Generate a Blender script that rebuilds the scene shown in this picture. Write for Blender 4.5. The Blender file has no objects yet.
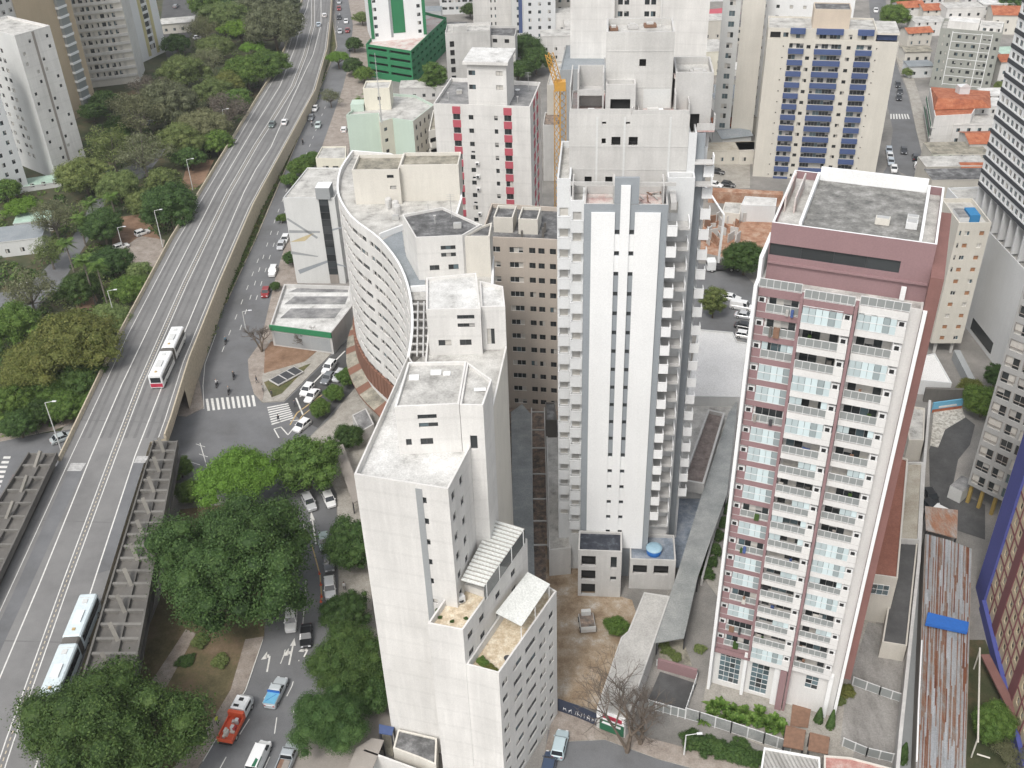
import bpy, math, random
from mathutils import Vector, Matrix
R = math.radians
rng = random.Random(7)
S = bpy.context.scene
COL = S.collection
# ---------------------------------------------------------------- camera
W, HGT, FOC, CAMZ = 1024, 768, 1033.08, 115.0
RX = Vector((0.9993894440644494, -0.01966708995775865, -0.028878100095817455))   # camera right in world axes
RD = Vector((-0.03493907687032706, -0.5625529882257002, -0.826022636703005))     # camera down
RF = Vector((0.0, 0.8265272778383835, -0.5628966681275271))                      # camera forward
cd = bpy.data.cameras.new('camera'); cam = bpy.data.objects.new('camera', cd); COL.objects.link(cam)
cam.matrix_world = Matrix(((RX.x, -RD.x, -RF.x, 0), (RX.y, -RD.y, -RF.y, 0), (RX.z, -RD.z, -RF.z, CAMZ), (0, 0, 0, 1)))
cd.sensor_fit = 'HORIZONTAL'; cd.sensor_width = 36; cd.lens = 36*FOC/W
cd.clip_start = 1; cd.clip_end = 6000
S.camera = cam
# ---------------------------------------------------------------- sky, sun, exposure
SUN_EL, SUN_AZ = R(54), R(206)       # azimuth clockwise from +Y (away from the camera)
w = bpy.data.worlds.new('World'); S.world = w; w.use_nodes = True
nt = w.node_tree; bg = nt.nodes['Background']
sky = nt.nodes.new('ShaderNodeTexSky'); sky.sky_type = 'NISHITA'; sky.sun_disc = False
sky.sun_elevation = SUN_EL; sky.sun_rotation = SUN_AZ
sky.air_density = 1.3; sky.dust_density = 4.0; sky.ozone_density = 1.0
hs = nt.nodes.new('ShaderNodeHueSaturation'); hs.inputs['Saturation'].default_value = .30   # thin overcast: a whiter sky
nt.links.new(sky.outputs[0], hs.inputs['Color']); nt.links.new(hs.outputs[0], bg.inputs[0]); bg.inputs[1].default_value = 0.15
sl = bpy.data.lights.new('sun', 'SUN'); so = bpy.data.objects.new('sun', sl); COL.objects.link(so)
sl.energy = 1.3; sl.angle = R(12); sl.color = (1, .965, .92)
sd = Vector((math.sin(SUN_AZ)*math.cos(SUN_EL), math.cos(SUN_AZ)*math.cos(SUN_EL), math.sin(SUN_EL)))
so.rotation_euler = (-sd).to_track_quat('-Z', 'Y').to_euler()
S.view_settings.view_transform = 'Standard'; S.view_settings.look = 'None'
S.view_settings.exposure = 0.42; S.view_settings.gamma = 1
S.cycles.max_bounces = 6; S.cycles.diffuse_bounces = 3; S.cycles.glossy_bounces = 2; S.cycles.transparent_max_bounces = 6

# ---------------------------------------------------------------- finding where things stand
def ray(px, py): return RX*(px-512) + RD*(py-384) + RF*FOC
def at(px, py, z=0.0):
    r = ray(px, py); t = (z-CAMZ)/r.z
    return Vector((r.x*t, r.y*t, z))
def at2(px, py, z=0.0): return at(px, py, z).to_2d()
def project(p):
    d = Vector(p)-Vector((0, 0, CAMZ)); f = d.dot(RF)
    return 512+FOC*d.dot(RX)/f, 384+FOC*d.dot(RD)/f, f
def onp(px, py, P0, u):
    """distance along u and height where the sight line meets the upright plane through P0"""
    r = ray(px, py); u = Vector(u).normalized(); n = Vector((u.y, -u.x)); P0 = Vector(P0)
    t = n.dot(P0)/(n.x*r.x+n.y*r.y)
    return (Vector((r.x*t, r.y*t))-P0).dot(u), r.z*t+CAMZ

# ---------------------------------------------------------------- materials
MAT = {}
def nodes(name):
    m = bpy.data.materials.new(name); m.use_nodes = True; MAT[name] = m
    return m, m.node_tree, m.node_tree.nodes['Principled BSDF']
def N(t, kind, **kw):
    n = t.nodes.new(kind)
    for k, v in kw.items(): setattr(n, k, v)
    return n
def ramp(t, fac, stops):
    r = N(t, 'ShaderNodeValToRGB'); e = r.color_ramp.elements
    e[0].position, e[0].color = stops[0][0], (*stops[0][1], 1); e[1].position, e[1].color = stops[-1][0], (*stops[-1][1], 1)
    for p, c in stops[1:-1]: x = e.new(p); x.color = (*c, 1)
    t.links.new(fac, r.inputs[0]); return r.outputs[0]
def noise(t, scale, detail=4, vec=None, rough=.6):
    n = N(t, 'ShaderNodeTexNoise'); n.inputs['Scale'].default_value = scale; n.inputs['Detail'].default_value = detail
    n.inputs['Roughness'].default_value = rough
    if vec is not None: t.links.new(vec, n.inputs['Vector'])
    return n.outputs['Fac']
def pos(t, sx=1, sy=1, sz=1):
    g = N(t, 'ShaderNodeNewGeometry'); m = N(t, 'ShaderNodeMapping'); m.inputs['Scale'].default_value = (sx, sy, sz)
    t.links.new(g.outputs['Position'], m.inputs[0]); return m.outputs[0]
def mul(t, col, fac, lo, hi, a=.35, b=.65):
    """multiply a colour by a grey between lo and hi driven by fac"""
    k = ramp(t, fac, [(a, (lo, lo, lo)), (b, (hi, hi, hi))])
    x = N(t, 'ShaderNodeMix', data_type='RGBA', blend_type='MULTIPLY'); x.inputs[0].default_value = 1
    t.links.new(col, x.inputs[6]); t.links.new(k, x.inputs[7]); return x.outputs[2]
def rgb(t, c):
    n = N(t, 'ShaderNodeRGB'); n.outputs[0].default_value = (*c, 1); return n.outputs[0]
def bump(t, b, h, s=.3, d=.05):
    n = N(t, 'ShaderNodeBump'); n.inputs['Strength'].default_value = s; n.inputs['Distance'].default_value = d
    t.links.new(h, n.inputs['Height']); t.links.new(n.outputs[0], b.inputs['Normal'])
def wall(name, c, dirt=.12, streak=.12, rough=.85, fine=6, slab=0):
    m, t, b = nodes(name); col = rgb(t, c)
    col = mul(t, col, noise(t, .16, 5, pos(t)), 1-dirt, 1, .3, .7)
    col = mul(t, col, noise(t, 1, 5, pos(t, .55, .55, .05)), 1-streak*.55, 1, .3, .7)
    col = mul(t, col, noise(t, 1, 3, pos(t, 2.2, 2.2, .22)), 1-streak*.25, 1, .5, .68)
    if slab:    # faint edge of each floor slab showing through the render
        w = N(t, 'ShaderNodeTexWave', bands_direction='Z'); w.inputs['Scale'].default_value = .314/2.9; w.inputs['Distortion'].default_value = .25; t.links.new(pos(t), w.inputs[0])
        col = mul(t, col, w.outputs['Fac'], 1-slab, 1, .01, .07)
    nf = noise(t, fine, 3, pos(t)); col = mul(t, col, nf, .94, 1.03)
    t.links.new(col, b.inputs['Base Color']); b.inputs['Roughness'].default_value = rough
    bump(t, b, nf, .15); return m
def blotch(name, stops, scale=.4, rough=.9, detail=7, fine=5, sx=1, sy=1, sz=1):
    m, t, b = nodes(name); n = noise(t, scale, detail, pos(t, sx, sy, sz), .68)
    col = ramp(t, n, stops); nf = noise(t, fine, 4, pos(t)); col = mul(t, col, nf, .82, 1.1)
    t.links.new(col, b.inputs['Base Color']); b.inputs['Roughness'].default_value = rough; bump(t, b, nf, .3); return m
def plain(name, c, rough=.5, metal=0, var=.06):
    m, t, b = nodes(name); col = mul(t, rgb(t, c), noise(t, 2.2, 4, pos(t)), 1-var, 1+var)
    t.links.new(col, b.inputs['Base Color']); b.inputs['Roughness'].default_value = rough; b.inputs['Metallic'].default_value = metal; return m
def g(v): return (v, v, v)
wall('white_paint', (.77, .755, .725), .16, .22, slab=.05); wall('clean_white', (.80, .805, .80), .06, .06)
wall('cream_paint', (.68, .65, .585), .1, .14); wall('beige_paint', (.55, .485, .42), .12, .12)
wall('yellow_cream', (.72, .69, .585), .1, .12); wall('sand_paint', (.64, .61, .54), .1, .12)
wall('grey_paint', (.29, .315, .335), .08, .06); wall('light_grey', (.63, .635, .62), .1, .1); wall('pale_grey', (.66, .67, .67), .08, .08)
wall('concrete', (.63, .62, .595), .22, .24, slab=.04); wall('balcony_white', (.71, .70, .68), .08, .12); wall('mid_grey', (.43, .43, .42), .14, .18); wall('dark_concrete', (.17, .16, .145), .35, .3); wall('pale_concrete', (.60, .59, .57), .2, .22)
wall('mint', (.50, .60, .52), .08, .1); wall('green_paint', (.028, .20, .085), .1, .1); wall('tan_paint', (.50, .37, .22), .1, .08)
wall('pink_paint', (.285, .18, .185), .08, .08); wall('red_paint', (.48, .10, .13), .08, .1); wall('brick_red', (.25, .125, .11), .2, .2)
wall('blue_paint', (.07, .105, .23), .1, .12); wall('violet', (.085, .10, .34), .1, .1); wall('maroon', (.23, .09, .095), .12, .1)
wall('greygreen', (.34, .35, .315), .12, .15); wall('ochre', (.64, .54, .38), .1, .1); wall('charcoal', (.055, .058, .066), .1, .1)
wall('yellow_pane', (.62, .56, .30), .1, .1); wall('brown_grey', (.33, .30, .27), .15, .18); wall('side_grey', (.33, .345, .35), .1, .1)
blotch('roof_grey', [(.3, g(.10)), (.5, g(.22)), (.7, (.36, .355, .34))], .35)
blotch('roof_dark', [(.3, g(.05)), (.5, g(.12)), (.72, g(.30))], .5)
blotch('roof_slab', [(.32, (.10, .10, .095)), (.5, (.2, .197, .185)), (.66, (.33, .325, .31))], .7)
blotch('roof_pale', [(.3, (.22, .215, .2)), (.46, (.42, .41, .385)), (.6, (.53, .52, .49)), (.75, (.62, .61, .58))], .4)
blotch('roof_white', [(.3, (.30, .295, .28)), (.44, (.52, .515, .495)), (.6, (.66, .655, .635)), (.75, (.74, .735, .72))], .32)
blotch('roof_bluegrey', [(.3, (.20, .225, .24)), (.7, (.29, .31, .325))], .2)
blotch('roof_moss', [(.3, (.10, .095, .08)), (.5, (.27, .25, .20)), (.7, (.42, .39, .32))], .5)
blotch('roof_green', [(.3, (.30, .42, .34)), (.7, (.45, .58, .49))], .5)
blotch('tile_sandy', [(.35, (.44, .35, .24)), (.5, (.58, .49, .36)), (.62, (.68, .62, .5))], 1.3)
blotch('terrace_pink', [(.36, (.46, .30, .28)), (.48, (.55, .46, .43)), (.6, (.56, .54, .51))], .35)
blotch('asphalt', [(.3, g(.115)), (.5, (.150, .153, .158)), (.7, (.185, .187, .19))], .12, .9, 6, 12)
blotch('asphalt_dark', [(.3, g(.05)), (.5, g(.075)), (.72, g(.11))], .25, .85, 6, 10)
blotch('deck_asphalt', [(.3, (.145, .143, .14)), (.5, (.19, .187, .183)), (.7, (.225, .222, .215))], .1, .9, 6, 12)
blotch('pavement', [(.3, (.24, .225, .20)), (.5, (.33, .31, .275)), (.7, (.40, .38, .34))], .5)
blotch('pave_tan', [(.3, (.20, .165, .14)), (.5, (.29, .25, .215)), (.7, (.36, .32, .285))], .5)
blotch('city_ground', [(.3, (.14, .135, .125)), (.5, (.22, .21, .195)), (.7, (.32, .30, .275))], .09)
blotch('park_soil', [(.35, (.03, .045, .015)), (.55, (.06, .062, .028)), (.72, (.14, .09, .055))], .15)
blotch('red_earth', [(.3, (.13, .075, .045)), (.5, (.22, .135, .085)), (.7, (.30, .20, .14))], .3)
blotch('bank_earth', [(.3, (.06, .055, .025)), (.48, (.12, .10, .05)), (.62, (.17, .12, .075)), (.75, (.22, .165, .11))], .22)
plain('road_worn', (.40, .395, .385), .85, 0, .2); blotch('tyre_wear', [(.3, (.125, .124, .122)), (.7, (.175, .172, .168))], .5, .85, 6, 12)
blotch('site_earth', [(.3, (.17, .115, .075)), (.46, (.30, .225, .15)), (.56, (.38, .31, .235)), (.68, (.50, .46, .41))], .3)
blotch('grass', [(.3, (.045, .06, .018)), (.5, (.10, .10, .04)), (.7, (.17, .14, .07))], .5)
blotch('rubble', [(.3, (.06, .055, .05)), (.45, (.17, .145, .125)), (.58, (.30, .22, .17)), (.75, (.42, .40, .37))], .9)
blotch('red_tile', [(.3, (.22, .065, .035)), (.5, (.36, .115, .055)), (.7, (.46, .20, .11))], .6)
blotch('site_orange', [(.3, (.20, .10, .06)), (.48, (.34, .185, .115)), (.66, (.46, .34, .26))], .5)
blotch('tarp_dark', [(.3, (.012, .014, .02)), (.5, (.03, .035, .05)), (.75, (.16, .18, .20))], .9, .5, 7, 5, 1, 1, 1)
blotch('deck_blue', [(.3, (.10, .125, .16)), (.5, (.20, .235, .28)), (.72, (.36, .38, .41))], .5, .6)
blotch('mesh_grey', [(.3, (.22, .24, .245)), (.55, (.31, .33, .335)), (.75, (.42, .43, .43))], .3)
blotch('canopy', [(.3, (.56, .57, .54)), (.6, (.68, .69, .66)), (.75, (.60, .57, .48))], .35)
def sheet(name, cols, per, axis, rough=.55):
    """corrugated sheet: bands across axis (an angle), rust by noise"""
    m, t, b = nodes(name); gg = N(t, 'ShaderNodeNewGeometry'); mp = N(t, 'ShaderNodeMapping'); mp.inputs['Rotation'].default_value = (0, 0, -axis)
    t.links.new(gg.outputs['Position'], mp.inputs[0])
    wv = N(t, 'ShaderNodeTexWave'); wv.wave_profile = 'SIN'; wv.inputs['Scale'].default_value = .314/per*1.0; wv.inputs['Distortion'].default_value = 0
    t.links.new(mp.outputs[0], wv.inputs[0])
    m2 = N(t, 'ShaderNodeMapping'); m2.inputs['Scale'].default_value = (1.1, .10, 1); t.links.new(mp.outputs[0], m2.inputs[0])
    col = ramp(t, noise(t, .9, 5, m2.outputs[0], .7), cols); col = mul(t, col, noise(t, 3, 4), .85, 1.08)
    t.links.new(col, b.inputs['Base Color']); b.inputs['Roughness'].default_value = rough
    bump(t, b, wv.outputs['Fac'], .8, .15); return m
def glass(name, c, rough=.08, spec=.6):
    m, t, b = nodes(name); i = N(t, 'ShaderNodeNewGeometry')
    col = mul(t, rgb(t, c), i.outputs['Random Per Island'], .5, 1.5, 0, 1)
    t.links.new(col, b.inputs['Base Color']); b.inputs['Roughness'].default_value = rough; b.inputs['Specular IOR Level'].default_value = spec; return m
glass('glass', (.035, .04, .042)); glass('glass_blue', (.10, .14, .155)); glass('glass_dark', (.018, .019, .02), .15, .4)
glass('screen_glass', (.40, .47, .48), .12, .6); glass('car_glass', (.02, .024, .028), .05, .6)
plain('curtain', (.52, .50, .46), .8); plain('shutter', (.40, .39, .37), .6); plain('alu', (.45, .45, .44), .45, .2); plain('white_metal', (.66, .665, .66), .4)
plain('dark_metal', (.07, .07, .075), .5, .3); plain('road_white', (.62, .61, .58), .8, 0, .12); plain('road_yellow', (.45, .33, .16), .8, 0, .1)
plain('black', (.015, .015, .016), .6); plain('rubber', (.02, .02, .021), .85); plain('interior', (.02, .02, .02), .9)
plain('tank_blue', (.02, .12, .38), .4); plain('tarp_blue', (.025, .13, .45), .5); plain('sky_tarp', (.14, .38, .55), .5); plain('tank_lid', (.30, .45, .54), .5); plain('wood', (.20, .115, .075), .7, 0, .15); plain('rail_beige', (.47, .41, .31), .85, 0, .15)
plain('crane_yellow', (.55, .30, .06), .5); plain('orange', (.62, .10, .04), .5); plain('sign_red', (.4, .03, .06), .5); plain('sign_green', (.02, .12, .06), .5); plain('sign_white', (.8, .8, .8), .5)
plain('lamp_glow', (.7, .7, .72), .3); plain('skin', (.36, .22, .15), .6); plain('cloth_dark', (.03, .03, .04), .9); plain('cloth_red', (.35, .04, .04), .9); plain('cloth_white', (.7, .7, .7), .9); plain('cloth_blue', (.06, .1, .25), .9)
plain('tail_red', (.35, .01, .01), .3); plain('headlamp', (.75, .76, .78), .15); plain('yellow_van', (.6, .5, .05), .5)
def tint(name, rough, metal=0, coat=0):
    m, t, b = nodes(name); o = N(t, 'ShaderNodeObjectInfo'); t.links.new(o.outputs['Color'], b.inputs['Base Color'])
    b.inputs['Roughness'].default_value = rough; b.inputs['Metallic'].default_value = metal; b.inputs['Coat Weight'].default_value = coat
tint('car_paint', .3, .1, .6); tint('any_cloth', .9)
def bark(name, c):
    blotch(name, [(.3, tuple(x*.5 for x in c)), (.7, c)], 1.4)
bark('bark', (.16, .125, .095)); bark('bark_grey', (.24, .21, .18))
def leaf(name, a, b_, c):
    m, t, b = nodes(name); i = N(t, 'ShaderNodeNewGeometry')
    n1 = noise(t, .55, 3, pos(t), .5); mx = N(t, 'ShaderNodeMath', operation='MULTIPLY_ADD'); mx.inputs[1].default_value = .45; t.links.new(i.outputs['Random Per Island'], mx.inputs[0])
    m2 = N(t, 'ShaderNodeMath', operation='MULTIPLY'); m2.inputs[1].default_value = .62; t.links.new(n1, m2.inputs[0]); t.links.new(m2.outputs[0], mx.inputs[2])
    o = N(t, 'ShaderNodeObjectInfo')
    col = ramp(t, mx.outputs[0], [(.18, a), (.48, b_), (.82, c)])
    x = N(t, 'ShaderNodeMix', data_type='RGBA', blend_type='MULTIPLY'); x.inputs[0].default_value = 1
    t.links.new(col, x.inputs[6]); t.links.new(o.outputs['Color'], x.inputs[7])
    t.links.new(x.outputs[2], b.inputs['Base Color']); b.inputs['Roughness'].default_value = .6
    b.inputs['Specular IOR Level'].default_value = .25
    tr = N(t, 'ShaderNodeBsdfTranslucent'); t.links.new(x.outputs[2], tr.inputs[0]); ms = N(t, 'ShaderNodeMixShader'); ms.inputs[0].default_value = .25
    t.links.new(b.outputs[0], ms.inputs[1]); t.links.new(tr.outputs[0], ms.inputs[2]); t.links.new(ms.outputs[0], t.nodes['Material Output'].inputs[0])
leaf('leaf_deep', (0.027, 0.055, 0.016), (0.054, 0.105, 0.028), (0.102, 0.165, 0.046))
leaf('leaf_mid', (0.043, 0.091, 0.018), (0.095, 0.168, 0.034), (0.175, 0.262, 0.063))
leaf('leaf_bright', (0.085, 0.161, 0.022), (0.135, 0.241, 0.032), (0.200, 0.333, 0.054))
leaf('leaf_olive', (0.075, 0.110, 0.033), (0.143, 0.192, 0.061), (0.243, 0.283, 0.103))
leaf('leaf_gold', (0.085, 0.106, 0.024), (0.145, 0.166, 0.042), (0.230, 0.224, 0.065))
leaf('leaf_grey', (0.081, 0.094, 0.046), (0.144, 0.160, 0.083), (0.218, 0.231, 0.138))
leaf('leaf_fresh', (.04, .09, .015), (.09, .17, .03), (.19, .28, .07))
leaf('leaf_red', (.14, .05, .03), (.2, .07, .04), (.26, .1, .06))
leaf('leaf_twig', (.08, .068, .055), (.14, .12, .095), (.20, .17, .14))

# ---------------------------------------------------------------- meshes
class MB:
    def __init__(s): s.v = []; s.f = []; s.m = []; s.mats = []
    def mi(s, mat):
        if mat not in s.mats: s.mats.append(mat)
        return s.mats.index(mat)
    def poly(s, pts, mat):
        n = len(s.v); s.v.extend(tuple(p) for p in pts); s.f.append(tuple(range(n, n+len(pts)))); s.m.append(s.mi(mat))
    def hexa(s, p, mat, top=None):
        """p: bottom four (counter-clockwise from above), then top four"""
        n = len(s.v); s.v.extend(tuple(q) for q in p); k = s.mi(mat); kt = k if top is None else s.mi(top)
        for i, f in enumerate(((3, 2, 1, 0), (4, 5, 6, 7), (0, 1, 5, 4), (1, 2, 6, 5), (2, 3, 7, 6), (3, 0, 4, 7))):
            s.f.append(tuple(n+x for x in f)); s.m.append(kt if i == 1 else k)
    def box(s, x0, x1, y0, y1, z0, z1, mat, top=None):
        s.hexa([(x0, y0, z0), (x1, y0, z0), (x1, y1, z0), (x0, y1, z0), (x0, y0, z1), (x1, y0, z1), (x1, y1, z1), (x0, y1, z1)], mat, top)
    def prism(s, pts, z0, z1, mat, top=None, bottom=True):
        pts = [tuple(p)[:2] for p in pts]; n = len(pts)
        for i in range(n):
            a, b = pts[i], pts[(i+1) % n]
            s.poly([(*a, z0), (*b, z0), (*b, z1), (*a, z1)], mat)
        s.poly([(*p, z1) for p in pts], top or mat)
        if bottom: s.poly([(*p, z0) for p in reversed(pts)], mat)
    def bar(s, p, q, w, h, mat, up=(0, 0, 1)):
        """box beam from p to q, w across, h along up"""
        p, q = Vector(p), Vector(q); d = (q-p).normalized(); up = Vector(up); x = d.cross(up)
        if x.length < 1e-4: x = d.cross(Vector((1, 0, 0)))
        x.normalize(); y = x.cross(d); x *= w/2; y *= h/2
        s.hexa([p-x-y, p+x-y, q+x-y, q-x-y, p-x+y, p+x+y, q+x+y, q-x+y], mat)
    def tube(s, p, q, r, mat, n=8, r2=None, cap=True):
        p, q = Vector(p), Vector(q); r2 = r if r2 is None else r2; d = (q-p).normalized()
        x = d.orthogonal().normalized(); y = d.cross(x); k0 = len(s.v); k = s.mi(mat)
        for c, rr in ((p, r), (q, r2)):
            for i in range(n):
                a = 2*math.pi*i/n; s.v.append(tuple(c+x*math.cos(a)*rr+y*math.sin(a)*rr))
        for i in range(n):
            j = (i+1) % n; s.f.append((k0+i, k0+j, k0+n+j, k0+n+i)); s.m.append(k)
        if cap:
            s.f.append(tuple(k0+n+i for i in range(n))); s.m.append(k); s.f.append(tuple(k0+i for i in reversed(range(n)))); s.m.append(k)
    def lathe(s, c, prof, mat, n=12):
        """prof: (radius, z) pairs upward, c: centre"""
        k0 = len(s.v); k = s.mi(mat); c = Vector(c)
        for r, z in prof:
            for i in range(n):
                a = 2*math.pi*i/n; s.v.append((c.x+r*math.cos(a), c.y+r*math.sin(a), c.z+z))
        for j in range(len(prof)-1):
            for i in range(n):
                b = (i+1) % n; s.f.append((k0+j*n+i, k0+j*n+b, k0+j*n+n+b, k0+j*n+n+i)); s.m.append(k)
        s.f.append(tuple(k0+(len(prof)-1)*n+i for i in range(n))); s.m.append(k)
    def merge(s, o, M):
        n = len(s.v); s.v.extend(tuple(M @ Vector(p)) for p in o.v); idx = [s.mi(x) for x in o.mats]
        s.f.extend(tuple(n+i for i in f) for f in o.f); s.m.extend(idx[i] for i in o.m)
    def mesh(s, name, off=None, smooth=False):
        me = bpy.data.meshes.new(name)
        v = s.v if off is None else [(p[0]-off[0], p[1]-off[1], p[2]-off[2]) for p in s.v]
        me.from_pydata(v, [], s.f)
        for m in s.mats: me.materials.append(MAT[m])
        me.polygons.foreach_set('material_index', s.m)
        if smooth: me.polygons.foreach_set('use_smooth', [True]*len(s.f))
        me.update(); return me
    def build(s, name, parent=None, off=None, smooth=False):
        if off is None and parent is not None: off = wloc(parent)
        o = bpy.data.objects.new(name, s.mesh(name, off, smooth)); COL.objects.link(o); o.parent = parent
        return o
def wloc(o):
    v = Vector((0, 0, 0))
    while o is not None: v = v+o.location; o = o.parent
    return v
def tag(o, label, cat, group=None, kind=None):
    if label: o['label'] = label
    if cat: o['category'] = cat
    if group: o['group'] = group
    if kind: o['kind'] = kind
    return o
def thing(name, label, cat, loc=(0, 0, 0), rz=0, group=None):
    o = bpy.data.objects.new(name, None); COL.objects.link(o); o.location = loc; o.rotation_euler = (0, 0, rz); o.empty_display_size = .5
    return tag(o, label, cat, group)
def structure(name, mb, kind='structure', label=None, cat=None):
    o = mb.build(name); o['kind'] = kind
    return tag(o, label, cat)
def inst(name, mesh, parent, loc, rz=0, color=None):
    o = bpy.data.objects.new(name, mesh); COL.objects.link(o); o.parent = parent; o.location = loc
    if rz: o.rotation_euler = (0, 0, rz)
    if color: o.color = (*color, 1)
    return o
KIDS = {}
def copy_tree(o, parent=None):
    c = o.copy(); COL.objects.link(c)
    if parent is not None: c.parent = parent
    for ch in list(o.children): copy_tree(ch, c)
    return c

# ---------------------------------------------------------------- windows
WIN = {}
def window_mb(w, h, style, r):
    m = MB(); f = .05
    fr = {'slide': 'alu', 'white': 'white_metal', 'dark': 'dark_metal', 'grid': 'white_metal', 'hole': None, 'rib': 'dark_metal', 'band': 'dark_metal', 'pale': 'white_metal', 'brown': 'dark_metal'}[style]
    if style == 'hole':
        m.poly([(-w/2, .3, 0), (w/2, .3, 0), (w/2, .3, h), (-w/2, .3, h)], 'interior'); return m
    if style in ('rib', 'band'): f = .03
    nx = max(1, round(w/(.85 if style != 'band' else 3.0))) if style != 'grid' else max(2, round(w/.7)); nz = 1 if style != 'grid' else max(2, round(h/.9))
    if style in ('slide', 'white', 'brown') and w > .9: nx = max(2, nx)
    for i in range(nx):
        for j in range(nz):
            x0 = -w/2+w*i/nx; x1 = -w/2+w*(i+1)/nx; z0 = h*j/nz; z1 = h*(j+1)/nz; y = .01 if i % 2 else .03
            q = r.random(); mat = 'glass'
            if style in ('slide', 'white', 'brown'):
                mat = 'curtain' if q < .22 else 'glass_blue' if q < .35 else 'glass'
                if q > .84: # half-drawn blind
                    zb = z0+(z1-z0)*r.uniform(.3, .7); m.poly([(x0, y-.004, zb), (x1, y-.004, zb), (x1, y-.004, z1), (x0, y-.004, z1)], 'shutter')
            elif style == 'pale': mat = 'curtain' if q < .6 else 'shutter'
            elif style == 'band': mat = 'glass'
            elif style == 'grid': mat = 'glass_blue' if q < .75 else 'glass'
            elif style == 'rib': mat = 'shutter' if q < .2 else 'glass_blue' if q < .3 else 'glass'
            m.poly([(x0, y, z0), (x1, y, z0), (x1, y, z1), (x0, y, z1)], mat)
    for i in range(nx+1):
        x = -w/2+w*i/nx; m.box(x-f/2, x+f/2, -.03, .05, 0, h, fr)
    for j in range(nz+1):
        z = h*j/nz; m.box(-w/2, w/2, -.032, .048, z-f/2, z+f/2, fr)
    return m
def window_mesh(w, h, style, var):
    k = (round(w, 2), round(h, 2), style, var)
    if k not in WIN:
        b = window_mb(w, h, style, random.Random(hash((k[0], k[1], var)) & 0xffff)); WIN[k] = (b, b.mesh('window'))
    return WIN[k]
NVAR = 6

# ---------------------------------------------------------------- buildings
def facade(mb, a, b, z0, z1, ops, mat, depth=.18, reveal=None):
    """wall from a to b (outside on the right hand), with holes ops = (u0,u1,w0,w1,...)"""
    a, b = Vector(a).to_2d(), Vector(b).to_2d(); L = (b-a).length; u = (b-a)/L; n = Vector((u.y, -u.x))
    def P(s, z, d=0): q = a+u*s-n*d; return (q.x, q.y, z)
    us = sorted({0, L, *[max(0, min(L, o[0])) for o in ops], *[max(0, min(L, o[1])) for o in ops]})
    for i in range(len(us)-1):
        s0, s1 = us[i], us[i+1]
        if s1-s0 < 1e-4: continue
        m = (s0+s1)/2; cov = sorted((o[2], o[3]) for o in ops if o[0] < m < o[1]); z = z0
        for c0, c1 in cov:
            if c0 > z+1e-4: mb.poly([P(s0, z), P(s1, z), P(s1, c0), P(s0, c0)], mat)
            z = max(z, c1)
        if z < z1-1e-4: mb.poly([P(s0, z), P(s1, z), P(s1, z1), P(s0, z1)], mat)
    rv = reveal or mat
    for o in ops:
        s0, s1, c0, c1 = o[:4]
        mb.poly([P(s0, c0), P(s1, c0), P(s1, c0, depth), P(s0, c0, depth)], rv); mb.poly([P(s0, c1, depth), P(s1, c1, depth), P(s1, c1), P(s0, c1)], rv)
        mb.poly([P(s0, c0), P(s0, c0, depth), P(s0, c1, depth), P(s0, c1)], rv); mb.poly([P(s1, c0, depth), P(s1, c0), P(s1, c1), P(s1, c1, depth)], rv)
    return a, u, n
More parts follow.
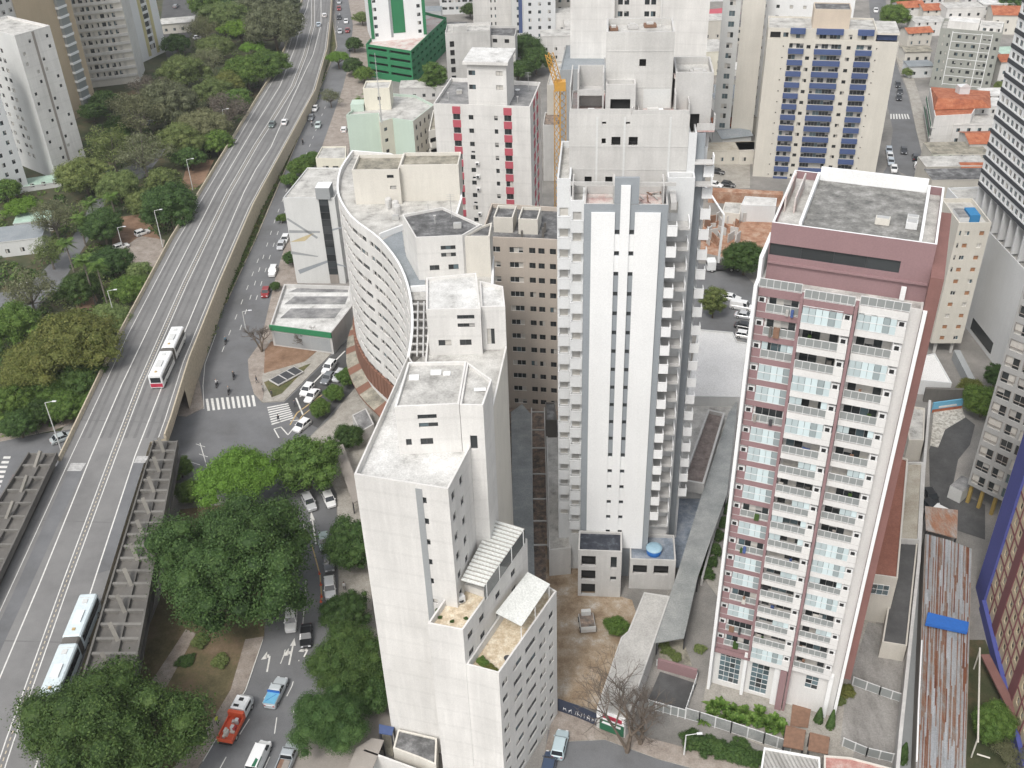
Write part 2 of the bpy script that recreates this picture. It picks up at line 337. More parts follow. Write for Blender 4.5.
class Building:
    """footprint points counter-clockwise seen from above; edge i runs from point i to point i+1"""
    def __init__(s, name, label, cat, foot, group=None, z0=0):
        s.foot = [Vector(p).to_2d() for p in foot]; c = sum(s.foot, Vector((0, 0)))/len(foot)
        s.root = thing(name, label, cat, (c.x, c.y, z0), 0, group); s.win = []; s.extra = {}
    def block(s, z0, z1, mat, ops={}, foot=None, parapet=.9, roof='roof_grey', name='wall', depth=.18, style='slide', cap=None, pt=.22, edges=None, mats={}, parent=None, roofname='roof', base=True):
        foot = s.foot if foot is None else [Vector(p).to_2d() for p in foot]; mb = MB(); n = len(foot); par = parent or s.root; recs = []
        for i in range(n):
            a, b = foot[i], foot[(i+1) % n]
            o = ops.get(i, [])
            A, u, nn = facade(mb, a, b, z0, z1+parapet, o, mats.get(i, mat), depth)
            for q in o: recs.append((A, u, nn, q, depth))
        ins = inset(foot, pt); cm = cap or mat; zt = z1+parapet
        for i in range(n):
            j = (i+1) % n
            mb.poly([(*foot[i], zt), (*foot[j], zt), (*ins[j], zt), (*ins[i], zt)], cm)
            if parapet > 0: mb.poly([(*ins[j], z1), (*ins[i], z1), (*ins[i], zt), (*ins[j], zt)], mat)
        if z0 > .05: mb.poly([(*p, z0) for p in reversed(foot)], mat)
        wo = mb.build(name, par)
        if parapet <= 0: ins = foot
        rm = MB(); rm.poly([(*p, z1+(.003 if parapet <= 0 else 0)) for p in ins], roof); rm.build(roofname, par)
        for r_ in recs:
            st = r_[3][4] if len(r_[3]) > 4 else style
            if st: s.win.append((r_, st, wo if name != 'wall' else s.root))
        return wo
    def finish(s, limit=100, name='window'):
        items = []
        for (A, u, nn, q, depth), st, par in s.win:
            w, h = q[1]-q[0], q[3]-q[2]; p = A+u*(q[0]+q[1])/2-nn*depth; v = -Vector(p); v3 = project((p.x, p.y, q[2]))
            vis = nn.dot(v) > -2
            items.append((not vis, not (-20 < v3[0] < 1044 and -20 < v3[1] < 788), -(w*h)/max(v3[2], 1)**2, len(items), p, u, q, st, par, w, h))
        items.sort(key=lambda t: t[:4]); rest = MB()
        for k, it in enumerate(items):
            p, u, q, st, par, w, h = it[4:]; a = math.atan2(u.y, u.x); var = rng.randrange(NVAR); b, me = window_mesh(w, h, st, var)
            if k < limit:
                l = wloc(par); inst(name, me, par, (p.x-l.x, p.y-l.y, q[2]-l.z), a)
            else: rest.merge(b, Matrix.Translation((p.x, p.y, q[2])) @ Matrix.Rotation(a, 4, 'Z'))
        if rest.v: tag(rest.build(name, s.root), None, None, None, 'stuff')
        return s.root
    def part(s, name, mb, smooth=False, parent=None): return mb.build(name, parent or s.root, None, smooth)
def inset(foot, d):
    n = len(foot); out = []
    for i in range(n):
        p0, p, p1 = foot[i-1], foot[i], foot[(i+1) % n]; e0 = (p-p0).normalized(); e1 = (p1-p).normalized()
        n0 = Vector((-e0.y, e0.x)); n1 = Vector((-e1.y, e1.x)); k = 1+n0.dot(n1)
        out.append(p+(n0+n1)*d/max(k, .3))
    return out
def rect(a, b, depth, skew=None):
    a, b = Vector(a).to_2d(), Vector(b).to_2d(); u = (b-a).normalized(); n = Vector((-u.y, u.x)) if skew is None else Vector(skew).normalized()
    return [a, b, b+n*depth, a+n*depth]
def grid_ops(L, z0, z1, fh, cols, w, sill=.9, h=1.2, style=None, skip=0, r=None):
    """a window per floor at every position in cols (centres, metres along)"""
    out = []; n = int((z1-z0)/fh+.01)
    for k in range(n):
        for c in cols:
            ww = w[cols.index(c)] if isinstance(w, (list, tuple)) else w
            o = (c-ww/2, c+ww/2, z0+k*fh+sill, z0+k*fh+sill+h)
            if o[0] > .05 and o[1] < L-.05: out.append(o+((style,) if style else ()))
    return out
def spread(L, n, m=.8): return [m+(L-2*m)*(i+.5)/n for i in range(n)]
def uv(P0, u, s, d=0):
    """point s along u and d behind it (to the left of u)"""
    return Vector((P0[0]+u[0]*s-u[1]*d, P0[1]+u[1]*s+u[0]*d))
# ================================================================ ground, streets, viaduct
def ccw(pts):
    a = sum(pts[i-1].x*pts[i].y-pts[i].x*pts[i-1].y for i in range(len(pts))); return pts if a > 0 else pts[::-1]
def pg(pts, z=0.0): return ccw([at2(x, y, z) for x, y in pts])
def sheet_of(name, pts, z, mat, kind='structure'):
    mb = MB(); mb.poly([(p.x, p.y, z) for p in pg(pts)], mat); return structure(name, mb, kind)
def slab_of(name, pts, h, mat, kerb='pavement'):
    mb = MB(); mb.prism(pg(pts), -.2, h, kerb, mat, False); return structure(name, mb)
mb = MB(); mb.poly([(-2500, -600, 0), (2500, -600, 0), (2500, 3500, 0), (-2500, 3500, 0)], 'city_ground'); structure('ground', mb)
sheet_of('park_ground', [(302, -60), (290, 22), (256, 99), (200, 192), (120, 334), (92, 391), (60, 432), (40, 434), (-90, 462), (-160, 250), (-120, 60), (0, -60)], .004, 'park_soil')

ave = [(331, -12), (336, 20), (336, 47), (322, 82), (301, 130), (275, 192), (255, 239), (225, 304), (215, 332), (202, 364), (200, 384), (204, 409), (170, 416), (100, 425), (40, 434), (-80, 455), (-140, 520), (-60, 560), (60, 505), (150, 478), (225, 500), (262, 545), (270, 600), (264, 636), (245.6, 690), (200, 767), (160, 830), (260, 830), (291, 768), (306, 735),
       (323, 691), (332, 640), (338, 596), (338, 556), (336, 494), (318, 462), (300, 447), (318, 428), (330, 418), (345, 398), (362, 378), (362, 300), (357, 328), (326, 360), (284, 402), (262, 403), (254, 394), (249, 377), (248, 360), (261, 342), (270, 302), (277, 272), (288, 237), (299, 205), (312, 175), (331, 122), (343, 88), (350, 60), (353, 25), (346, -12)]
sheet_of('avenue_road', ave, .010, 'asphalt')
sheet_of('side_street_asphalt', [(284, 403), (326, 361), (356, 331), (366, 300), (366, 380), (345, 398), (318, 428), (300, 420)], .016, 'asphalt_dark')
# pavements
slab_of('avenue_pavement', [(353, 25), (346, -12), (372, -12), (380, 60), (368, 100), (352, 135), (345, 170), (330, 205), (300, 275), (297, 285), (283, 330), (271, 345), (262, 378), (264, 392), (262, 402), (254, 394), (249, 377), (248, 360), (261, 342), (270, 302), (277, 272), (288, 237), (299, 205), (312, 175), (331, 122), (343, 88), (350, 60)], .12, 'pave_tan')
slab_of('corner_pavement', [(262, 402.5), (264.5, 392), (262, 378), (271, 346), (266, 340), (300, 345), (340, 320), (357, 327), (326, 359.5), (284, 401)], .13, 'pavement')
slab_of('corner_lawn', [(264, 374), (265, 351), (271, 342), (330, 341), (305, 362)], .17, 'red_earth')
slab_of('corner_lawn_tip', [(264, 383), (305, 366), (311, 364), (282, 394), (272, 398)], .17, 'grass')
slab_of('row_pavement', [(300, 447), (318, 430), (331, 419), (346, 399), (363, 379), (385, 400), (392, 440), (375, 470), (366, 500), (372, 560), (372, 610), (352, 620), (339, 596), (339, 556), (337, 494), (319, 462)], .12, 'pavement')
slab_of('lower_pavement', [(339, 597), (352, 621), (385, 640), (392, 730), (360, 768), (345, 830), (262, 830), (292, 768), (307, 735), (324, 691), (333, 640)], .12, 'brown_grey')
slab_of('west_pavement', [(-80, 452), (0, 442), (55, 430), (92, 416), (92, 392), (70, 398), (40, 408), (8, 412), (-60, 420)], .12, 'pave_tan')
slab_of('island_tip', [(200, 384), (204, 408), (186, 417), (178, 416), (184, 392), (196, 370)], .12, 'pave_tan')
slab_of('underpass_bank', [(264, 637), (245, 690), (199, 767), (150, 830), (60, 830), (120, 700), (160, 600), (180, 510), (226, 505), (258, 550), (266, 600)], .12, 'bank_earth')
slab_of('bank_path', [(245.5, 640), (264, 637), (245, 690), (199, 767), (150, 830), (128, 830), (191, 745), (210, 725), (231, 690)], .15, 'pave_tan')
slab_of('bank_track', [(186, 630), (196, 634), (162, 696), (150, 706), (140, 700)], .16, 'pave_tan')
slab_of('verge', [(333, 20), (336, 47), (322, 82), (301, 130), (275, 192), (255, 239), (225, 304), (215, 332), (201, 364), (196, 372), (180, 395), (196, 362), (225, 284), (258, 207), (268, 190), (296, 137), (318, 95), (330, 52), (330, 24)], .14, 'grass')
# park paths and lots
slab_of('red_path', [(113, 218), (142, 214), (156, 232), (164, 245), (158, 272), (140, 276), (122, 262), (112, 248)], .03, 'red_earth')
slab_of('park_yard', [(126, 246), (140, 236), (165, 240), (160, 268), (150, 276), (130, 268)], .05, 'pave_tan')
slab_of('red_clearing', [(186, 168), (196, 160), (214, 160), (204, 182), (190, 192), (182, 184)], .03, 'red_earth')
slab_of('red_trail', [(74, 300), (92, 288), (98, 300), (92, 312), (78, 312)], .03, 'red_earth')
sheet_of('park_road', [(-60, 340), (-60, 300), (6, 292), (28, 286), (62, 252), (80, 226), (102, 180), (140, 160), (166, 148), (160, 158), (146, 176), (108, 196), (92, 234), (58, 290), (20, 322)], .035, 'asphalt')
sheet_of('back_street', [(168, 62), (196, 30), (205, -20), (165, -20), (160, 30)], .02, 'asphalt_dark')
sheet_of('right_street', [(896, 170), (919, 182), (926, 170), (916, 130), (908, 95), (893, 55), (884, -12), (868, -12), (872, 40), (884, 90), (893, 130), (888, 165), (870, 195), (930, 200)], .012, 'asphalt')
slab_of('right_street_pavement', [(909, 95), (916, 130), (926, 170), (938, 172), (930, 130), (918, 92), (905, 52), (900, 20), (893, 20), (895, 55)], .12, 'pavement')
sheet_of('parking_lot', [(690, 300), (692, 262), (740, 270), (760, 290), (752, 345), (735, 338), (693, 336)], .012, 'asphalt')
sheet_of('far_parking', [(700, 158), (750, 164), (750, 188), (708, 190)], .012, 'pavement')
# painted markings
def ribbon(mb, pts, w, mat, z=.02):
    """flat painted line through world points"""
    P = [Vector(p) for p in pts]
    for i in range(len(P)-1):
        d = (P[i+1]-P[i]).to_2d(); 
        if d.length < 1e-3: continue
        d.normalize(); n = Vector((-d.y, d.x, 0))*w/2; k = Vector((0, 0, z))
        mb.poly([P[i]-n+k, P[i]+n+k, P[i+1]+n+k, P[i+1]-n+k][::-1], mat)
def dashes(mb, pts, w, on, off, mat, z=.02):
    P = [Vector(p) for p in pts]; left = 0; draw = True
    for i in range(len(P)-1):
        d = P[i+1]-P[i]; L = d.length; s = 0
        while s < L:
            step = min(left if left > 0 else (on if draw else off), L-s)
            if left <= 0: left = on if draw else off; step = min(left, L-s)
            if draw: ribbon(mb, [P[i]+d*(s/L), P[i]+d*((s+step)/L)], w, mat, z)
            s += step; left -= step
            if left <= 1e-6: draw = not draw; left = 0
def W3(pts, z=0): return [at(x, y, z) for x, y in pts]
mb = MB()
def zebra(a, b, c, d, n):
    """a-b one side of the crossing, d-c the other; n bars"""
    a, b, c, d = [at(*p) for p in (a, b, c, d)]
    for i in range(n):
        f0, f1 = (i+.1)/n, (i+.6)/n; k = Vector((0, 0, .022))
        mb.poly([a.lerp(b, f0)+k, a.lerp(b, f1)+k, d.lerp(c, f1)+k, d.lerp(c, f0)+k][::-1], 'road_white')
zebra((205, 399), (256, 395), (258, 406), (207, 411), 10)
zebra((267, 407), (272, 426), (294, 419), (288, 403), 8)
zebra((4, 456), (-14, 500), (-4, 500), (11, 456), 9)
zebra((890, 114), (909, 114), (911, 119), (890, 119), 7)
for pts in ([(296, 398), (303, 415)], [(323, 373), (300, 397)], [(345, 351), (330, 366)]): ribbon(mb, W3(pts), .3, 'road_white')
ribbon(mb, W3([(290, 425), (297, 413), (308, 405), (322, 395)]), .25, 'road_yellow'); ribbon(mb, W3([(294, 428), (302, 416), (312, 408)]), .2, 'road_yellow')
ribbon(mb, W3([(274, 429), (281, 427), (288, 435), (300, 420), (290, 421)]), .22, 'road_white'); ribbon(mb, W3([(274, 429), (279, 438)]), .22, 'road_white')
for pts in ([(320, 80), (328, 55), (338, 25), (341, 0)], [(256, 300), (272, 250), (292, 190), (312, 140), (328, 100)], [(240, 330), (256, 280), (275, 220), (298, 160)], [(222, 352), (238, 312), (260, 255)]):
    dashes(mb, W3(pts), .14, 2.2, 4.5, 'road_white')
for pts in ([(217, 774), (230, 750), (252, 715), (270, 690), (284, 655), (290, 630)], [(262, 774), (272, 752), (277, 716), (292, 686), (299, 660)], ): dashes(mb, W3(pts), .13, 2.6, 3.6, 'road_white')
ribbon(mb, W3([(288, 774), (304, 742)]), .14, 'road_white'); ribbon(mb, W3([(302, 632), (304.5, 606), (306, 580)]), .14, 'road_white'); ribbon(mb, W3([(302, 520), (307, 535)]), .14, 'road_white')
ribbon(mb, W3([(322, 600), (320, 575), (316, 560), (312, 545)]), .2, 'road_yellow')
ribbon(mb, W3([(203, 762), (246, 690), (263, 640)]), .14, 'road_white', .135)
for pts in ([(332, 18), (337, 47), (323, 82), (302, 130), (276, 192), (256, 239), (226, 304)],): ribbon(mb, W3(pts), .2, 'rail_beige', .15)
ribbon(mb, W3([(204, 409), (203, 386), (205, 364), (216, 334)]), .14, 'road_white', .021)
for p in ((200, 446), (203, 456), (195, 464)):   # worn marks in the junction
    ribbon(mb, [at(p[0]-4, p[1]-2), at(p[0]+5, p[1]+1)], .12, 'road_white')
ribbon(mb, W3([(200, 443), (207, 467)]), .14, 'road_white')
def arrow(px, py, px2, py2, kind):
    """lane arrow painted from the pixel of its tail to that of its tip"""
    a, b = at(px, py), at(px2, py2); d = (b-a); L = d.length; d.normalize(); n = Vector((-d.y, d.x, 0)); k = Vector((0, 0, .023))
    mb.poly([a-n*.12+k, a+d*L*.72-n*.12+k, a+d*L*.72+n*.12+k, a+n*.12+k], 'road_white')
    if kind in ('straight', 'both'):
        mb.poly([a+d*L*.7-n*.42+k, b+k, a+d*L*.7+n*.42+k], 'road_white')
    if kind in ('left', 'both'):
        c = a+d*L*(.45 if kind == 'both' else .72)
        mb.poly([c+n*.12-d*.3+k, c+n*.12+d*.3+k, c+n*.55+d*.2+k, c+n*.55-d*.3+k][::-1], 'road_white'); mb.poly([c+n*.5+d*.9+k, c+n*1.2-d*.6+k, c+n*.4-d*.5+k], 'road_white')
arrow(267, 672, 271, 650, 'left'); arrow(289, 665, 294.5, 638, 'both'); arrow(304, 657, 309, 647, 'left'); arrow(298, 720, 303, 706, 'left')
arrow(316, 544, 311, 511, 'straight')
structure('road_markings', mb)

# ---------------------------------------------------------------- viaduct
def interp(pl, y):
    for (x0, y0), (x1, y1) in zip(pl, pl[1:]):
        if y0 <= y <= y1: return x0+(x1-x0)*(y-y0)/(y1-y0)
    return pl[-1][0] if y > pl[-1][1] else pl[0][0]
def zdeck(y): return 1.8+4.2*min(1, max(0, (y+10)/390))
VL = [(310, -25), (305, -8), (300, 5), (293, 22), (280, 62), (256, 100), (200, 192), (170, 241), (120, 334), (96, 384), (59, 461), (5, 575), (-60, 712), (-120, 838)]
VR = [(334, -25), (333, -8), (332, 5), (331, 22), (328, 50), (316, 92), (293, 135), (263, 190), (254, 207), (221, 284), (190, 362), (172, 421), (166, 438), (150, 442), (107, 581), (75, 688), (30, 838)]
ys = [-25, -8, 5, 22, 35, 50, 70, 92, 112, 135, 160, 190, 207, 241, 284, 334, 362, 384, 421, 438, 442, 461, 500, 540, 581, 630, 688, 740, 838]
LP = [at(interp(VL, y), y, zdeck(y)) for y in ys]; RP = [at(interp(VR, y), y, zdeck(y)) for y in ys]
dk = MB()
for i in range(len(ys)-1):
    a, b, c, d = LP[i+1], RP[i+1], RP[i], LP[i]
    dk.poly([a, b, c, d], 'deck_asphalt')
    zb = -.2 if ys[i+1] <= 415 else zdeck(ys[i])-1.3
    dk.poly([(d.x, d.y, zb), (a.x, a.y, zb), a, d], 'concrete'); dk.poly([(b.x, b.y, zb), (c.x, c.y, zb), c, b], 'rail_beige')
    if zb > 0: dk.poly([(d.x, d.y, zb), (c.x, c.y, zb), (b.x, b.y, zb), (a.x, a.y, zb)], 'concrete')
structure('viaduct_road', dk)
mk_ = MB()
def vl(pts, w, mat='road_white', z=.012): ribbon(mk_, [at(x, y, zdeck(y)) for x, y in pts], w, mat, z)
vl([(310, -8), (307, 8), (302, 20), (296, 45), (280, 86), (256, 124), (216, 192), (170, 283), (122, 384), (91, 456), (41, 580), (-18, 720), (-60, 820)], .2)
med = [(313, -8), (313, 25), (305, 55), (293, 86), (267, 128), (256, 145), (229, 192), (185, 283), (140.5, 384), (113, 456), (67, 580), (10, 740), (-20, 830)]
vl([(x-1.6*(1+y/500), y) for x, y in med], .16); vl([(x+1.6*(1+y/500), y) for x, y in med], .16)
dashes(mk_, [at(x, y, zdeck(y)) for x, y in med], .16, .5, .5, 'rail_beige', .03)
vl([(321, -8), (321, 25), (313, 55), (293, 97), (271, 147), (256, 169), (244, 192), (208, 276), (163, 384), (135, 456), (94.5, 580), (45, 735), (20, 820)], .2)
vl([(interp(VL, y)+3.5+y*.014, y) for y in ys if y > 15], .13); vl([(interp(VR, y)-2.4-y*.012, y) for y in ys if 15 < y < 440], .13)
def patch(pts, mat): mk_.poly([at(x, y, zdeck(y))+Vector((0, 0, .008)) for x, y in pts][::-1], mat)
for fr_ in (.13, .20, .32, .41, .58, .67, .80, .89):
    ribbon(mk_, [at(interp(VL, y)+(interp(VR, y)-interp(VL, y))*fr_, y, zdeck(y)) for y in ys if y < 439], .55, 'tyre_wear', .006)
for (xa, xb, dy_) in ((0, 0, 0),):
    for y in (150, 262, 330, 420, 520, 640): ribbon(mk_, [at(interp(VL, y)+2, y, zdeck(y)), at(interp(VR, y)-2, y+3, zdeck(y+3))], .22, 'tyre_wear', .007)
patch([(71, 463), (86, 463), (81, 471), (67, 471)], 'road_worn'); patch([(137, 456), (149, 456), (145, 463), (134, 463)], 'road_worn')
patch([(68, 471), (83, 471), (24, 600), (-60, 780), (-75, 780), (10, 600)], 'asphalt'); patch([(133, 463), (144, 463), (110, 570), (96, 574)], 'asphalt')
structure('viaduct_markings', mk_)
def barrier(name, label, pl, y0, y1, off):
    mb = MB(); yy = [y for y in ys if y0 <= y <= y1]; P = [at(interp(pl, y)+off, y, zdeck(y)) for y in yy]
    for p, q in zip(P, P[1:]):
        d = (q-p).normalized(); n = Vector((-d.y, d.x, 0)); k = Vector((0, 0, .85))
        mb.hexa([p-n*.25, p+n*.25, q+n*.25, q-n*.25][::1] if False else [p+n*.25, p-n*.25, q-n*.25, q+n*.25], 'rail_beige') if False else None
        b = [p-n*.28, q-n*.28, q+n*.28, p+n*.28]; t = [p-n*.12+k, q-n*.12+k, q+n*.12+k, p+n*.12+k]
        mb.hexa(b+t, 'rail_beige')
    tag(mb.build(name), label, 'barrier')
barrier('concrete_barrier', 'long beige concrete barrier along the park side edge of the viaduct', VL, -25, 461, .6)
barrier('concrete_barrier', 'long beige concrete barrier along the avenue side edge of the viaduct', VR, -25, 438, -.6)

# bus platforms beside the deck: concrete trough roofs with ribs and leaning struts
wall('dark_rib', (.24, .23, .21), .35, .3); wall('strut', (.27, .255, .225), .35, .3)
def platform(label, inner, outer, y0, y1, nrib, strut_side, zt=8.4):
    root_p = at((interp(inner, (y0+y1)/2)+interp(outer, (y0+y1)/2))/2, (y0+y1)/2, 0)
    r = thing('bus_platform', label, 'bus platform', root_p)
    I = [at(interp(inner, y), y, zt) for y in (y0, y1)]; O = [at(interp(outer, y), y, zt) for y in (y0, y1)]
    sl_ = MB(); I0, I1 = I; O0, O1 = O
    def q(f, g_, z): p = I0.lerp(I1, f).lerp(O0.lerp(O1, f), g_); return (p.x, p.y, z)
    sgn = 1 if (I1-I0).cross(O0-I0).z > 0 else -1
    def hx(f0, f1, g0, g1, z0, z1, m, mb):
        b = [q(f0, g0, z0), q(f1, g0, z0), q(f1, g1, z0), q(f0, g1, z0)]; t = [q(f0, g0, z1), q(f1, g0, z1), q(f1, g1, z1), q(f0, g1, z1)]
        if sgn < 0: b.reverse(); t.reverse()
        mb.hexa(b+t, m)
    hx(0, 1, .03, .97, zt-1.0, zt-.75, 'dark_concrete', sl_); sl_.build('canopy_slab', r)
    for g0, g1, zz in ((0, .045, 0), (.40, .58, -.25), (.955, 1, 0)):
        b = MB(); hx(0, 1, g0, g1, zt-1.2, zt+zz, 'dark_concrete', b); b.build('long_beam', r)
    for i in range(nrib+1):
        f = i/nrib; b = MB(); hx(max(0, f-.0035), min(1, f+.0035), .046, .954, zt-.749, zt-.2, 'dark_rib', b); b.build('cross_rib', r)
    for i in range(1, nrib, 2):
        b = MB(); p = Vector(q((i+.15)/nrib, .52, zt-.4)); e = Vector(q((i-.45)/nrib, .36, zt+1.6)); b.bar(p, e, .55, .4, 'strut'); b.build('leaning_strut', r)
    for i in range(0, nrib+1, 4):
        b = MB(); p = q(min(.98, max(.02, i/nrib)), .5, 0); b.box(p[0]-.5, p[0]+.5, p[1]-.5, p[1]+.5, 0, zt-1.0, 'dark_concrete'); b.build('column', r)
    b = MB(); hx(0, 1, .05, .95, 4.9, 5.3, 'dark_concrete', b); b.build('platform_floor', r)
    return r
PRI = [(150, 442), (107, 581), (75, 688), (44, 790)]; PRO = [(178, 439), (165, 504), (152, 591), (136, 668), (112, 790)]
platform('dark concrete bus platform with ribs on the avenue side of the viaduct', [(x+3, y) for x, y in PRI], PRO, 440, 790, 26, 1)
platform('dark concrete bus platform with ribs on the park side of the viaduct', [(57, 452), (-8, 588), (-60, 700)], [(28, 452), (-58, 588), (-130, 700)], 452, 640, 13, 0)
# ================================================================ the grey and white tower under construction
def frame(P0, u):
    u = Vector(u).normalized()
    def f(s, d, z=None):
        p = uv(P0, u, s, d); return p if z is None else (p.x, p.y, z)
    f.u = u; f.v = Vector((-u.y, u.x)); f.P0 = Vector(P0); f.a = math.atan2(u.y, u.x)
    return f
def fbox(mb, f, s0, s1, d0, d1, z0, z1, mat, top=None):
    mb.hexa([f(s0, d0, z0), f(s1, d0, z0), f(s1, d1, z0), f(s0, d1, z0), f(s0, d0, z1), f(s1, d0, z1), f(s1, d1, z1), f(s0, d1, z1)], mat, top)
def frect(f, s0, s1, d0, d1): return [f(s0, d0), f(s1, d0), f(s1, d1), f(s0, d1)]
T = frame((10.4, 115.7), (.9948, -.102))
FH = 2.9; ZW = [61.4-FH*k for k in range(19)]
b = Building('residential_tower', 'tall slim white and grey tower block still under construction, raw concrete top floors', 'tower', frect(T, -.9, 9.25, 0, 15))
ops = [(.9+c-.29, .9+c+.29, z-.3, z+.3, 'dark') for z in ZW[1:] for c in (3.2, 4.98)]
b.block(0, 61.2, 'grey_paint', {0: ops}, parapet=1.0, roof='terrace_pink', cap='pale_concrete', depth=.12, mats={1: 'pale_grey', 2: 'pale_concrete', 3: 'pale_grey'})
for s0, s1 in ((0, 2.88), (5.3, 8.4)):
    m = MB(); fbox(m, T, s0, s1, -.22, -.003, 6.0, 61.15, 'clean_white'); b.part('facade_panel', m)
m = MB(); fbox(m, T, 3.52, 4.66, -.30, -.003, 9.0, 64.7, 'clean_white'); b.part('facade_panel', m)
m = MB(); fbox(m, T, 2.75, 5.7, .003, .45, 62.25, 65.6, 'grey_paint'); b.part('crown_wall', m)
for k in range(1, 18):
    if 3 <= k < 13: continue
    for s0, s1 in ((2.885, 3.515), (4.665, 5.295)): m = MB(); fbox(m, T, s0, s1, -.10, -.004, ZW[k]-FH+.32, ZW[k]-.32, 'clean_white'); b.part('slot_panel', m)
# stepped wings either side
def wing(s0, s1, d0, d1, z0, z1, mat, roof='roof_pale', parapet=.9, name='wing', ops={}, style='slide', mats={}): return b.block(z0, z1, mat, ops, frect(T, s0, s1, d0, d1), parapet, roof, name, .15, style, mats=mats)
kw = dict(style='white')
wing(-2.6, -.9, 1.2, 15, 0, 61.2, 'pale_grey', ops={0: [(.3, 1.4, 61.2-FH*k-1.75, 61.2-FH*k-.6, 'pale') for k in range(19)]})
wing(-4.3, -2.6, 2.4, 15, 0, 63.5, 'pale_grey', ops={0: [(.3, 1.4, 61.2-FH*k-1.75, 61.2-FH*k-.6, 'pale') for k in range(18)]})
wing(9.25, 12.6, 4.2, 5.99, 0, 63.0, 'pale_grey', ops={0: [(.4, 1.5, 64.3-FH*k-2.3, 64.3-FH*k-.7, 'pale') for k in range(1, 20)]})
wing(12.6, 13.75, 7.0, 15, 0, 68.2, 'grey_paint', parapet=.3)
wing(13.75, 14.2, 8.0, 15, 0, 66, 'pale_grey', parapet=.3)
wing(11.62, 12.6, 6.0, 15, 0, 68.0, 'pale_grey')
# balconies
def balcony_mb(w, d, hp, mat, side=.12):
    m = MB(); m.box(0, w, -d, -.003, -.18, 0, mat); m.box(0, w, -d, -d+.12, .002, hp, mat); m.box(0, side, -d+.122, -.003, .002, hp, mat); m.box(w-side, w, -d+.122, -.003, .002, hp, mat)
    m.box(.0, w, -d-.03, -d+.15, hp+.002, hp+.07, mat); return m
def put_balconies(bl, f, s, d, zs, w, dep, hp, mat, part='balcony'):
    me = balcony_mb(w, dep, hp, mat).mesh('balcony'); l = wloc(bl.root)
    for z in zs: p = f(s, d); inst(part, me, bl.root, (p.x-l.x, p.y-l.y, z-l.z), f.a)
put_balconies(b, T, -2.56, 1.2, [61.2-FH*(k+1) for k in range(18)], 1.62, .75, 1.35, 'pale_grey')
put_balconies(b, T, -4.25, 2.4, [61.2-FH*(k+1) for k in range(17)], 1.62, .75, 1.35, 'pale_grey')
put_balconies(b, T, 9.3, 1.6, [61.0-FH*(k+1) for k in range(17)], 1.25, 1.5, 1.2, 'clean_white')
put_balconies(b, T, 13.8, 8.0, [66-FH*(k+1) for k in range(19)], 1.3, 1.3, 1.2, 'clean_white')
for k in range(18):     # unfinished deep balcony frames on the right flank
    m = MB(); z = 61.0-FH*(k+1); fbox(m, T, 9.26, 12.2, 1.9, 4.19, z-.18, z, 'pale_concrete'); fbox(m, T, 12.05, 12.2, 1.9, 4.19, z+.003, z+.9, 'clean_white'); fbox(m, T, 10.62, 12.04, 1.9, 2.02, z+.003, z+.35, 'pale_concrete'); b.part('balcony_slab', m)
# raw concrete top: terrace walls, set-back storeys and lift house
m = MB()
for s in (-2.4, 2.6, 8.6): fbox(m, T, s, s+.18, 1.3, 5.0, 61.25, 64.0, 'pale_concrete')
fbox(m, T, -2.6, 10.2, 2.3, 2.5, 63.6, 64.05, 'pale_concrete'); fbox(m, T, -2.6, 10.2, 5.2, 5.38, 61.25, 62.3, 'pale_concrete')
fbox(m, T, 9.6, 10.3, .6, 5.9, 61.25, 62.2, 'pale_concrete')
b.part('terrace_walls', m)
opsu = [(s-.45, s+.45, 62.0, 63.2, 'hole') for s in (2.4, 5.0, 6.6, 8.4)]+[(1.9, 3.2, 62.9-1.6, 62.9+.6-1.0, 'hole')][:0]
opsu += [(4.0, 4.5, 67.5, 68.2, 'hole'), (5.2, 6.3, 67.3, 68.4, 'hole'), (7.3, 8.4, 67.3, 68.4, 'hole'), (4.0, 4.5, 70.0, 70.3, 'hole'), (6.9, 7.4, 70.0, 70.3, 'hole')]
b.block(61.2, 70.9, 'concrete', {0: opsu}, frect(T, -2.95, 11.6, 6.0, 15), .3, 'terrace_pink', 'upper_storeys', .25, cap='pale_concrete', parent=None)
b.block(70.95, 79.6, 'concrete', {0: [(4.0, 4.8, 76.2, 77.1, 'hole')]}, frect(T, 1.35, 9.4, 8.6, 14.6), .7, 'roof_pale', 'lift_house', .25, cap='pale_concrete')
b.block(70.95, 74.0, 'pale_concrete', {0: [(.6, 3.0, 71.0, 72.9, 'hole')], 1: []}, frect(T, 1.4, 5.0, 6.6, 8.59), .7, 'roof_pale', 'roof_room', .3)
m = MB(); fbox(m, T, 12.62, 14.8, 7.3, 8.45, 68.55, 68.75, 'terrace_pink'); fbox(m, T, 12.62, 14.8, 7.3, 7.45, 68.76, 69.6, 'pale_concrete'); fbox(m, T, 14.65, 14.8, 7.46, 8.45, 68.76, 70.6, 'pale_concrete'); b.part('upper_balcony', m)
b.block(66, 74.6, 'pale_concrete', {0: [(1.6, 3.2, 67.5, 70.4, 'hole')]}, frect(T, 9.75, 14.3, 8.5, 14.8), .9, 'roof_pale', 'side_storeys', .3)
m = MB()
for s in (-2.0, 1.0): fbox(m, T, s, s+.2, 7.0, 10, 71.0, 76.0, 'pale_concrete')
fbox(m, T, -1.79, .99, 9.8, 10, 71.0, 76.0, 'pale_concrete'); fbox(m, T, -1.79, .99, 7.0, 7.2, 73.2, 73.9, 'pale_concrete'); fbox(m, T, -1.79, .99, 7.21, 9.79, 73.3, 73.5, 'pale_concrete')
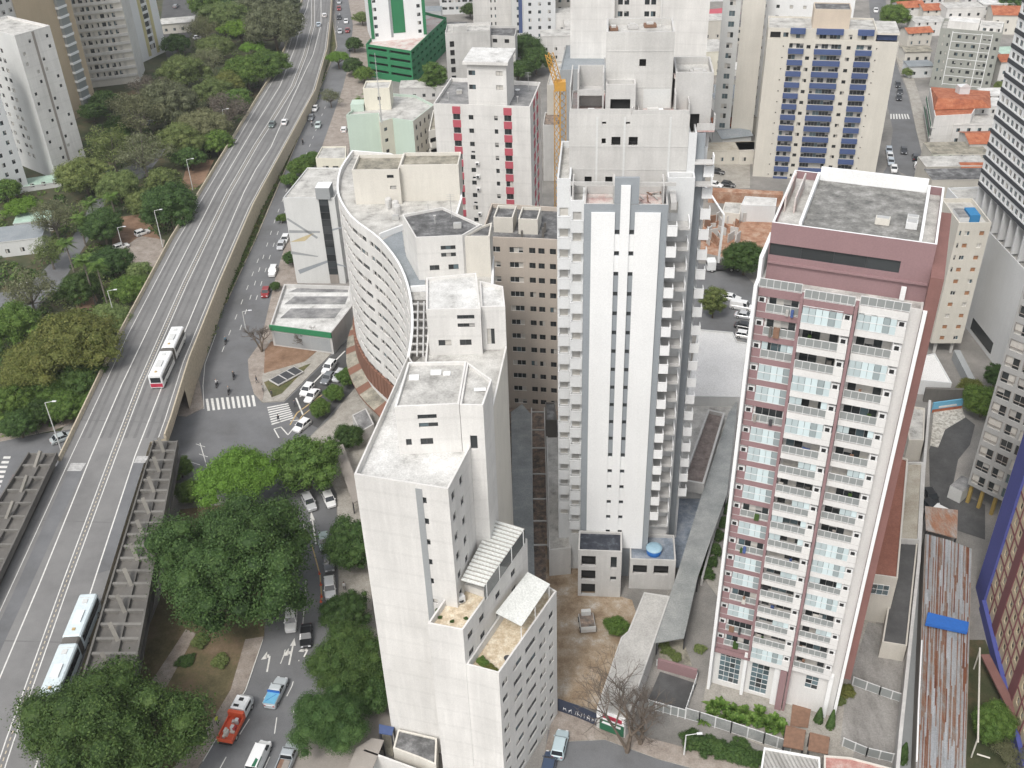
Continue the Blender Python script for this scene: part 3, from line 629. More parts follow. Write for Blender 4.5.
b.part('open_frame', m); m = MB(); fbox(m, T, -2.9, -2.75, 6.3, 14.9, 71.9, 74.5, 'pale_concrete'); b.part('edge_wall', m)
m = MB(); fbox(m, T, 5.2, 9.6, 6.3, 7.8, 70.95, 71.05, 'terrace_pink'); b.part('pink_screed', m)
for s0_, s1_, d0_, d1_, z0_, z1_ in ((4.6, 4.75, 6.05, 8.5, 71.2, 72.0), (4.76, 11.5, 6.02, 6.16, 71.2, 71.75), (11.35, 11.5, 6.2, 8.4, 71.2, 72.6), (-2.9, 4.55, 6.02, 6.14, 71.2, 71.9), (9.7, 9.85, 6.2, 8.4, 71.2, 73.6), (5.4, 5.5, 6.3, 8.5, 71.2, 71.5)):
    m = MB(); fbox(m, T, s0_, s1_, d0_, d1_, z0_, z1_, 'pale_concrete'); b.part('parapet_wall', m)
for z_ in (64.1, 67.1): m = MB(); fbox(m, T, -2.97, 11.62, 5.96, 5.998, z_, z_+.12, 'pale_concrete'); b.part('slab_edge', m)
for s_ in (.35, 3.7, 9.2): m = MB(); fbox(m, T, s_, s_+.25, 5.955, 5.997, 61.3, 70.9, 'light_grey'); b.part('wall_joint', m)
for z_ in (73.6, 78.0): m = MB(); fbox(m, T, 1.34, 9.41, 8.56, 8.598, z_, z_+.12, 'pale_concrete'); b.part('slab_edge', m)
m = MB(); fbox(m, T, 6.0, 9.3, 8.54, 8.597, 71.1, 73.5, 'light_grey'); b.part('render_patch', m)
for i_, s_ in enumerate((6.6, 7.2, 7.9)): m = MB(); c_ = T(s_, 7.2); m.box(c_.x-.5, c_.x+.5, c_.y-.25, c_.y+.25, 71.06, 71.3+.1*i_, 'clean_white'); b.part('sheet_stack', m)
for s0_, s1_, z_ in ((12.6, 14.9, 65.0), (12.6, 14.9, 62.1)): m = MB(); fbox(m, T, s0_, s1_, 5.6, 6.98, z_, z_+.16, 'pale_concrete'); fbox(m, T, s1_-.14, s1_, 5.6, 6.98, z_+.163, z_+1.1, 'clean_white'); b.part('corner_balcony', m)
m = MB(); p = T(-.3, 6.6); fbox(m, T, -.9, .3, 6.35, 6.9, 70.96, 71.5, 'wood'); fbox(m, T, -.7, .1, 6.4, 6.8, 71.503, 71.75, 'sign_white'); tag(m.build('material_pile'), 'pile of boards under a white sack on the unfinished tower roof', 'building material')
m = MB(); c = T(8.0, 13.2); m.tube((c.x, c.y, 79.6), (c.x, c.y, 83.2), .03, 'alu', 5)
b.part('roof_mast', m)
for q, (s0_, d0_, z0_) in enumerate([(2.2, 6.6, 79.65), (4.5, 9.5, 79.65), (6.6, 12, 79.65), (10.4, 9.4, 74.65), (12.6, 11, 74.65), (-1, 12, 71.0), (7.2, 7.2, 71.06)]):
    m = MB(); c = T(s0_, d0_ if z0_ < 79 else 10.2+d0_*.25); w_ = .5+.12*q; m.box(-w_, w_, -.5, .5, 0, .35, rng.choice(['pale_concrete', 'wood', 'terrace_pink'])); m.box(-w_*.6, w_*.5, -.35, .3, .352, .55, 'concrete'); o = m.build('debris_pile', b.root, Vector((0, 0, 0))); o.location = Vector((c.x, c.y, z0_))-wloc(b.root)
m = MB()
for q in range(14):
    s, d = rng.uniform(5.8, 9.0), rng.uniform(1.0, 5.0); p = T(s, d); a = rng.uniform(0, 3); L = rng.uniform(.6, 2.0)
    m.bar((p.x, p.y, 61.3+q*.02), (p.x+L*math.cos(a), p.y+L*math.sin(a), 61.32+q*.02), .14, .1, rng.choice(['wood', 'terrace_pink', 'pale_concrete']))
tag(m.build('timber_scatter'), 'scattered timber boards on the pinkish open terrace of the unfinished tower', 'timber')
# podium: front annex, tank roof, decks
def prism_px(mb, pts, z0, z1, mat, top=None):
    p = ccw([at2(x, y, z1) for x, y in pts]); mb.prism(p, z0, z1, mat, top)
zA = 9.0
m = MB(); fbox(m, T, -1.9, 6.0, -.02, -.5, 0, .1, 'concrete')
fA = frect(T, -1.1, 5.3, -4.6, -.35)
b.block(0, zA, 'pale_concrete', {0: [(.5, 2.6, 6.2, 8.3, 'hole'), (.5, 2.6, 3.3, 5.4, 'hole'), (.5, 2.6, .2, 2.6, 'hole'), (4.8, 5.7, 5.8, 8.3, 'dark'), (4.8, 5.7, 3.3, 4.3, 'dark')]}, fA, .4, 'tarp_dark', 'annex', .5)
b.block(0, 5.6, 'pale_concrete', {0: [(.5, 2.6, 3.0, 4.9, 'hole'), (3.6, 5.8, 3.0, 4.9, 'hole')]}, frect(T, 6.6, 13.4, -2.6, 3), .5, 'deck_blue', 'tank_annex', .5)
b.block(0, 6.8, 'pale_concrete', {0: [(1.2, 2.4, 4.4, 6.0, 'hole')]}, frect(T, 9.3, 12.2, 3.003, 9.5), .8, 'tarp_dark', 'side_annex', .4)
b.finish(100)
tk = MB(); c = T(10.2, -.6); tk.lathe((c.x, c.y, 5.61), [(1.05, 0), (1.2, 1.0)], 'tank_blue', 20); tk.lathe((c.x, c.y, 6.62), [(1.23, 0), (1.24, .1), (1.0, .28), (.4, .36)], 'tank_lid', 20)
tag(tk.build('water_tank', None, None, True), 'round blue water tank with a pale lid on the low roof beside the unfinished tower', 'water tank')

# ================================================================ pink and white balcony tower on the right
Q0 = Vector((25.1, 92.8)); Q1 = Vector((40.75, 86.2)); Q = frame(Q0, Q1-Q0); LQ = (Q1-Q0).length
b = Building('apartment_tower', 'tall pink and white apartment tower with glazed balconies in three columns', 'tower', frect(Q, .4, LQ-.5, 1.5, 17))
FQ = 2.83; NF = 19; ZT = 65.1-FQ; ZB = ZT-NF*FQ   # first balcony floor
cols = [(.45, 4.75, 1.1, 'pink_paint', 'L'), (5.15, 10.1, .15, 'balcony_white', 'R'), (10.55, 15.3, .55, 'balcony_white', 'R')]
ops = []
for k in range(NF):
    z = ZB+k*FQ
    for s0, s1, d, mt, sd in cols:
        x0 = s0-.4+.15; w = s1-s0-1.3; x0 = x0+(1.0 if sd == 'L' else .1); ops.append((x0, x0+w, z+.12, z+2.3, 'slide'))
ops += [(.5, 2.0, 1.2, 6.4, 'grid'), (2.05, 3.6, 1.2, 6.4, 'grid'), (5.3, 7.9, .3, 6.2, 'grid')] [1:] if False else [(.75, 3.5, 1.0, 6.8, 'grid'), (5.0, 7.3, .6, 6.2, 'grid'), (12.0, 13.6, 4.2, 6.6, 'grid')]
b.block(0, ZT, 'balcony_white', {0: ops}, parapet=.05, roof='roof_pale', mats={1: 'brick_red', 2: 'pink_paint', 3: 'clean_white'}, depth=.12)
l = wloc(b.root)
fin = MB()
fbox(fin, Q, 0, .38, .2, 1.9, 0, ZT+.6, 'clean_white'); fbox(fin, Q, 0, .38, 1.903, 8, 0, 65.3, 'clean_white'); b.part('corner_fin', fin)
fin = MB(); fbox(fin, Q, LQ-.48, LQ+.75, .9, 16.5, 8.5, 66.3, 'brick_red'); b.part('side_fin', fin)
fin = MB(); fbox(fin, Q, LQ-.48, LQ-.1, .35, .898, 0, ZT+.4, 'clean_white'); b.part('corner_fin', fin)
for s in (4.8, 10.16): fin = MB(); fbox(fin, Q, s, s+.32, .2 if s < 5 else .1, 1.49, (ZB-.2 if s < 5 else 0), ZT, 'pink_paint'); b.part('pier', fin)
for sa, sb, da in ((4.35, 4.78, .8), (8.4, 9.15, .7), (15.2, 15.75, .9)): fin = MB(); fbox(fin, Q, sa, sb, da, 1.45, 0, ZB-.3, 'clean_white'); b.part('lobby_pier', fin)
# balcony meshes: one per column kind
def rail_mb(w, h=1.0):
    m = MB(); n = max(2, round(w/.75))
    for i in range(n+1): x = w*i/n; m.box(x-.025, x+.025, -.025, .025, 0, h, 'white_metal')
    m.box(0, w, -.035, .035, h, h+.06, 'white_metal'); m.box(0, w, -.028, .028, .08, .13, 'white_metal'); 
    m.box(.03, w-.03, -.008, .008, .14, h-.01, 'screen_rail'); return m
m_, t_, b_ = nodes('screen_rail'); b_.inputs['Base Color'].default_value = (.25, .265, .26, 1); b_.inputs['Roughness'].default_value = .35
def glazing_mb(w, z0, z1, r, full=True):
    m = MB(); n = max(3, round(w/.62)); gap = None if full else (r.randrange(n//2), )
    i = 0
    for i in range(n):
        if gap and gap[0] <= i < gap[0]+n//2: continue
        x0, x1 = w*i/n, w*(i+1)/n; m.box(x0+.02, x1-.02, -.012+.012*(i % 2), .012*(i % 2)+.004, z0, z1, 'screen_glass')
    m.box(0, w, -.03, .03, z1+.002, z1+.07, 'white_metal')
    if full: m.box(0, w, -.035, -.014, 1.02, 1.1, 'white_metal'); m.box(0, w, -.035, -.014, z0, z0+.06, 'white_metal')
    return m
ac = MB(); ac.box(-.4, .4, -.3, .3, 0, .65, 'white_metal')
ac.lathe((0, -.302, .32), [(.26, 0), (.26, .0)], 'black', 4) if False else ac.box(-.27, .2, -.312, -.302, .08, .57, 'black')
ac_me = ac.mesh('air_conditioner'); r2 = random.Random(11)
glz = {0: [0, 1, 1, 0, 0, 0, 2, 2, 2, 0, 2, 2, 0, 2, 2, 2, 0, 0, 0, 1], 1: [1, 0, 1, 0, 0, 2, 0, 1, 0, 0, 1, 2, 0, 0, 2, 0, 0, 0, 0, 2], 2: [0, 0, 1, 2, 0, 0, 1, 0, 2, 2, 2, 0, 0, 1, 0, 0, 0, 2, 0, 0]}
glz = {0: list('00G0GG0G0GGGG0GGH00H'), 1: list('G0H00H0HHH0H0GHG00G0'), 2: list('00H0GHGG0H0H0H00G0GH')}
fur = ['wood', 'brown_grey', 'curtain', 'cloth_blue', 'dark_metal', 'shutter', 'dark_concrete', 'leaf_deep']
for ci, (s0, s1, d, mt, sd) in enumerate(cols):
    w = s1-s0; wr = w-.95; D = 1.5-d
    fm = MB(); fm.box(0, w, 0, D-.003, -.72, .0, mt); fm.box(0, w, .003, D-.01, .002, .05, 'pale_concrete')
    x0 = 0 if sd == 'L' else wr+.02
    fm.box(x0, x0+.93, .02, .2, .052, 1.05, mt); fm.box(x0+(.83 if sd == 'L' else 0), x0+(.93 if sd == 'L' else .1), .2, D-.01, .052, 2.1, mt)
    me = fm.mesh('balcony'); rm = rail_mb(wr).mesh('railing'); gx = .95 if sd == 'L' else .02
    for k in range(NF):
        z = ZB+k*FQ; p = Q(s0, d); o = inst('balcony', me, b.root, (p.x-l.x, p.y-l.y, z-l.z), Q.a)
        inst('railing', rm, o, (gx, .07, .052))
        q = inst('air_conditioner', ac_me, o, (.45 if sd == 'L' else wr+.5, .42, 1.08))
        kind = glz[ci][k]
        if kind != '0': o2 = glazing_mb(wr, .06 if kind == 'G' else 1.12, 2.02, r2, kind == 'G').build('glass_screen', o, Vector((0, 0, 0))); o2.location = (gx, .012 if kind == 'G' else .16, 0)
        else:
            for j in range(2):
                fu = MB(); x = r2.uniform(.2, wr-.6); h = r2.uniform(.5, 1.3); fu.box(x, x+r2.uniform(.25, .7), D-.7+j*.07, D-.4+j*.07, .054, h, r2.choice(fur))
                o2 = fu.build('furniture', o, Vector((0, 0, 0))); o2.location = (gx-.1, 0, 0)
fm = MB()
for i_, (s0, s1, d, mt, sd) in enumerate(cols): fbox(fm, Q, s0, s1, d, 1.49, ZT-.94, ZT+.02, 'pink_paint' if i_ < 2 else mt, 'pale_concrete')
b.part('terrace_edge', fm)
for s0, s1, d, mt, sd in cols:
    o = rail_mb(s1-s0).build('terrace_railing', b.root, Vector((0, 0, 0))); p = Q(s0, d+.08); o.location = (p.x-l.x, p.y-l.y, ZT+.03); o.rotation_euler = (0, 0, Q.a)
fm = MB(); fbox(fm, Q, .45, 15.3, .3, 1.49, ZB-.94-.0, ZB-.96+.0, 'pink_paint') if False else None
fm = MB(); fbox(fm, Q, .42, 10.1, .7, 1.48, ZB-1.35, ZB-.96, 'pink_paint'); b.part('lobby_band', fm)
fm = MB(); fbox(fm, Q, 9.2, 10.05, .02, .65, 0, ZB-.97, 'pink_paint'); b.part('lobby_pillar', fm)
# penthouse with its dark ribbon window and roof
s0, z0 = onp(772.2, 222.3, Q(0, 3.2), Q.u); s1, z1 = onp(936.6, 247.0, Q(0, 3.2), Q.u)
PH = frect(Q, s0, s1, 3.2, 17.5)
b.block(ZT, z0-.9, 'pink_paint', {0: [(.05, (s1-s0)*.815, z0-3.7, z0-2.3, 'band')]}, PH, .9, 'roof_pale', 'penthouse', .25, cap='clean_white', mats={1: 'clean_white', 2: 'clean_white', 3: 'clean_white'})
fm = MB(); fbox(fm, Q, s0+2.9, s1-1.7, 3.55, 16.5, z0-.895, z0-.45, 'clean_white', 'roof_slab'); b.part('roof_slab', fm)
fm = MB(); fbox(fm, Q, s0+2.6, s0+2.88, 3.5, 16.9, z0-.895, z0+.3, 'clean_white'); fbox(fm, Q, s1-1.68, s1-1.4, 3.5, 16.9, z0-.895, z0+.3, 'clean_white'); fbox(fm, Q, s0+2.9, s1-1.7, 16.52, 16.9, z0-.895, z0+1.0, 'clean_white'); b.part('roof_parapet', fm)
fm = MB(); fbox(fm, Q, s0+.05, s1-.05, 2.9, 3.19, ZT+2.0, ZT+2.18, 'pink_paint'); b.part('ledge', fm)
fm = MB()
for sx in (s0+.4, s0+1.4): fbox(fm, Q, sx, sx+.15, 8, 15, z0-.89, z0+.8, 'terrace_pink')
b.part('duct_walls', fm)
fm = MB(); fbox(fm, Q, s1-3.2+1.0-.2, s1-1.9, 2.7, 2.95, ZT+.1, ZT+1.6, 'clean_white'); b.part('service_box', fm)
b.finish(100)
for (x, y, w, dd, mt, lab) in ((866+16, 224, 1.4, .8, 'cream_paint', 'cream rooftop air unit on the slab roof of the pink balcony tower'), (911, 228, 1.1, .9, 'white_metal', 'white rooftop air unit nearest the edge on the pink tower roof'), (912, 222.5, 1.1, .7, 'light_grey', 'pale grey rooftop air unit behind the white one on the pink tower roof')):
    p = at(x, y, z0-.45); m = MB(); m.box(-w/2, w/2, -dd/2, dd/2, 0.05, .75, mt); m.box(-w/2+.1, w/2-.1, -dd/2+.1, dd/2-.1, .752, .8, 'alu'); m.box(-w/2, -w/2+.1, -dd/2, dd/2, 0, .048, 'dark_metal'); m.box(w/2-.1, w/2, -dd/2, dd/2, 0, .048, 'dark_metal')
    o = m.build('rooftop_unit'); o.location = p; o.rotation_euler = (0, 0, Q.a); tag(o, lab, 'air conditioner')
# ================================================================ white stepped block in the foreground
A = at2(354, 474, 45.5); B_ = at2(448, 489, 45.5)
main = [A, B_, at2(470, 447, 45.5), at2(408, 355, 45.5)]
b = Building('stepped_apartment_block', 'tall blank white stepped apartment block with terraces, large in the foreground', 'apartment block', main)
F = frame(A, B_-A)
sW = [onp(x, y, A, F.u) for x, y in ((423.5, 500.5), (426, 521.5), (427.5, 542), (429.5, 562), (431, 581), (432, 600.5))]
ops = [(s-.35, s+.35, z-.45, z+.45, 'brown') for s, z in sW[:5]]+[(sW[5][0]-.5, sW[5][0]+.7, sW[5][1]-.35, sW[5][1]+.35, 'brown')]
LB = (main[2]-main[1]).length
opsr = [(c-.5, c+.5, 44.6-FH*k-1.7, 44.6-FH*k-.5) for k in range(6) for c in (1.3, 3.9)]
b.block(0, 44.6, 'white_paint', {0: ops, 1: opsr}, parapet=.9, roof='roof_white', style='brown')
m = MB(); s0, _ = onp(415, 486, A, F.u); fbox(m, F, s0, s0+.75, -.03, -.003, 24, 44.9, 'side_grey'); b.part('drain_strip', m)
# small set of stacked rooms on top
mid = [at2(394.4, 406.8, 51.1), at2(459, 404, 51.1), at2(466.6, 361, 51.1), at2(408, 362, 51.1)]
Lm = (mid[1]-mid[0]).length
b.block(44.605, 50.7, 'white_paint', {0: [(Lm*.34, Lm*.64, 49.3, 49.9, 'rib'), (Lm*.35, Lm*.65, 48.2, 48.8, 'rib'), (Lm*.12, Lm*.21, 45.8, 46.7, 'brown'), (Lm*.35, Lm*.55, 45.8, 46.7, 'brown')]}, mid, .4, 'roof_pale', 'roof_house')
core = [at2(459.5, 404, 51.1), at2(483, 404.5, 51.1), at2(492, 378.7, 51.1), at2(467, 361, 51.1)]
b.block(0, 50.6, 'white_paint', {0: [(.9, 1.7, 45.0, 46.9, 'slide')]}, core, .4, 'roof_pale', 'stair_core')
m = MB()
for px, py, w, d in ((414, 378, 1.1, 1.0), (436, 373, 1.2, .9), (447, 374, .8, .7), (480, 390, 1.3, .5)):
    p = at(px, py, 50.72); m.box(p.x-w/2, p.x+w/2, p.y-d/2, p.y+d/2, 50.72, 50.86, 'clean_white')
    b.part('roof_hatch', m); m = MB()
rear = [at2(430, 352, 44.0)+Vector((-.4, -12.5)), Vector((-2.3, 98.5)), Vector((-.5, 112.65)), at2(502.9, 283, 50.4), at2(476, 272, 50.4), at2(425.4, 277.4, 50.4)]
rear = [Vector((-10.9, 99.4)), Vector((-2.6, 97.2)), Vector((-.5, 112.7)), Vector((-.7, 118.2)), Vector((-4.2, 121.4)), Vector((-10.9, 120.5))]
b.block(0, 43.6, 'white_paint', {}, rear, .5, 'roof_pale', 'rear_wing', mats={1: 'cream_paint'})
p2 = [Vector((-10.4, 112)), Vector((-3.6, 111.8)), Vector((-4.2, 121.3)), Vector((-10.8, 120.4))]
L2 = 6.8
b.block(43.605, 50.0, 'white_paint', {0: [(L2*.56, L2*.88, 48.9, 49.5, 'rib'), (L2*.56, L2*.88, 47.7, 48.3, 'rib'), (L2*.18, L2*.42, 45.0, 45.9, 'brown'), (L2*.58, L2*.8, 45.0, 45.9, 'brown')]}, p2, .4, 'roof_white', 'roof_house')
b.block(43.605, 49.5, 'white_paint', {0: [(.6, 1.6, 44.4, 46.8, 'slide')]}, [Vector((-3.58, 112.9)), Vector((-.52, 112.75)), Vector((-.72, 118.1)), Vector((-3.8, 119.8))], .5, 'roof_white', 'stair_core')
# terraces of the right wing
t1 = [Vector((-10.3, 80.0)), Vector((-6.35, 78.85)), Vector((1.2, 93.1)), Vector((-3.0, 95.2))]
t2 = [Vector((-6.33, 78.84)), Vector((-2.6, 77.4)), Vector((4.55, 89.7)), Vector((1.15, 92.9))]
L1 = (t1[2]-t1[1]).length; L22 = (t2[2]-t2[1]).length
o1 = [(c-.6, c+.6, z, z+1.1) for z in (23.2, 26.0) for c in (1.5, 4.2, 8.2, 12.2)]
o2 = []
for k in range(8):
    for c, w_ in ((1.2, 1.3), (4.2, 2.1), (7.4, 2.6), (10.4, 1.7), (12.7, 1.2)): o2.append((c-w_/2, c+w_/2, 19.9-FH*.95*k, 20.95-FH*.95*k))
b.block(0, 27.9, 'white_paint', {1: o1}, t1, .9, 'tile_sandy', 'terrace_wing', style='brown')
b.block(0, 22.0, 'white_paint', {1: o2, 0: []}, t2, 1.2, 'tile_sandy', 'low_terrace_wing', style='brown')
sheet('striped_roof', [(.2, (.42, .41, .37)), (.5, (.56, .55, .50)), (.8, (.62, .61, .57))], .62, math.atan2(13.1, 7.1), .6)
def slab_px(bl, name, pts, zs, th, mat, under=None):
    P = [at(x, y, z) for (x, y), z in zip(pts, zs)]
    if sum(P[i-1].x*P[i].y-P[i].x*P[i-1].y for i in range(len(P))) < 0: P.reverse()
    m = MB(); n = len(P); k = Vector((0, 0, th))
    m.poly(P, mat); m.poly([p-k for p in reversed(P)], under or mat)
    for i in range(n): q = P[(i+1) % n]; m.poly([P[i]-k, q-k, q, P[i]], under or mat)
    return bl.part(name, m) if bl else m
# corrugated terrace roof, built as real ribs
R0, R1, R2, R3 = at(461, 580.5, 31.2), at(484, 587, 31.2), at(525, 528.6, 31.2), at(494, 519, 31.6)
R0b = at(478, 531, 31.6)
m = MB(); n = 17
for i in range(n):
    f0, f1 = i/n, (i+.62)/n; l0 = R0.lerp(R3, f0); l1 = R0.lerp(R3, f1); r0 = R1.lerp(R2, f0); r1 = R1.lerp(R2, f1); k = Vector((0, 0, .14))
    m.hexa([l0, r0, r1, l1, l0+k, r0+k, r1+k, l1+k], 'canopy')
    f2 = (i+1)/n; l2 = R0.lerp(R3, f2); r2_ = R1.lerp(R2, f2); m.poly([l1, r1, r2_, l2], 'brown_grey')
b.part('corrugated_canopy', m)
for f in (.05, .35, .65, .95):
    m = MB(); p = R1.lerp(R2, f); m.bar((p.x, p.y, 28.8), p, .12, .12, 'white_metal'); b.part('canopy_post', m)
m = MB()
p, q = R1, R2; d = Vector((0, 0, 2.2)); m.poly([p-d, q-d, q, p], 'glass'); b.part('terrace_glazing', m)
m = MB(); fT = frame(t1[1], t1[2]-t1[1]); fbox(m, fT, 6.0, 9.2, .6, 4.2, 27.95, 29.0, 'white_paint'); b.part('terrace_room', m)
slab_px(b, 'white_canopy', [(495.5, 612.7), (521.5, 626), (550, 584), (527.7, 572)], [25.4, 24.9, 24.9, 25.4], .1, 'canopy')
for (x, y) in ((521, 628), (549, 586), (535, 607)): m = MB(); p = at(x, y, 24.8); m.bar((p.x, p.y, 22.02), (p.x, p.y, 24.8), .1, .1, 'white_metal'); b.part('canopy_post', m)
b.finish(100)
for px, py, lab in ((451, 601, 'white air conditioner unit standing first on the sandy upper terrace'), (460, 602, 'white air conditioner unit beside the corrugated canopy on the upper terrace')):
    p = at(px, py, 27.92); m = MB(); m.box(-.55, .55, -.35, .35, .08, 1.0, 'white_metal'); m.lathe((0, -.36, .5), [(.3, 0), (.3, .01)], 'black', 12); m.box(-.5, -.4, -.3, .3, 0, .078, 'dark_metal'); m.box(.4, .5, -.3, .3, 0, .078, 'dark_metal')
    o = m.build('air_conditioner_unit'); o.location = p; o.rotation_euler = (0, 0, .5); tag(o, lab, 'air conditioner')
p = at(507.5, 661, 22.05); m = MB()
m.lathe((0, 0, 0), [(.28, 0), (.3, .5), (.42, .52), (.42, .56)], 'dark_metal', 12); o = m.build('round_table'); o.location = p; tag(o, 'small round dark table on the sandy lower terrace', 'table')

# ================================================================ curved white block behind it
cpx = [(352, 150), (341, 166), (337, 180), (338, 196), (350, 216), (365, 228), (379, 239), (397, 262), (408, 291), (411, 327), (404, 371), (396, 392)]
cw = [at2(x, y, 40) for x, y in cpx]
def smooth(pts, step):
    out = []
    for i in range(len(pts)-1):
        p0, p1, p2, p3 = pts[max(0, i-1)], pts[i], pts[i+1], pts[min(len(pts)-1, i+2)]; n = max(1, round((p2-p1).length/step))
        for j in range(n):
            t = j/n; out.append(.5*((2*p1)+(p2-p0)*t+(2*p0-5*p1+4*p2-p3)*t*t+(3*p1-p0-3*p2+p3)*t**3))
    return out+[pts[-1]]
cs = smooth(cw, 2.6)
foot = cs+[Vector((-11.2, 99.6)), Vector((-11.0, 121.0)), Vector((-2.5, 124.0)), Vector((-2.1, 146.2)), Vector((-9.3, 152.3)), Vector((-7.6, 169)), Vector((-8, 178)), Vector((-22, 191))]
b = Building('curved_apartment_block', 'curved white apartment block with ribbon windows and rust coloured base', 'apartment block', foot)
ops = {}
for i in range(len(cs)-1):
    L = (cs[i+1]-cs[i]).length; ops[i] = [(.02, L-.02, 39.0-2.75*k-1.85, 39.0-2.75*k-.85) for k in range(12)]
    if i % 6 == 3: ops[i] = [(L*.5, L-.02, z0, z1) for _, _, z0, z1 in ops[i]]
b.block(0, 39.0, 'white_paint', ops, parapet=1.0, roof='roof_pale', style='rib', depth=.3, mats={i: 'cream_paint' for i in range(len(cs)-1, len(foot))}, pt=.35, cap='clean_white')
# rust-coloured louvre band and canopy round the base
off = [p for p in cs]
def outward(i):
    d = (cs[min(i+1, len(cs)-1)]-cs[max(i-1, 0)]).normalized(); return Vector((d.y, -d.x))
m = MB(); wood_n = 0
for i in range(2, len(cs)-1):
    for f0, f1 in ((.02, .44), (.52, .94)):
        p, q = cs[i].lerp(cs[i+1], f0)+outward(i)*.5, cs[i].lerp(cs[i+1], f1)+outward(i)*.5; pi, qi = p-outward(i)*.48, q-outward(i)*.48
        m.hexa([(p.x, p.y, 6.2), (q.x, q.y, 6.2), (qi.x, qi.y, 6.2), (pi.x, pi.y, 6.2), (p.x, p.y, 10.4), (q.x, q.y, 10.4), (qi.x, qi.y, 10.4), (pi.x, pi.y, 10.4)], 'rust')
wall('rust', (.25, .125, .085), .18, .25)
b.part('louvre_band', m)
m = MB()
for i in range(2, len(cs)-1):
    p, q = cs[i]+outward(i)*.02, cs[i+1]+outward(i+1)*.02; po, qo = cs[i]+outward(i)*2.6, cs[i+1]+outward(i+1)*2.6
    m.poly([(po.x, po.y, 3.6), (qo.x, qo.y, 3.6), (q.x, q.y, 4.6), (p.x, p.y, 4.6)], 'roof_moss' if i % 3 else 'rust'); m.poly([(po.x, po.y, 3.2), (qo.x, qo.y, 3.2), (qo.x, qo.y, 3.598), (po.x, po.y, 3.598)], 'rust')
b.part('base_canopy', m)
# roof: blue-grey deck, trellised deck, stair head, moss-roofed back rooms
z = 39.03
m = MB(); m.poly([(*at2(x, y, z), z+.03) for x, y in ((381, 241), (399, 264), (409, 291), (411, 292), (425, 292), (425, 277), (417, 270), (405, 252), (402, 230))][::-1], 'roof_bluegrey'); b.part('painted_deck', m)
m = MB(); m.poly([(*at2(x, y, z), z+.03) for x, y in ((412, 300), (414, 327), (407, 368), (428, 352), (426, 300))][::-1], 'dark_concrete'); b.part('trellis_deck', m)
m = MB()
for y in (304, 312, 320, 328, 336, 344, 352): a_, c_ = at(interp([(413, 300), (414, 330), (408, 366)], y), y, 40), at(428, y, 40); m.bar(a_, c_, .22, .25, 'pale_concrete')
for x0, x1 in ((418, 417), (424, 423)): m.bar(at(x0, 302, 40.26), at(x1, 356, 40.26), .2, .25, 'pale_concrete')
b.part('trellis', m)
m = MB(); a_, c_ = at(380, 239, 39.05), at(403, 230, 39.05); m.bar(a_+Vector((0, 0, .5)), c_+Vector((0, 0, .5)), .3, 1.0, 'clean_white'); b.part('deck_wall', m)
m = MB(); a_, c_ = at(411, 292, 39.05), at(426, 291, 39.05); m.bar(a_+Vector((0, 0, .5)), c_+Vector((0, 0, .5)), .3, 1.0, 'clean_white'); b.part('deck_wall', m)
p1 = [Vector((-13.7, 140.8)), Vector((-6.7, 141.0)), Vector((-3.9, 144.5)), Vector((-10.0, 151.4)), Vector((-16.3, 149.1))]
L1 = 7.0
b.block(39.005, 45.9, 'white_paint', {0: [(L1*.52, L1*.84, 44.0, 44.7, 'rib'), (L1*.52, L1*.84, 42.8, 43.5, 'rib'), (L1*.25, L1*.46, 40.6, 41.5, 'brown'), (L1*.66, L1*.88, 40.6, 41.5, 'brown')], 1: [(.8, 1.6, 39.4, 42, 'hole')]}, p1, .4, 'roof_dark', 'roof_house')
b.block(39.006, 45.6, 'cream_paint', {}, [Vector((-6.6, 141.4)), Vector((-2.6, 141.2)), Vector((-2.2, 146)), Vector((-3.8, 144.8))], .3, 'roof_dark', 'roof_house')
bk = [at2(354, 228+1, 39.1), at2(379, 214, 39.1), at2(430, 226, 39.1)]
# cream back block rising behind the rear terrace
def rise(pts, z0, z1): return [at2(x, y, z0) for x, y in pts]
q0, q1, q2 = at2(356, 204, 39.1), at2(392, 200, 39.1), at2(402, 214, 39.1)
r0 = Vector((q0.x, q0.y)); u_ = Vector((1, -.06)).normalized(); v_ = Vector((.06, 1)).normalized()
zc = onp(352, 170, r0, u_)[1]-.6
b.block(39.007, zc, 'cream_paint', {0: [(3.4, 4.4, 41.2, 42.6, 'wood_door'), (6.0, 7.2, 43.9, 44.5, 'rib'), (6.4, 7.5, 41.8, 42.5, 'rib')][1:]}, [r0, r0+u_*8.2, r0+u_*8.2+v_*7, r0+v_*7], .6, 'roof_moss', 'roof_house')
b.block(39.008, zc+.3, 'cream_paint', {}, [r0+u_*8.22+v_*1.2, r0+u_*18.5+v_*1.2, r0+u_*18.5+v_*7, r0+u_*8.22+v_*7], .6, 'roof_moss', 'roof_house')
for px, py in ((389, 207), (396, 210), (398, 214)):
    m = MB(); p = at(px, py, 39.02); m.lathe((p.x, p.y, 39.02), [(.6, 0), (.62, 1.5), (.45, 1.75)], 'pale_concrete', 10); b.part('water_drum', m)
b.finish(100)
CURVED = b
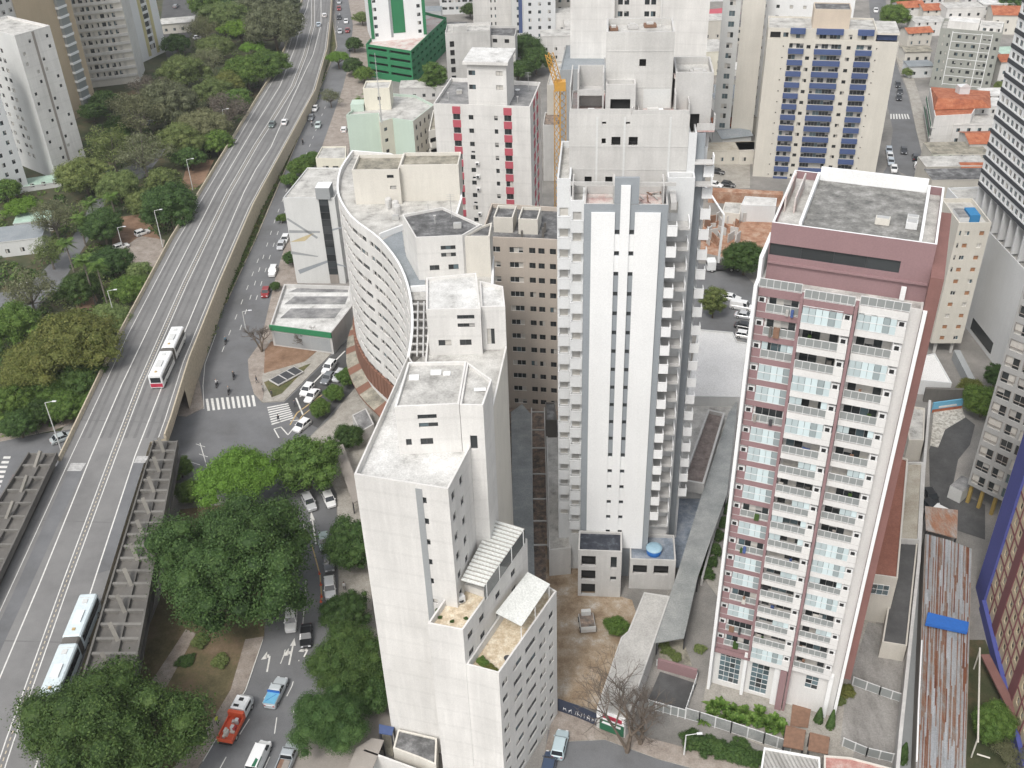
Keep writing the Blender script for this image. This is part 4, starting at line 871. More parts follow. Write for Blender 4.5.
# ================================================================ blocks of the middle distance
# red and white slab
f43 = [at2(433.4, 103.5, 43), at2(530, 106.5, 43), at2(540.6, 82, 43), at2(451, 77.5, 43)]
b = Building('red_white_block', 'white apartment block with vertical red window strips and a white stair tower', 'apartment block', f43)
L = (f43[1]-f43[0]).length; G_ = frame(f43[0], f43[1]-f43[0]); sc = L/96.6
def col(px): return (px-433.4)*sc
ops = []
for k in range(13):
    z = 42.2-2.9*k
    for px, w_ in ((456.2, 1.5), (507.6, 1.5)): ops.append((col(px)-w_/2, col(px)+w_/2, z-2.5, z-1.25, 'brown'))
    for px, w_ in ((470.7, 1.0), (495.8, .75)): ops.append((col(px)-w_/2, col(px)+w_/2, z-2.4, z-1.4, 'brown'))
    if k > 2 and k % 2: ops.append((col(471)-.4, col(471)+.4, z-1.0, z-.5, 'white'))
sides = [(c-1.0, c+1.0, 42.2-2.9*k-2.4, 42.2-2.9*k-1.2, 'brown') for k in range(13) for c in (5.5, 10.0)]
b.block(0, 42.2, 'white_paint', {0: ops, 1: sides}, parapet=.8, roof='roof_grey')
for px in (456.2, 507.6):
    for k in range(13): m = MB(); z = 42.2-2.9*k; fbox(m, G_, col(px)-.86, col(px)+.86, -.06, -.003, z-1.2, z+.35, 'red_paint'); b.part('red_panel', m)
Gs = frame(f43[1], f43[2]-f43[1])
for c in (5.5, 10.0):
    for k in range(13): m = MB(); z = 42.2-2.9*k; fbox(m, Gs, c-1.1, c+1.1, -.06, -.003, z-1.15, z+.4, 'red_paint'); b.part('red_panel', m)
s0 = col(468.5); s1 = col(507); hf = frect(G_, s0, s1, .6, 9)
b.block(42.21, 51.2, 'white_paint', {0: [(c-.7, c+.7, z, z+1.0, 'brown') for z in (46.0, 48.9) for c in ((s1-s0)*.12, (s1-s0)*.82)]}, hf, .05, 'roof_white', 'stair_tower')
m = MB(); fbox(m, G_, s0-.7, s1+.5, -.2, 9.6, 51.28, 51.9, 'white_paint', 'roof_white'); b.part('tower_cap', m)
B_RW = b
b.finish(100)
def clutter(bl, f, z, items):
    for s0_, d0_, kind in items:
        c = f(s0_, d0_); m = MB()
        if kind == 'tank': m.lathe((c.x, c.y, z), [(.75, 0), (.75, 1.2), (.55, 1.4)], 'tank_lid', 12); n_ = 'water_tank'
        elif kind == 'pipe': m.tube((c.x, c.y, z), (c.x, c.y, z+1.4), .08, 'alu', 6); m.tube((c.x-.2, c.y, z+1.4), (c.x+.2, c.y, z+1.4), .1, 'alu', 6); n_ = 'vent_pipe'
        elif kind == 'mast': m.tube((c.x, c.y, z), (c.x, c.y, z+4), .05, 'alu', 5); [m.bar((c.x-.6, c.y, z+3+.3*i), (c.x+.6, c.y, z+3+.3*i), .04, .04, 'alu') for i in range(4)]; n_ = 'aerial'
        elif kind == 'dish': m.lathe((c.x, c.y, z+.5), [(.05, 0), (.45, .2), (.55, .35)], 'white_metal', 12); m.tube((c.x, c.y, z), (c.x, c.y, z+.5), .05, 'alu', 5); n_ = 'satellite_dish'
        else: m.box(c.x-.6, c.x+.6, c.y-.4, c.y+.4, z, z+.7, kind); m.box(c.x-.5, c.x+.5, c.y-.3, c.y+.3, z+.702, z+.8, 'alu'); n_ = 'roof_box'
        b_ = bl.part(n_, m)
clutter(B_RW, G_, 42.21, [(2, 5, 'pipe'), (3.5, 9, 'roof_pale'), (17, 4, 'pipe'), (16, 10, 'dish'), (18, 12, 'mast')])
for k in (4, 5, 6, 8, 9):
    m = MB(); z = 42.2-2.9*k; fbox(m, G_, col(473), col(473)+.8, -.45, -.003, z-.6, z-.05, 'white_metal'); fbox(m, G_, col(473)+.15, col(473)+.65, -.46, -.451, z-.55, z-.12, 'dark_metal'); B_RW.part('air_conditioner', m)
# beige block between
b = Building('beige_apartment_block', 'plain beige brown apartment block with square window grid behind the white stepped block', 'apartment block', [(-4.6, 161.4), (3.3, 160.2), (13.5, 158.2), (15.5, 171), (-2.6, 175)])
ops = {0: [], 1: []}
for k in range(12):
    z = 35.2-2.9*k
    ops[0] += [(1.0, 3.4, z-2.1, z-1.0, 'white'), (5.0, 7.4, z-2.1, z-1.0, 'white')]
    ops[1] += [(c-.55, c+.55, z-2.1, z-1.0, 'brown') for c in (1.0, 2.6, 4.6, 6.2, 8.2)]
b.block(0, 35.2, 'beige_paint', ops, parapet=.8, roof='roof_dark', mats={1: 'beige_paint'})
for s, d in ((1.8, 3.5), (6.2, 3.2)):
    fb = frame((-4.6, 161.4), (1, -.17)); b.block(35.21, 37.6, 'cream_paint', {}, frect(fb, s, s+3.4, d, d+5), .5, 'roof_dark', 'roof_tank')
for px, py in ((522, 236), (543, 233), (545, 228)):
    m = MB(); p = at(px, py, 36); m.box(p.x-.2, p.x+.2, p.y-.2, p.y+.2, 35.22, 37.0, 'dark_concrete'); b.part('roof_stub', m)
b.finish(100)
# beige block with stacked balconies beside the red strips
q = at2(428, 128, 30)
# mint and cream block
zr = 27.0
f = [at2(346, 115, zr), at2(378, 113, zr), at2(380, 122, zr), at2(392.5, 118, zr), at2(413, 121, zr), at2(434, 104.5, zr), at2(415, 95, zr), at2(372, 92, zr)]
b = Building('mint_apartment_block', 'mint green and cream apartment block below the green parking deck', 'apartment block', f)
ops = {1: [(.3, .9, 26-2.8*k-1.7, 26-2.8*k-.8, 'brown') for k in range(5)], 2: [(1.0, 2.0, 26-2.8*k-1.7, 26-2.8*k-.8, 'brown') for k in range(5)], 4: [(c, c+.9, 26.2-2.8*k-1.9, 26.2-2.8*k-.6, 'brown') for k in range(7) for c in (1.2, 3.4, 6.0, 8.5)]}
b.block(0, zr-.6, 'mint', ops, parapet=.6, roof='roof_pale', mats={1: 'yellow_cream', 2: 'yellow_cream', 4: 'cream_paint', 5: 'cream_paint'})
c0 = at2(365, 108, zr); fm_ = frame(c0, (1, -.03))
b.block(zr-.59, zr+4.6, 'yellow_cream', {0: [(3.4, 4.2, zr+1.9, zr+2.8, 'brown')], 1: [(1.5, 2.2, zr+2.6, zr+3.6, 'brown')]}, frect(fm_, 0, 6.6, 0, 6), .4, 'roof_pale', 'stair_tower')
m = MB(); fbox(m, fm_, -3.5, -.2, -.8, 3, zr-.59, zr+1.2, 'mint'); b.part('roof_wall', m)
b.finish(100)
f = [at2(428.5, 131, 27), at2(440, 128, 27), at2(444, 110, 27), at2(433, 110, 27)]
b = Building('balcony_block', 'narrow cream block with a stack of dark balconies beside the mint block', 'apartment block', f)
L = (f[1]-f[0]).length; b.block(0, 26.4, 'cream_paint', {0: [(.3, L-.3, 26-2.8*k-2.3, 26-2.8*k-.95, 'hole') for k in range(9)]}, parapet=.6, roof='roof_moss', depth=.9)
l = wloc(b.root); me = balcony_mb(L-.3, .9, 1.0, 'cream_paint').mesh('balcony'); fz = frame(f[0], f[1]-f[0])
for k in range(8): p = fz(.15, 0); inst('balcony', me, b.root, (p.x-l.x, p.y-l.y, 26-2.8*k-2.9), fz.a)
b.finish()
# green and white tower on its parking podium
f = [at2(369.3, 77), at2(413.7, 84.5), at2(447, 27, 8), at2(400, 15, 8)]
b = Building('green_white_tower', 'white tower with green stripes standing on a green open parking podium', 'tower', f)
L0 = (f[1]-f[0]).length; L1 = (f[2]-f[1]).length; ops = {0: [], 1: []}
for k in range(4):
    z = 1.2+2.55*k; ops[0] += [(.8, L0*.46, z+.9, z+1.9, 'hole'), (L0*.52, L0-.6, z+.9, z+1.9, 'hole')]
    n = 9; ops[1] += [(L1*(i+.2)/n, L1*(i+.75)/n, z+.9, z+1.8, 'hole') for i in range(n)]
b.block(0, 10.6, 'green_paint', ops, parapet=1.0, roof='terrace_pink', depth=.8)
a_, c_ = at2(372, 41, 11), at2(427, 36, 11); ft = frame(a_, c_-a_); Lt = (c_-a_).length
tw = frect(ft, 0, Lt, 0, 16); ops = []
for k in range(12):
    z = 11.5+2.9*k; ops += [(Lt*.07, Lt*.13, z+.8, z+2.0, 'brown'), (Lt*.85, Lt*.91, z+.8, z+2.0, 'brown')]
b.block(10.605, 46, 'clean_white', {0: ops}, tw, .8, 'roof_grey', 'tower_shaft')
for s0, s1, d in ((0, .055, .25), (.945, 1, .25), (.355, .395, .12)):
    m = MB(); fbox(m, ft, Lt*s0-.02, Lt*s1+.02, -d, -.003, 11.7, 46.3, 'green_paint' if d > .2 else 'side_grey'); b.part('corner_stripe', m)
m = MB(); fbox(m, ft, Lt*.40, Lt*.62, -.1, -.003, 13.0, 46.3, 'green_paint'); b.part('centre_stripe', m)
b.finish(100)
# grey concrete block beside it
def simple(name, label, cat, f, h, mat, win=None, roof='roof_grey', fh=2.9, par=.7, style='brown', group=None, mats={}, z0w=1.0, tank=None, depth=.18, limit=60, edges=(0, 1)):
    b = Building(name, label, cat, f, group); ops = {}
    if win:
        for e in edges:
            if e not in win: continue
            n, w_, hh, sill = win[e]; a, c = Vector(f[e]), Vector(f[(e+1) % len(f)]); L = (c-a).length
            if isinstance(n, (list, tuple)): cc = [L*x for x in n]
            else: cc = spread(L, n, .5)
            ops[e] = grid_ops(L, z0w, h, fh, cc, min(w_, L/len(cc)*.8), sill, hh, style)
    b.block(0, h-par, mat, ops, parapet=par, roof=roof, mats=mats, depth=depth)
    if tank:
        s0, s1, d0, d1, hh = tank; a, c = Vector(f[0]), Vector(f[1]); L = (c-a).length; fr = frame(a, c-a)
        b.block(h-par+.01, h-par+hh, mat, {}, frect(fr, L*s0, L*s1, d0, d1), .3, roof, 'roof_tank')
    b.finish(limit); return b
zz = 18
f = [at2(445, 33, zz), at2(490, 30, zz), at2(491, 22, zz), at2(447, 24, zz)]
simple('grey_concrete_block', 'bare grey concrete block with one column of dark openings', 'building', f, zz, 'concrete', {0: ([.14], 1.5, 1.9, .6)}, 'roof_pale', style='hole', tank=(.2, .5, 1, 4, 2))
f = [at2(489, 35, 16), at2(515, 36, 16), at2(517, 26, 16), at2(489, 26, 16)]
simple('small_concrete_block', 'lower grey concrete block with square dark openings beside the bare one', 'building', f, 16, 'concrete', {0: ([.22, .68], 1.6, 1.3, .9)}, 'roof_dark', style='hole')
# mural building, beige annex and the white market hall
p0, p1_ = at2(297, 283), at2(346, 283.5); f = [p0, p1_, p1_+Vector((2, 17)), p0+Vector((3, 17))]
b = Building('mural_building', 'pale building with painted grey lines and a tall dark glass strip beside the avenue', 'building', f)
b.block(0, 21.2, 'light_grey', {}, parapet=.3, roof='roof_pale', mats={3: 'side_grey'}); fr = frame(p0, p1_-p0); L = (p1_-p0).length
m = MB(); s0 = L*.69; s1 = L*.87
m_rows = 12
for k in range(m_rows): z = 2.4+k*1.75; fbox(m, fr, s0, s1, -.12, -.003, z, z+1.62, 'glass'); fbox(m, fr, s0, s1, -.15, -.005, z+1.62, z+1.75, 'dark_metal')
fbox(m, fr, s0, s1, -.13, -.003, .1, 2.38, 'brown_grey'); b.part('glass_strip', m)
m = MB(); fbox(m, fr, s0-.4, s1+.7, -.4, 3, 21.3, 24.0, 'side_grey', 'clean_white'); b.part('strip_head', m)
def mural(pts, mat, w_=.35):
    m = MB(); P = [onp(x, y, p0, fr.u) for x, y in pts]
    m.poly([(*fr(s, -.012), z) for s, z in P], mat); return m
for pts, mt in (([(286, 219), (288, 218), (318, 237), (317, 239)], 'side_grey'), ([(298, 270), (300, 274), (329, 262), (328, 260)], 'grey_paint'), ([(291, 251), (318, 256), (318, 257), (291, 254)], 'side_grey'), ([(289, 230), (320, 231), (320, 233), (289, 233)], 'side_grey'), ([(290, 242), (305, 236), (314, 233), (305, 241)], 'mural_gold'), ([(332, 229), (345, 226), (345, 227), (332, 231)], 'grey_paint'), ([(336, 263), (346, 266), (346, 267), (336, 265)], 'grey_paint')):
    if mt == 'mural_gold' and mt not in MAT: wall('mural_gold', (.55, .46, .28))
    b.part('mural_stripe', mural(pts, mt))
b.finish()
z = 11; f = [at2(315.5, 158, z), at2(346, 158.5, z), at2(346, 146, z), at2(322, 146.5, z)]
simple('small_beige_house', 'small flat-roofed beige house with two windows beside the mural building', 'house', f, z, 'yellow_cream', {0: ([.3, .62], 1.6, 1.0, .8)}, 'roof_pale', par=.3, z0w=7)
z = 5.2; f = [at2(270, 325, z), at2(331, 333, z), at2(352, 306, z), at2(350, 286, z), at2(284, 284, z)]
b = Building('market_hall', 'white low commercial hall with grey roof strips and green fascia', 'shop', f)
b.block(0, z-.8, 'pale_concrete', {}, parapet=.8, roof='roof_white', pt=.3, cap='pale_concrete')
fr = frame(f[0], Vector(f[1])-Vector(f[0])); L = (Vector(f[1])-Vector(f[0])).length
m = MB(); fbox(m, fr, -.1, L+.1, -.3, -.003, z-1.1, z+.1, 'green_paint'); b.part('fascia', m)
m = MB(); fbox(m, fr, .5, L-.5, -.05, -.003, .5, 3.6, 'side_grey'); b.part('shopfront', m)
for y0, y1 in ((288, 292), (296, 304), (308, 318)):
    m = MB(); xl = lambda y: 284-(y-284)*.3+6; xr = lambda y: 348-(max(y-300, 0))*.75
    m.poly([(*at2(x, y, z-.7), z-.785) for x, y in ((xl(y0)+8, y0), (xr(y0), y0), (xr(y1), y1), (xl(y1), y1))][::-1], 'roof_grey'); b.part('roof_strip', m)
b.finish()
# tall white slab behind the unfinished tower
f = [(18, 268), (29, 266.5), (29.4, 269), (40.5, 267.5), (40.2, 265), (52, 262), (54, 280), (20, 285)]
b = Building('white_slab_tower', 'broad plain white slab block with paired windows at its centre behind the unfinished tower', 'tower', f)
L = (Vector(f[3])-Vector(f[2])).length
b.block(0, 60, 'white_paint', {2: [(c-.6, c+.6, 3+2.9*k, 4.3+2.9*k, 'brown') for k in range(19) for c in (1.3, 2.9, 8.0, 9.6)]}, parapet=.8, mats={1: 'cream_paint', 3: 'cream_paint'})
b.finish(76)
# cream and blue balcony block
f = [at2(763.7, 39.5, 37.2), at2(901.7, 46, 37.2)]; f = [Vector((68.3, 266.5)), Vector((99.6, 259.6))]; f = rect(f[0], f[1], 14)
b = Building('blue_balcony_block', 'cream apartment block with three columns of blue balconies', 'apartment block', f)
L = (f[1]-f[0]).length; fr = frame(f[0], f[1]-f[0]); ops = []; ZR = 37.0
bays = [(.175, .285), (.375, .575), (.69, .805)]
for k in range(13):
    z = ZR-2.9*(k+1)
    for s0, s1 in bays: ops.append((L*s0, L*s1, z+1.05, z+2.35, 'slide'))
    for c in (.325, .632): ops.append((L*c-.5, L*c+.5, z+1.0, z+2.0, 'brown'))
    for c in (.13, .845): ops.append((L*c-.16, L*c+.16, z+1.3, z+1.7, 'brown'))
b.block(0, ZR, 'sand_paint', {0: ops}, parapet=.4, roof='roof_pale', depth=.5); l = wloc(b.root)
for s0, s1 in bays:
    me = MB(); w_ = L*(s1-s0)+.3; me.box(0, w_, -.7, -.003, -.15, 1.05, 'blue_paint'); me = me.mesh('balcony')
    for k in range(13): p = fr(L*s0-.15, 0); inst('balcony', me, b.root, (p.x-l.x, p.y-l.y, ZR-2.9*(k+1)), fr.a)
b.block(ZR+.01, ZR+2.6, 'sand_paint', {0: [(L*.02, L*.1, ZR+.5, ZR+2.0, 'hole'), (L*.12, L*.16, ZR+.7, ZR+1.9, 'brown'), (L*.22, L*.28, ZR+.5, ZR+1.7, 'brown'), (L*.4, L*.56, ZR+.5, ZR+1.7, 'slide'), (L*.62, L*.65, ZR+.5, ZR+1.7, 'brown'), (L*.72, L*.76, ZR+.5, ZR+1.7, 'brown')]}, frect(fr, 0, L*.83, .8, 12), .4, 'roof_pale', 'top_floor', .3)
m = MB()
for s0, s1 in bays: fbox(m, fr, L*s0-.1, L*s1+.1, 0, .79, ZR+1.75, ZR+3.1, 'blue_paint'); b.part('awning', m); m = MB()
m = MB(); fbox(m, fr, L*.83, L*1.0, .05, 11, ZR+2.1, ZR+2.6, 'cream_paint', 'roof_pale'); b.part('roof_canopy', m)
m = MB(); fbox(m, fr, L*.84, L*.99, 1.5, 8, ZR+.41, ZR+2.09, 'blue_paint'); b.part('roof_room', m)
b.block(ZR+2.62, ZR+7.2, 'tank_pink', {}, frect(fr, L*.34, L*.62, 2.5, 9), .2, 'roof_dark', 'lift_house') if wall('tank_pink', (.62, .53, .43)) else None
b.finish(100)
# white block behind it, and the two tall grey blocks on its left
f = rect((69, 300), (98, 292), 14)
simple('white_block', 'plain white apartment block with scattered small windows behind the blue balcony block', 'apartment block', f, 44, 'clean_white', {0: (8, .9, .9, 1.0)}, limit=100)
f = rect((66.5, 290), (72.5, 288.6), 12)
simple('cream_grey_tower', 'blank cream grey tower wall left of the blue balcony block', 'tower', f, 50, 'cream_paint')
f = rect((61.5, 292), (66.3, 291), 12)
simple('grey_window_tower', 'narrow grey tower with a column of grey windows at the top right', 'tower', f, 48, 'light_grey', {0: ([.55], 1.6, 1.5, .8)}, style='slide')
# grey-green gridded block
f = rect(at2(929, 86), at2(989, 92), 12)
b = Building('gridded_block', 'grey green apartment block with a white painted grid', 'apartment block', f); L = (f[1]-f[0]).length; fr = frame(f[0], f[1]-f[0])
ops = []
for k in range(6):
    for c, w_ in ((.08, .5), (.16, .5), (.33, 1.1), (.45, .6), (.58, 1.2), (.74, .8), (.82, .8), (.93, .8)):
        ops.append((L*c-w_/2, L*c+w_/2, 1.4+2.75*k+.9, 1.4+2.75*k+1.95, 'brown'))
b.block(0, 18, 'greygreen', {0: ops}, parapet=.9, roof='roof_pale')
for c in (.21, .68, .85): m = MB(); fbox(m, fr, L*c-.1, L*c+.1, -.06, -.003, .8, 18.2, 'clean_white'); b.part('grid_post', m)
for k in range(7): m = MB(); fbox(m, fr, L*.215, L*.845, -.055, -.004, 1.2+2.75*k, 1.36+2.75*k, 'clean_white'); b.part('grid_rail', m)
b.block(18.01, 20.2, 'white_paint', {}, frect(fr, L*.1, L*.6, 3, 9), .3, 'roof_white', 'roof_room'); b.block(18.01, 19.6, 'white_paint', {0: [(c, c+1, 18.4, 19.3, 'brown') for c in (1, 3, 5)]}, frect(fr, L*.62, L*.98, 2.4, 9), .3, 'roof_pale', 'roof_room')
b.finish()
# dark banded tower and its blank podium at the right edge
P = Vector((95.3, 206.0)); u_ = Vector((.012, -1)).normalized()
f = [P, P+u_*70, P+u_*70+Vector((34, 0)), P+Vector((34, 0))]
b = Building('banded_tower', 'white and dark grey banded office tower over a blank white podium at the right edge', 'tower', f)
fr = frame(P, u_); b.block(0, 21.4, 'pale_grey', {}, parapet=.5, roof='roof_pale')
m = MB(); fbox(m, fr, 24, 34, -.05, -.003, 1.0, 3.6, 'glass'); b.part('entrance_glass', m)
base = P+u_*12.8; tf = [base, base+u_*48, base+u_*48+Vector((20, 0)), base+Vector((20, 0))]; ops = []
m = MB(); mb_ = frect(frame(base, u_), 2.5, 46, 3.5, 18); m.prism(mb_, 21.5, 27.9, 'light_grey'); b.part('open_floor_core', m)
for k in range(22):
    z = 28+2.75*k; ops += [(s, s+1.25, z+1.2, z+2.35, 'slide') for s in [.8+1.9*i for i in range(24)]]
b.block(28, 92, 'clean_white', {0: ops}, tf, .6, 'roof_grey', 'tower_shaft'); ftw = frame(base, u_)
for k in range(23):
    m = MB(); z = 28+2.75*k; fbox(m, ftw, 0, 48, -.12, -.003, z+.15, z+.95, 'charcoal'); b.part('dark_band', m)
for k in range(16):
    m = MB(); fbox(m, ftw, .2+3.0*k, .6+3.0*k, .1, 3.4, 21.95, 27.99, 'pale_grey'); b.part('podium_fin', m)
b.finish(100)
# narrow beige block on pilotis
f = rect(at2(928, 355), at2(958, 355), 11)
b = Building('pilotis_block', 'narrow beige block on pilotis with two columns of orange shuttered windows', 'apartment block', f); L = (f[1]-f[0]).length; fr = frame(f[0], f[1]-f[0])
m = MB(); ops = [(L*c-.45, L*c+.45, 3.6+2.55*k, 4.5+2.55*k, 'shut' if (k*2+i*3) % 5 < 3 else 'white') for k in range(10) for i, c in enumerate((.33, .78))]
ops += [(L*.08, L*.14, 3.6+2.55*k, 4.6+2.55*k, 'brown') for k in range(6, 10)]
wall('shut_orange', (.42, .22, .12))
_w = window_mb
def window_mb(w, h, style, r):
    if style == 'shut':
        m = MB(); m.box(-w/2, w/2, .01, .04, 0, h, 'shut_orange')
        for i in range(5): m.box(-w/2+.03, w/2-.03, -.01, .008, h*(i+.15)/5, h*(i+.8)/5, 'shut_orange')
        m.box(-w/2, -w/2+.06, -.03, .008, 0, h, 'sand_paint'); return m
    return _w(w, h, style, r)
b.block(2.8, 28.4, 'sand_paint', {0: ops}, parapet=.8, roof='roof_pale')
for s in (.2, .75):
    for d in (.8, 7): m = MB(); fbox(m, fr, L*s, L*s+.5, d, d+.5, 0, 2.8, 'concrete'); b.part('column', m)
m = MB(); fbox(m, fr, L*.4, L*.72, 1.5, 5, 28.41, 30.0, 'blue_awning'); b.part('roof_box', m) if wall('blue_awning', (.04, .22, .45)) else None
m = MB(); fbox(m, fr, .3, L*.36, 1.0, 5, 28.41, 29.8, 'pale_grey', 'roof_grey'); b.part('roof_box', m)
b.finish()
# lower-right gridded block
a_, c_ = at2(967.5, 484, 4), at2(992, 496, 4); u_ = (c_-a_).normalized(); f = [a_, a_+u_*9, a_+u_*9+Vector((8, 12)), a_+Vector((8, 12))]
b = Building('slab_block', 'grey apartment block with wide framed windows over yellow columns', 'apartment block', f); fr = frame(a_, u_)
ops = [(c0, c1, 4.6+2.85*k, 6.5+2.85*k, 'slide') for k in range(14) for c0, c1 in ((.4, 2.5), (3.1, 4.9), (5.4, 7.4))]
b.block(4, 46, 'mid_grey', {0: ops}, parapet=.6)
for k in range(14):
    for c0, c1 in ((.35, 2.55), (3.05, 4.95)):
        m = MB(); z = 4.5+2.85*k; fbox(m, fr, c0, c1, -.1, -.003, z+.75, z+.85, 'brown_grey'); fbox(m, fr, c0, c0+.06, -.1, -.003, z+.86, z+2.1, 'brown_grey'); fbox(m, fr, c1-.06, c1, -.1, -.003, z+.86, z+2.1, 'brown_grey'); b.part('window_frame', m)
for s in (.3, 2.2, 4.4, 7): m = MB(); fbox(m, fr, s, s+.5, .4, 1.0, 0, 4, 'yellow_col'); b.part('column', m) if 'yellow_col' in MAT or wall('yellow_col', (.42, .30, .09)) else None
m = MB(); fbox(m, fr, -2.4, -.2, -.6, 3.2, 0, 2.6, 'light_grey', 'roof_grey'); b.part('gatehouse', m)
b.finish(60)
# maroon, cream and blue block at the right edge
c0 = at2(978, 588); u_ = (at2(1003, 690)-c0).normalized(); f = [c0, c0+u_*34, c0+u_*34+Vector((20, 4)), c0+Vector((20, 4))]
b = Building('maroon_block', 'cream and maroon gridded block with a violet blue corner stripe', 'apartment block', f); fr = frame(c0, u_); ops = []
cols_ = [5.9+2.3*i for i in range(12)]
for k in range(11):
    for i, c in enumerate(cols_):
        if i % 5 == 2: continue
        ops.append((c-.45, c+.45, 2.5+2.9*k+.8, 2.5+2.9*k+2.0, 'brown'))
b.block(0, 36, 'ochre', {0: ops}, parapet=.6, mats={3: 'sand_paint'})
m = MB(); fbox(m, fr, -.05, 4.4, -.35, -.003, 0, 36.3, 'violet'); b.part('corner_stripe', m)
m = MB(); fbox(m, fr, 4.42, 34, -.6, -.003, 0, 1.9, 'violet'); b.part('base_band', m)
for i, c in enumerate(cols_):
    m = MB()
    if i % 5 == 2: fbox(m, fr, c-1.0, c+1.0, -.10, -.003, 1.92, 36.2, 'maroon')
    else: fbox(m, fr, c+1.08, c+1.32, -.10, -.003, 1.92, 36.2, 'maroon')
    b.part('maroon_post', m)
for k in range(1, 12): m = MB(); fbox(m, fr, 4.45, 34, -.06, -.004, 2.1+2.9*k, 2.45+2.9*k, 'maroon'); b.part('maroon_rail', m)
m = MB(); fbox(m, fr, -1.9, -.06, .3, 6, 0, 36.0, 'sand_paint'); b.part('side_wall', m)
b.finish(100)
# left towers
f = [at2(57, 180), at2(88.5, 167), at2(88.5, 167)+Vector((-10, 22)), at2(57, 180)+Vector((-13, 24))]
f = [at2(57, 180), at2(88.5, 167), at2(88.5, 167)+Vector((-16, 12)), at2(57, 180)+Vector((-17, 14))]
b = Building('panel_tower', 'pale grey tower in two white panel bays beside the park', 'tower', f); L = (f[1]-f[0]).length; Ls = (f[0]-f[3]).length
ops = {0: [(L*c-.4, L*c+.4, z, z+.9, 'brown') for k in range(13) for c, z in ((.12, 5+2.75*k), (.36, 5+2.75*k), (.6, 5+2.75*k), (.86, 5+2.75*k)) if (k*7+int(c*10)*3) % 4 < 2], 3: [(c-.7, c+.7, 4.5+2.75*k, 5.7+2.75*k, 'brown') for k in range(12) for c in (3, 5.5, 10, 12.5)]}
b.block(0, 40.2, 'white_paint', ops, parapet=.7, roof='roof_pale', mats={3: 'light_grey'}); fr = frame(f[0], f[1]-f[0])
m = MB(); fbox(m, fr, L*.46, L*.53, -.02, -.003, 4, 40.6, 'brown_grey'); b.part('joint_strip', m)
for s in (.0, .3, .62, .93): m = MB(); fbox(m, fr, L*s, L*s+.6, -.3, -.003, 0, 3.6, 'concrete'); b.part('column', m)
b.finish(90)
c_ = at2(30, 190); u_ = Vector((1, .62)).normalized(); f = [c_-u_*26, c_, c_+Vector((-14, 16)), c_-u_*26+Vector((-14, 16))]
f = [c_+Vector((-12, -16)), c_, c_+Vector((-4, 7)), c_+Vector((-20, -8))]
b = Building('white_left_tower', 'white tower with small square windows at the left edge', 'tower', f); L = (f[1]-f[0]).length
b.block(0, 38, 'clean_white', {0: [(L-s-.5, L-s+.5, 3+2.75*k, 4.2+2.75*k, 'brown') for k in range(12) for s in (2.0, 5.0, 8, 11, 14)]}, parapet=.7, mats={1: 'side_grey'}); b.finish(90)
c0, c1 = at2(78, 118), at2(98, 107); u_ = (c1-c0).normalized(); f = [c0-u_*14, c1, c1+Vector((-10, 20)), c0-u_*14+Vector((-10, 20))]
b = Building('tan_tower', 'tan tower with a full-height pale glazed balcony strip', 'tower', f); fr = frame(c0, u_); L = (c1-c0).length
b.block(0, 58, 'tan_light', {}, parapet=.6) if wall('tan_light', (.56, .45, .31), .1, .1) else None
m = MB(); fbox(m, fr, L*.30, L*.66, -1.0, -.003, 2, 58.2, 'screen_rail'); b.part('glazed_shaft', m)
for k in range(19): m = MB(); fbox(m, fr, L*.28, L*.68, -1.15, -.004, 2+2.9*k, 2.7+2.9*k, 'clean_white'); b.part('balcony', m)
b.block(0, 52, 'white_paint', {0: [(1+3*i, 2.6+3*i, 3+2.9*k, 4.2+2.9*k, 'brown') for i in range(4) for k in range(16)]}, [f[0]-u_*14+Vector((0, 2)), f[0]+Vector((-.05, 1)), f[0]+Vector((-10, 18)), f[0]-u_*14+Vector((-10, 20))], .6, 'roof_pale', 'side_wing')
b.finish(60)
c0, c1 = at2(92, 88), at2(140, 82); u_ = (c1-c0).normalized(); f = [c0-u_*4, c1, c1+Vector((-2, 14)), c0-u_*4+Vector((-2, 14))]
b = Building('banded_apartment_block', 'long cream apartment block with white horizontal bands and a yellow end wall', 'apartment block', f); L = (f[1]-f[0]).length; fr = frame(f[0], u_); ops = []
for k in range(18): ops += [(s, s+rr, 2.6+2.8*k+.85, 2.6+2.8*k+2.25, 'brown') for s, rr in [(.8+1.95*i, .95 if i % 3 else 1.3) for i in range(int((L-1.5)/1.95))]]
b.block(0, 52, 'cream_paint', {0: ops}, parapet=.6, mats={1: 'white_paint'})
for k in range(18): m = MB(); fbox(m, fr, .3, L-.2, -.35, -.003, 2.6+2.8*k-.1, 2.6+2.8*k+.8, 'white_paint'); b.part('spandrel', m)
e0 = Vector(c1)+u_*.06+Vector((.3, -1)); e1 = at2(167, 51); e0 = at2(142, 63)
ue = (e1-e0).normalized(); Le = (e1-e0).length
b.block(0, 52, 'clean_white', {0: [(Le*.42, Le*.62, 3+2.8*k, 4.9+2.8*k, 'slide') for k in range(17)]}, [e0, e1, e1+Vector((-8, 9)), e0+Vector((-8, 9))], .6, 'roof_pale', 'end_wing')
fe = frame(e0, ue); m = MB(); fbox(m, fe, Le*.30, Le*.41, -.05, -.003, 1, 52.3, 'yellow_pane'); fbox(m, fe, Le*.63, Le*.74, -.05, -.003, 1, 52.3, 'yellow_pane'); b.part('yellow_stripe', m)
b.finish(100)
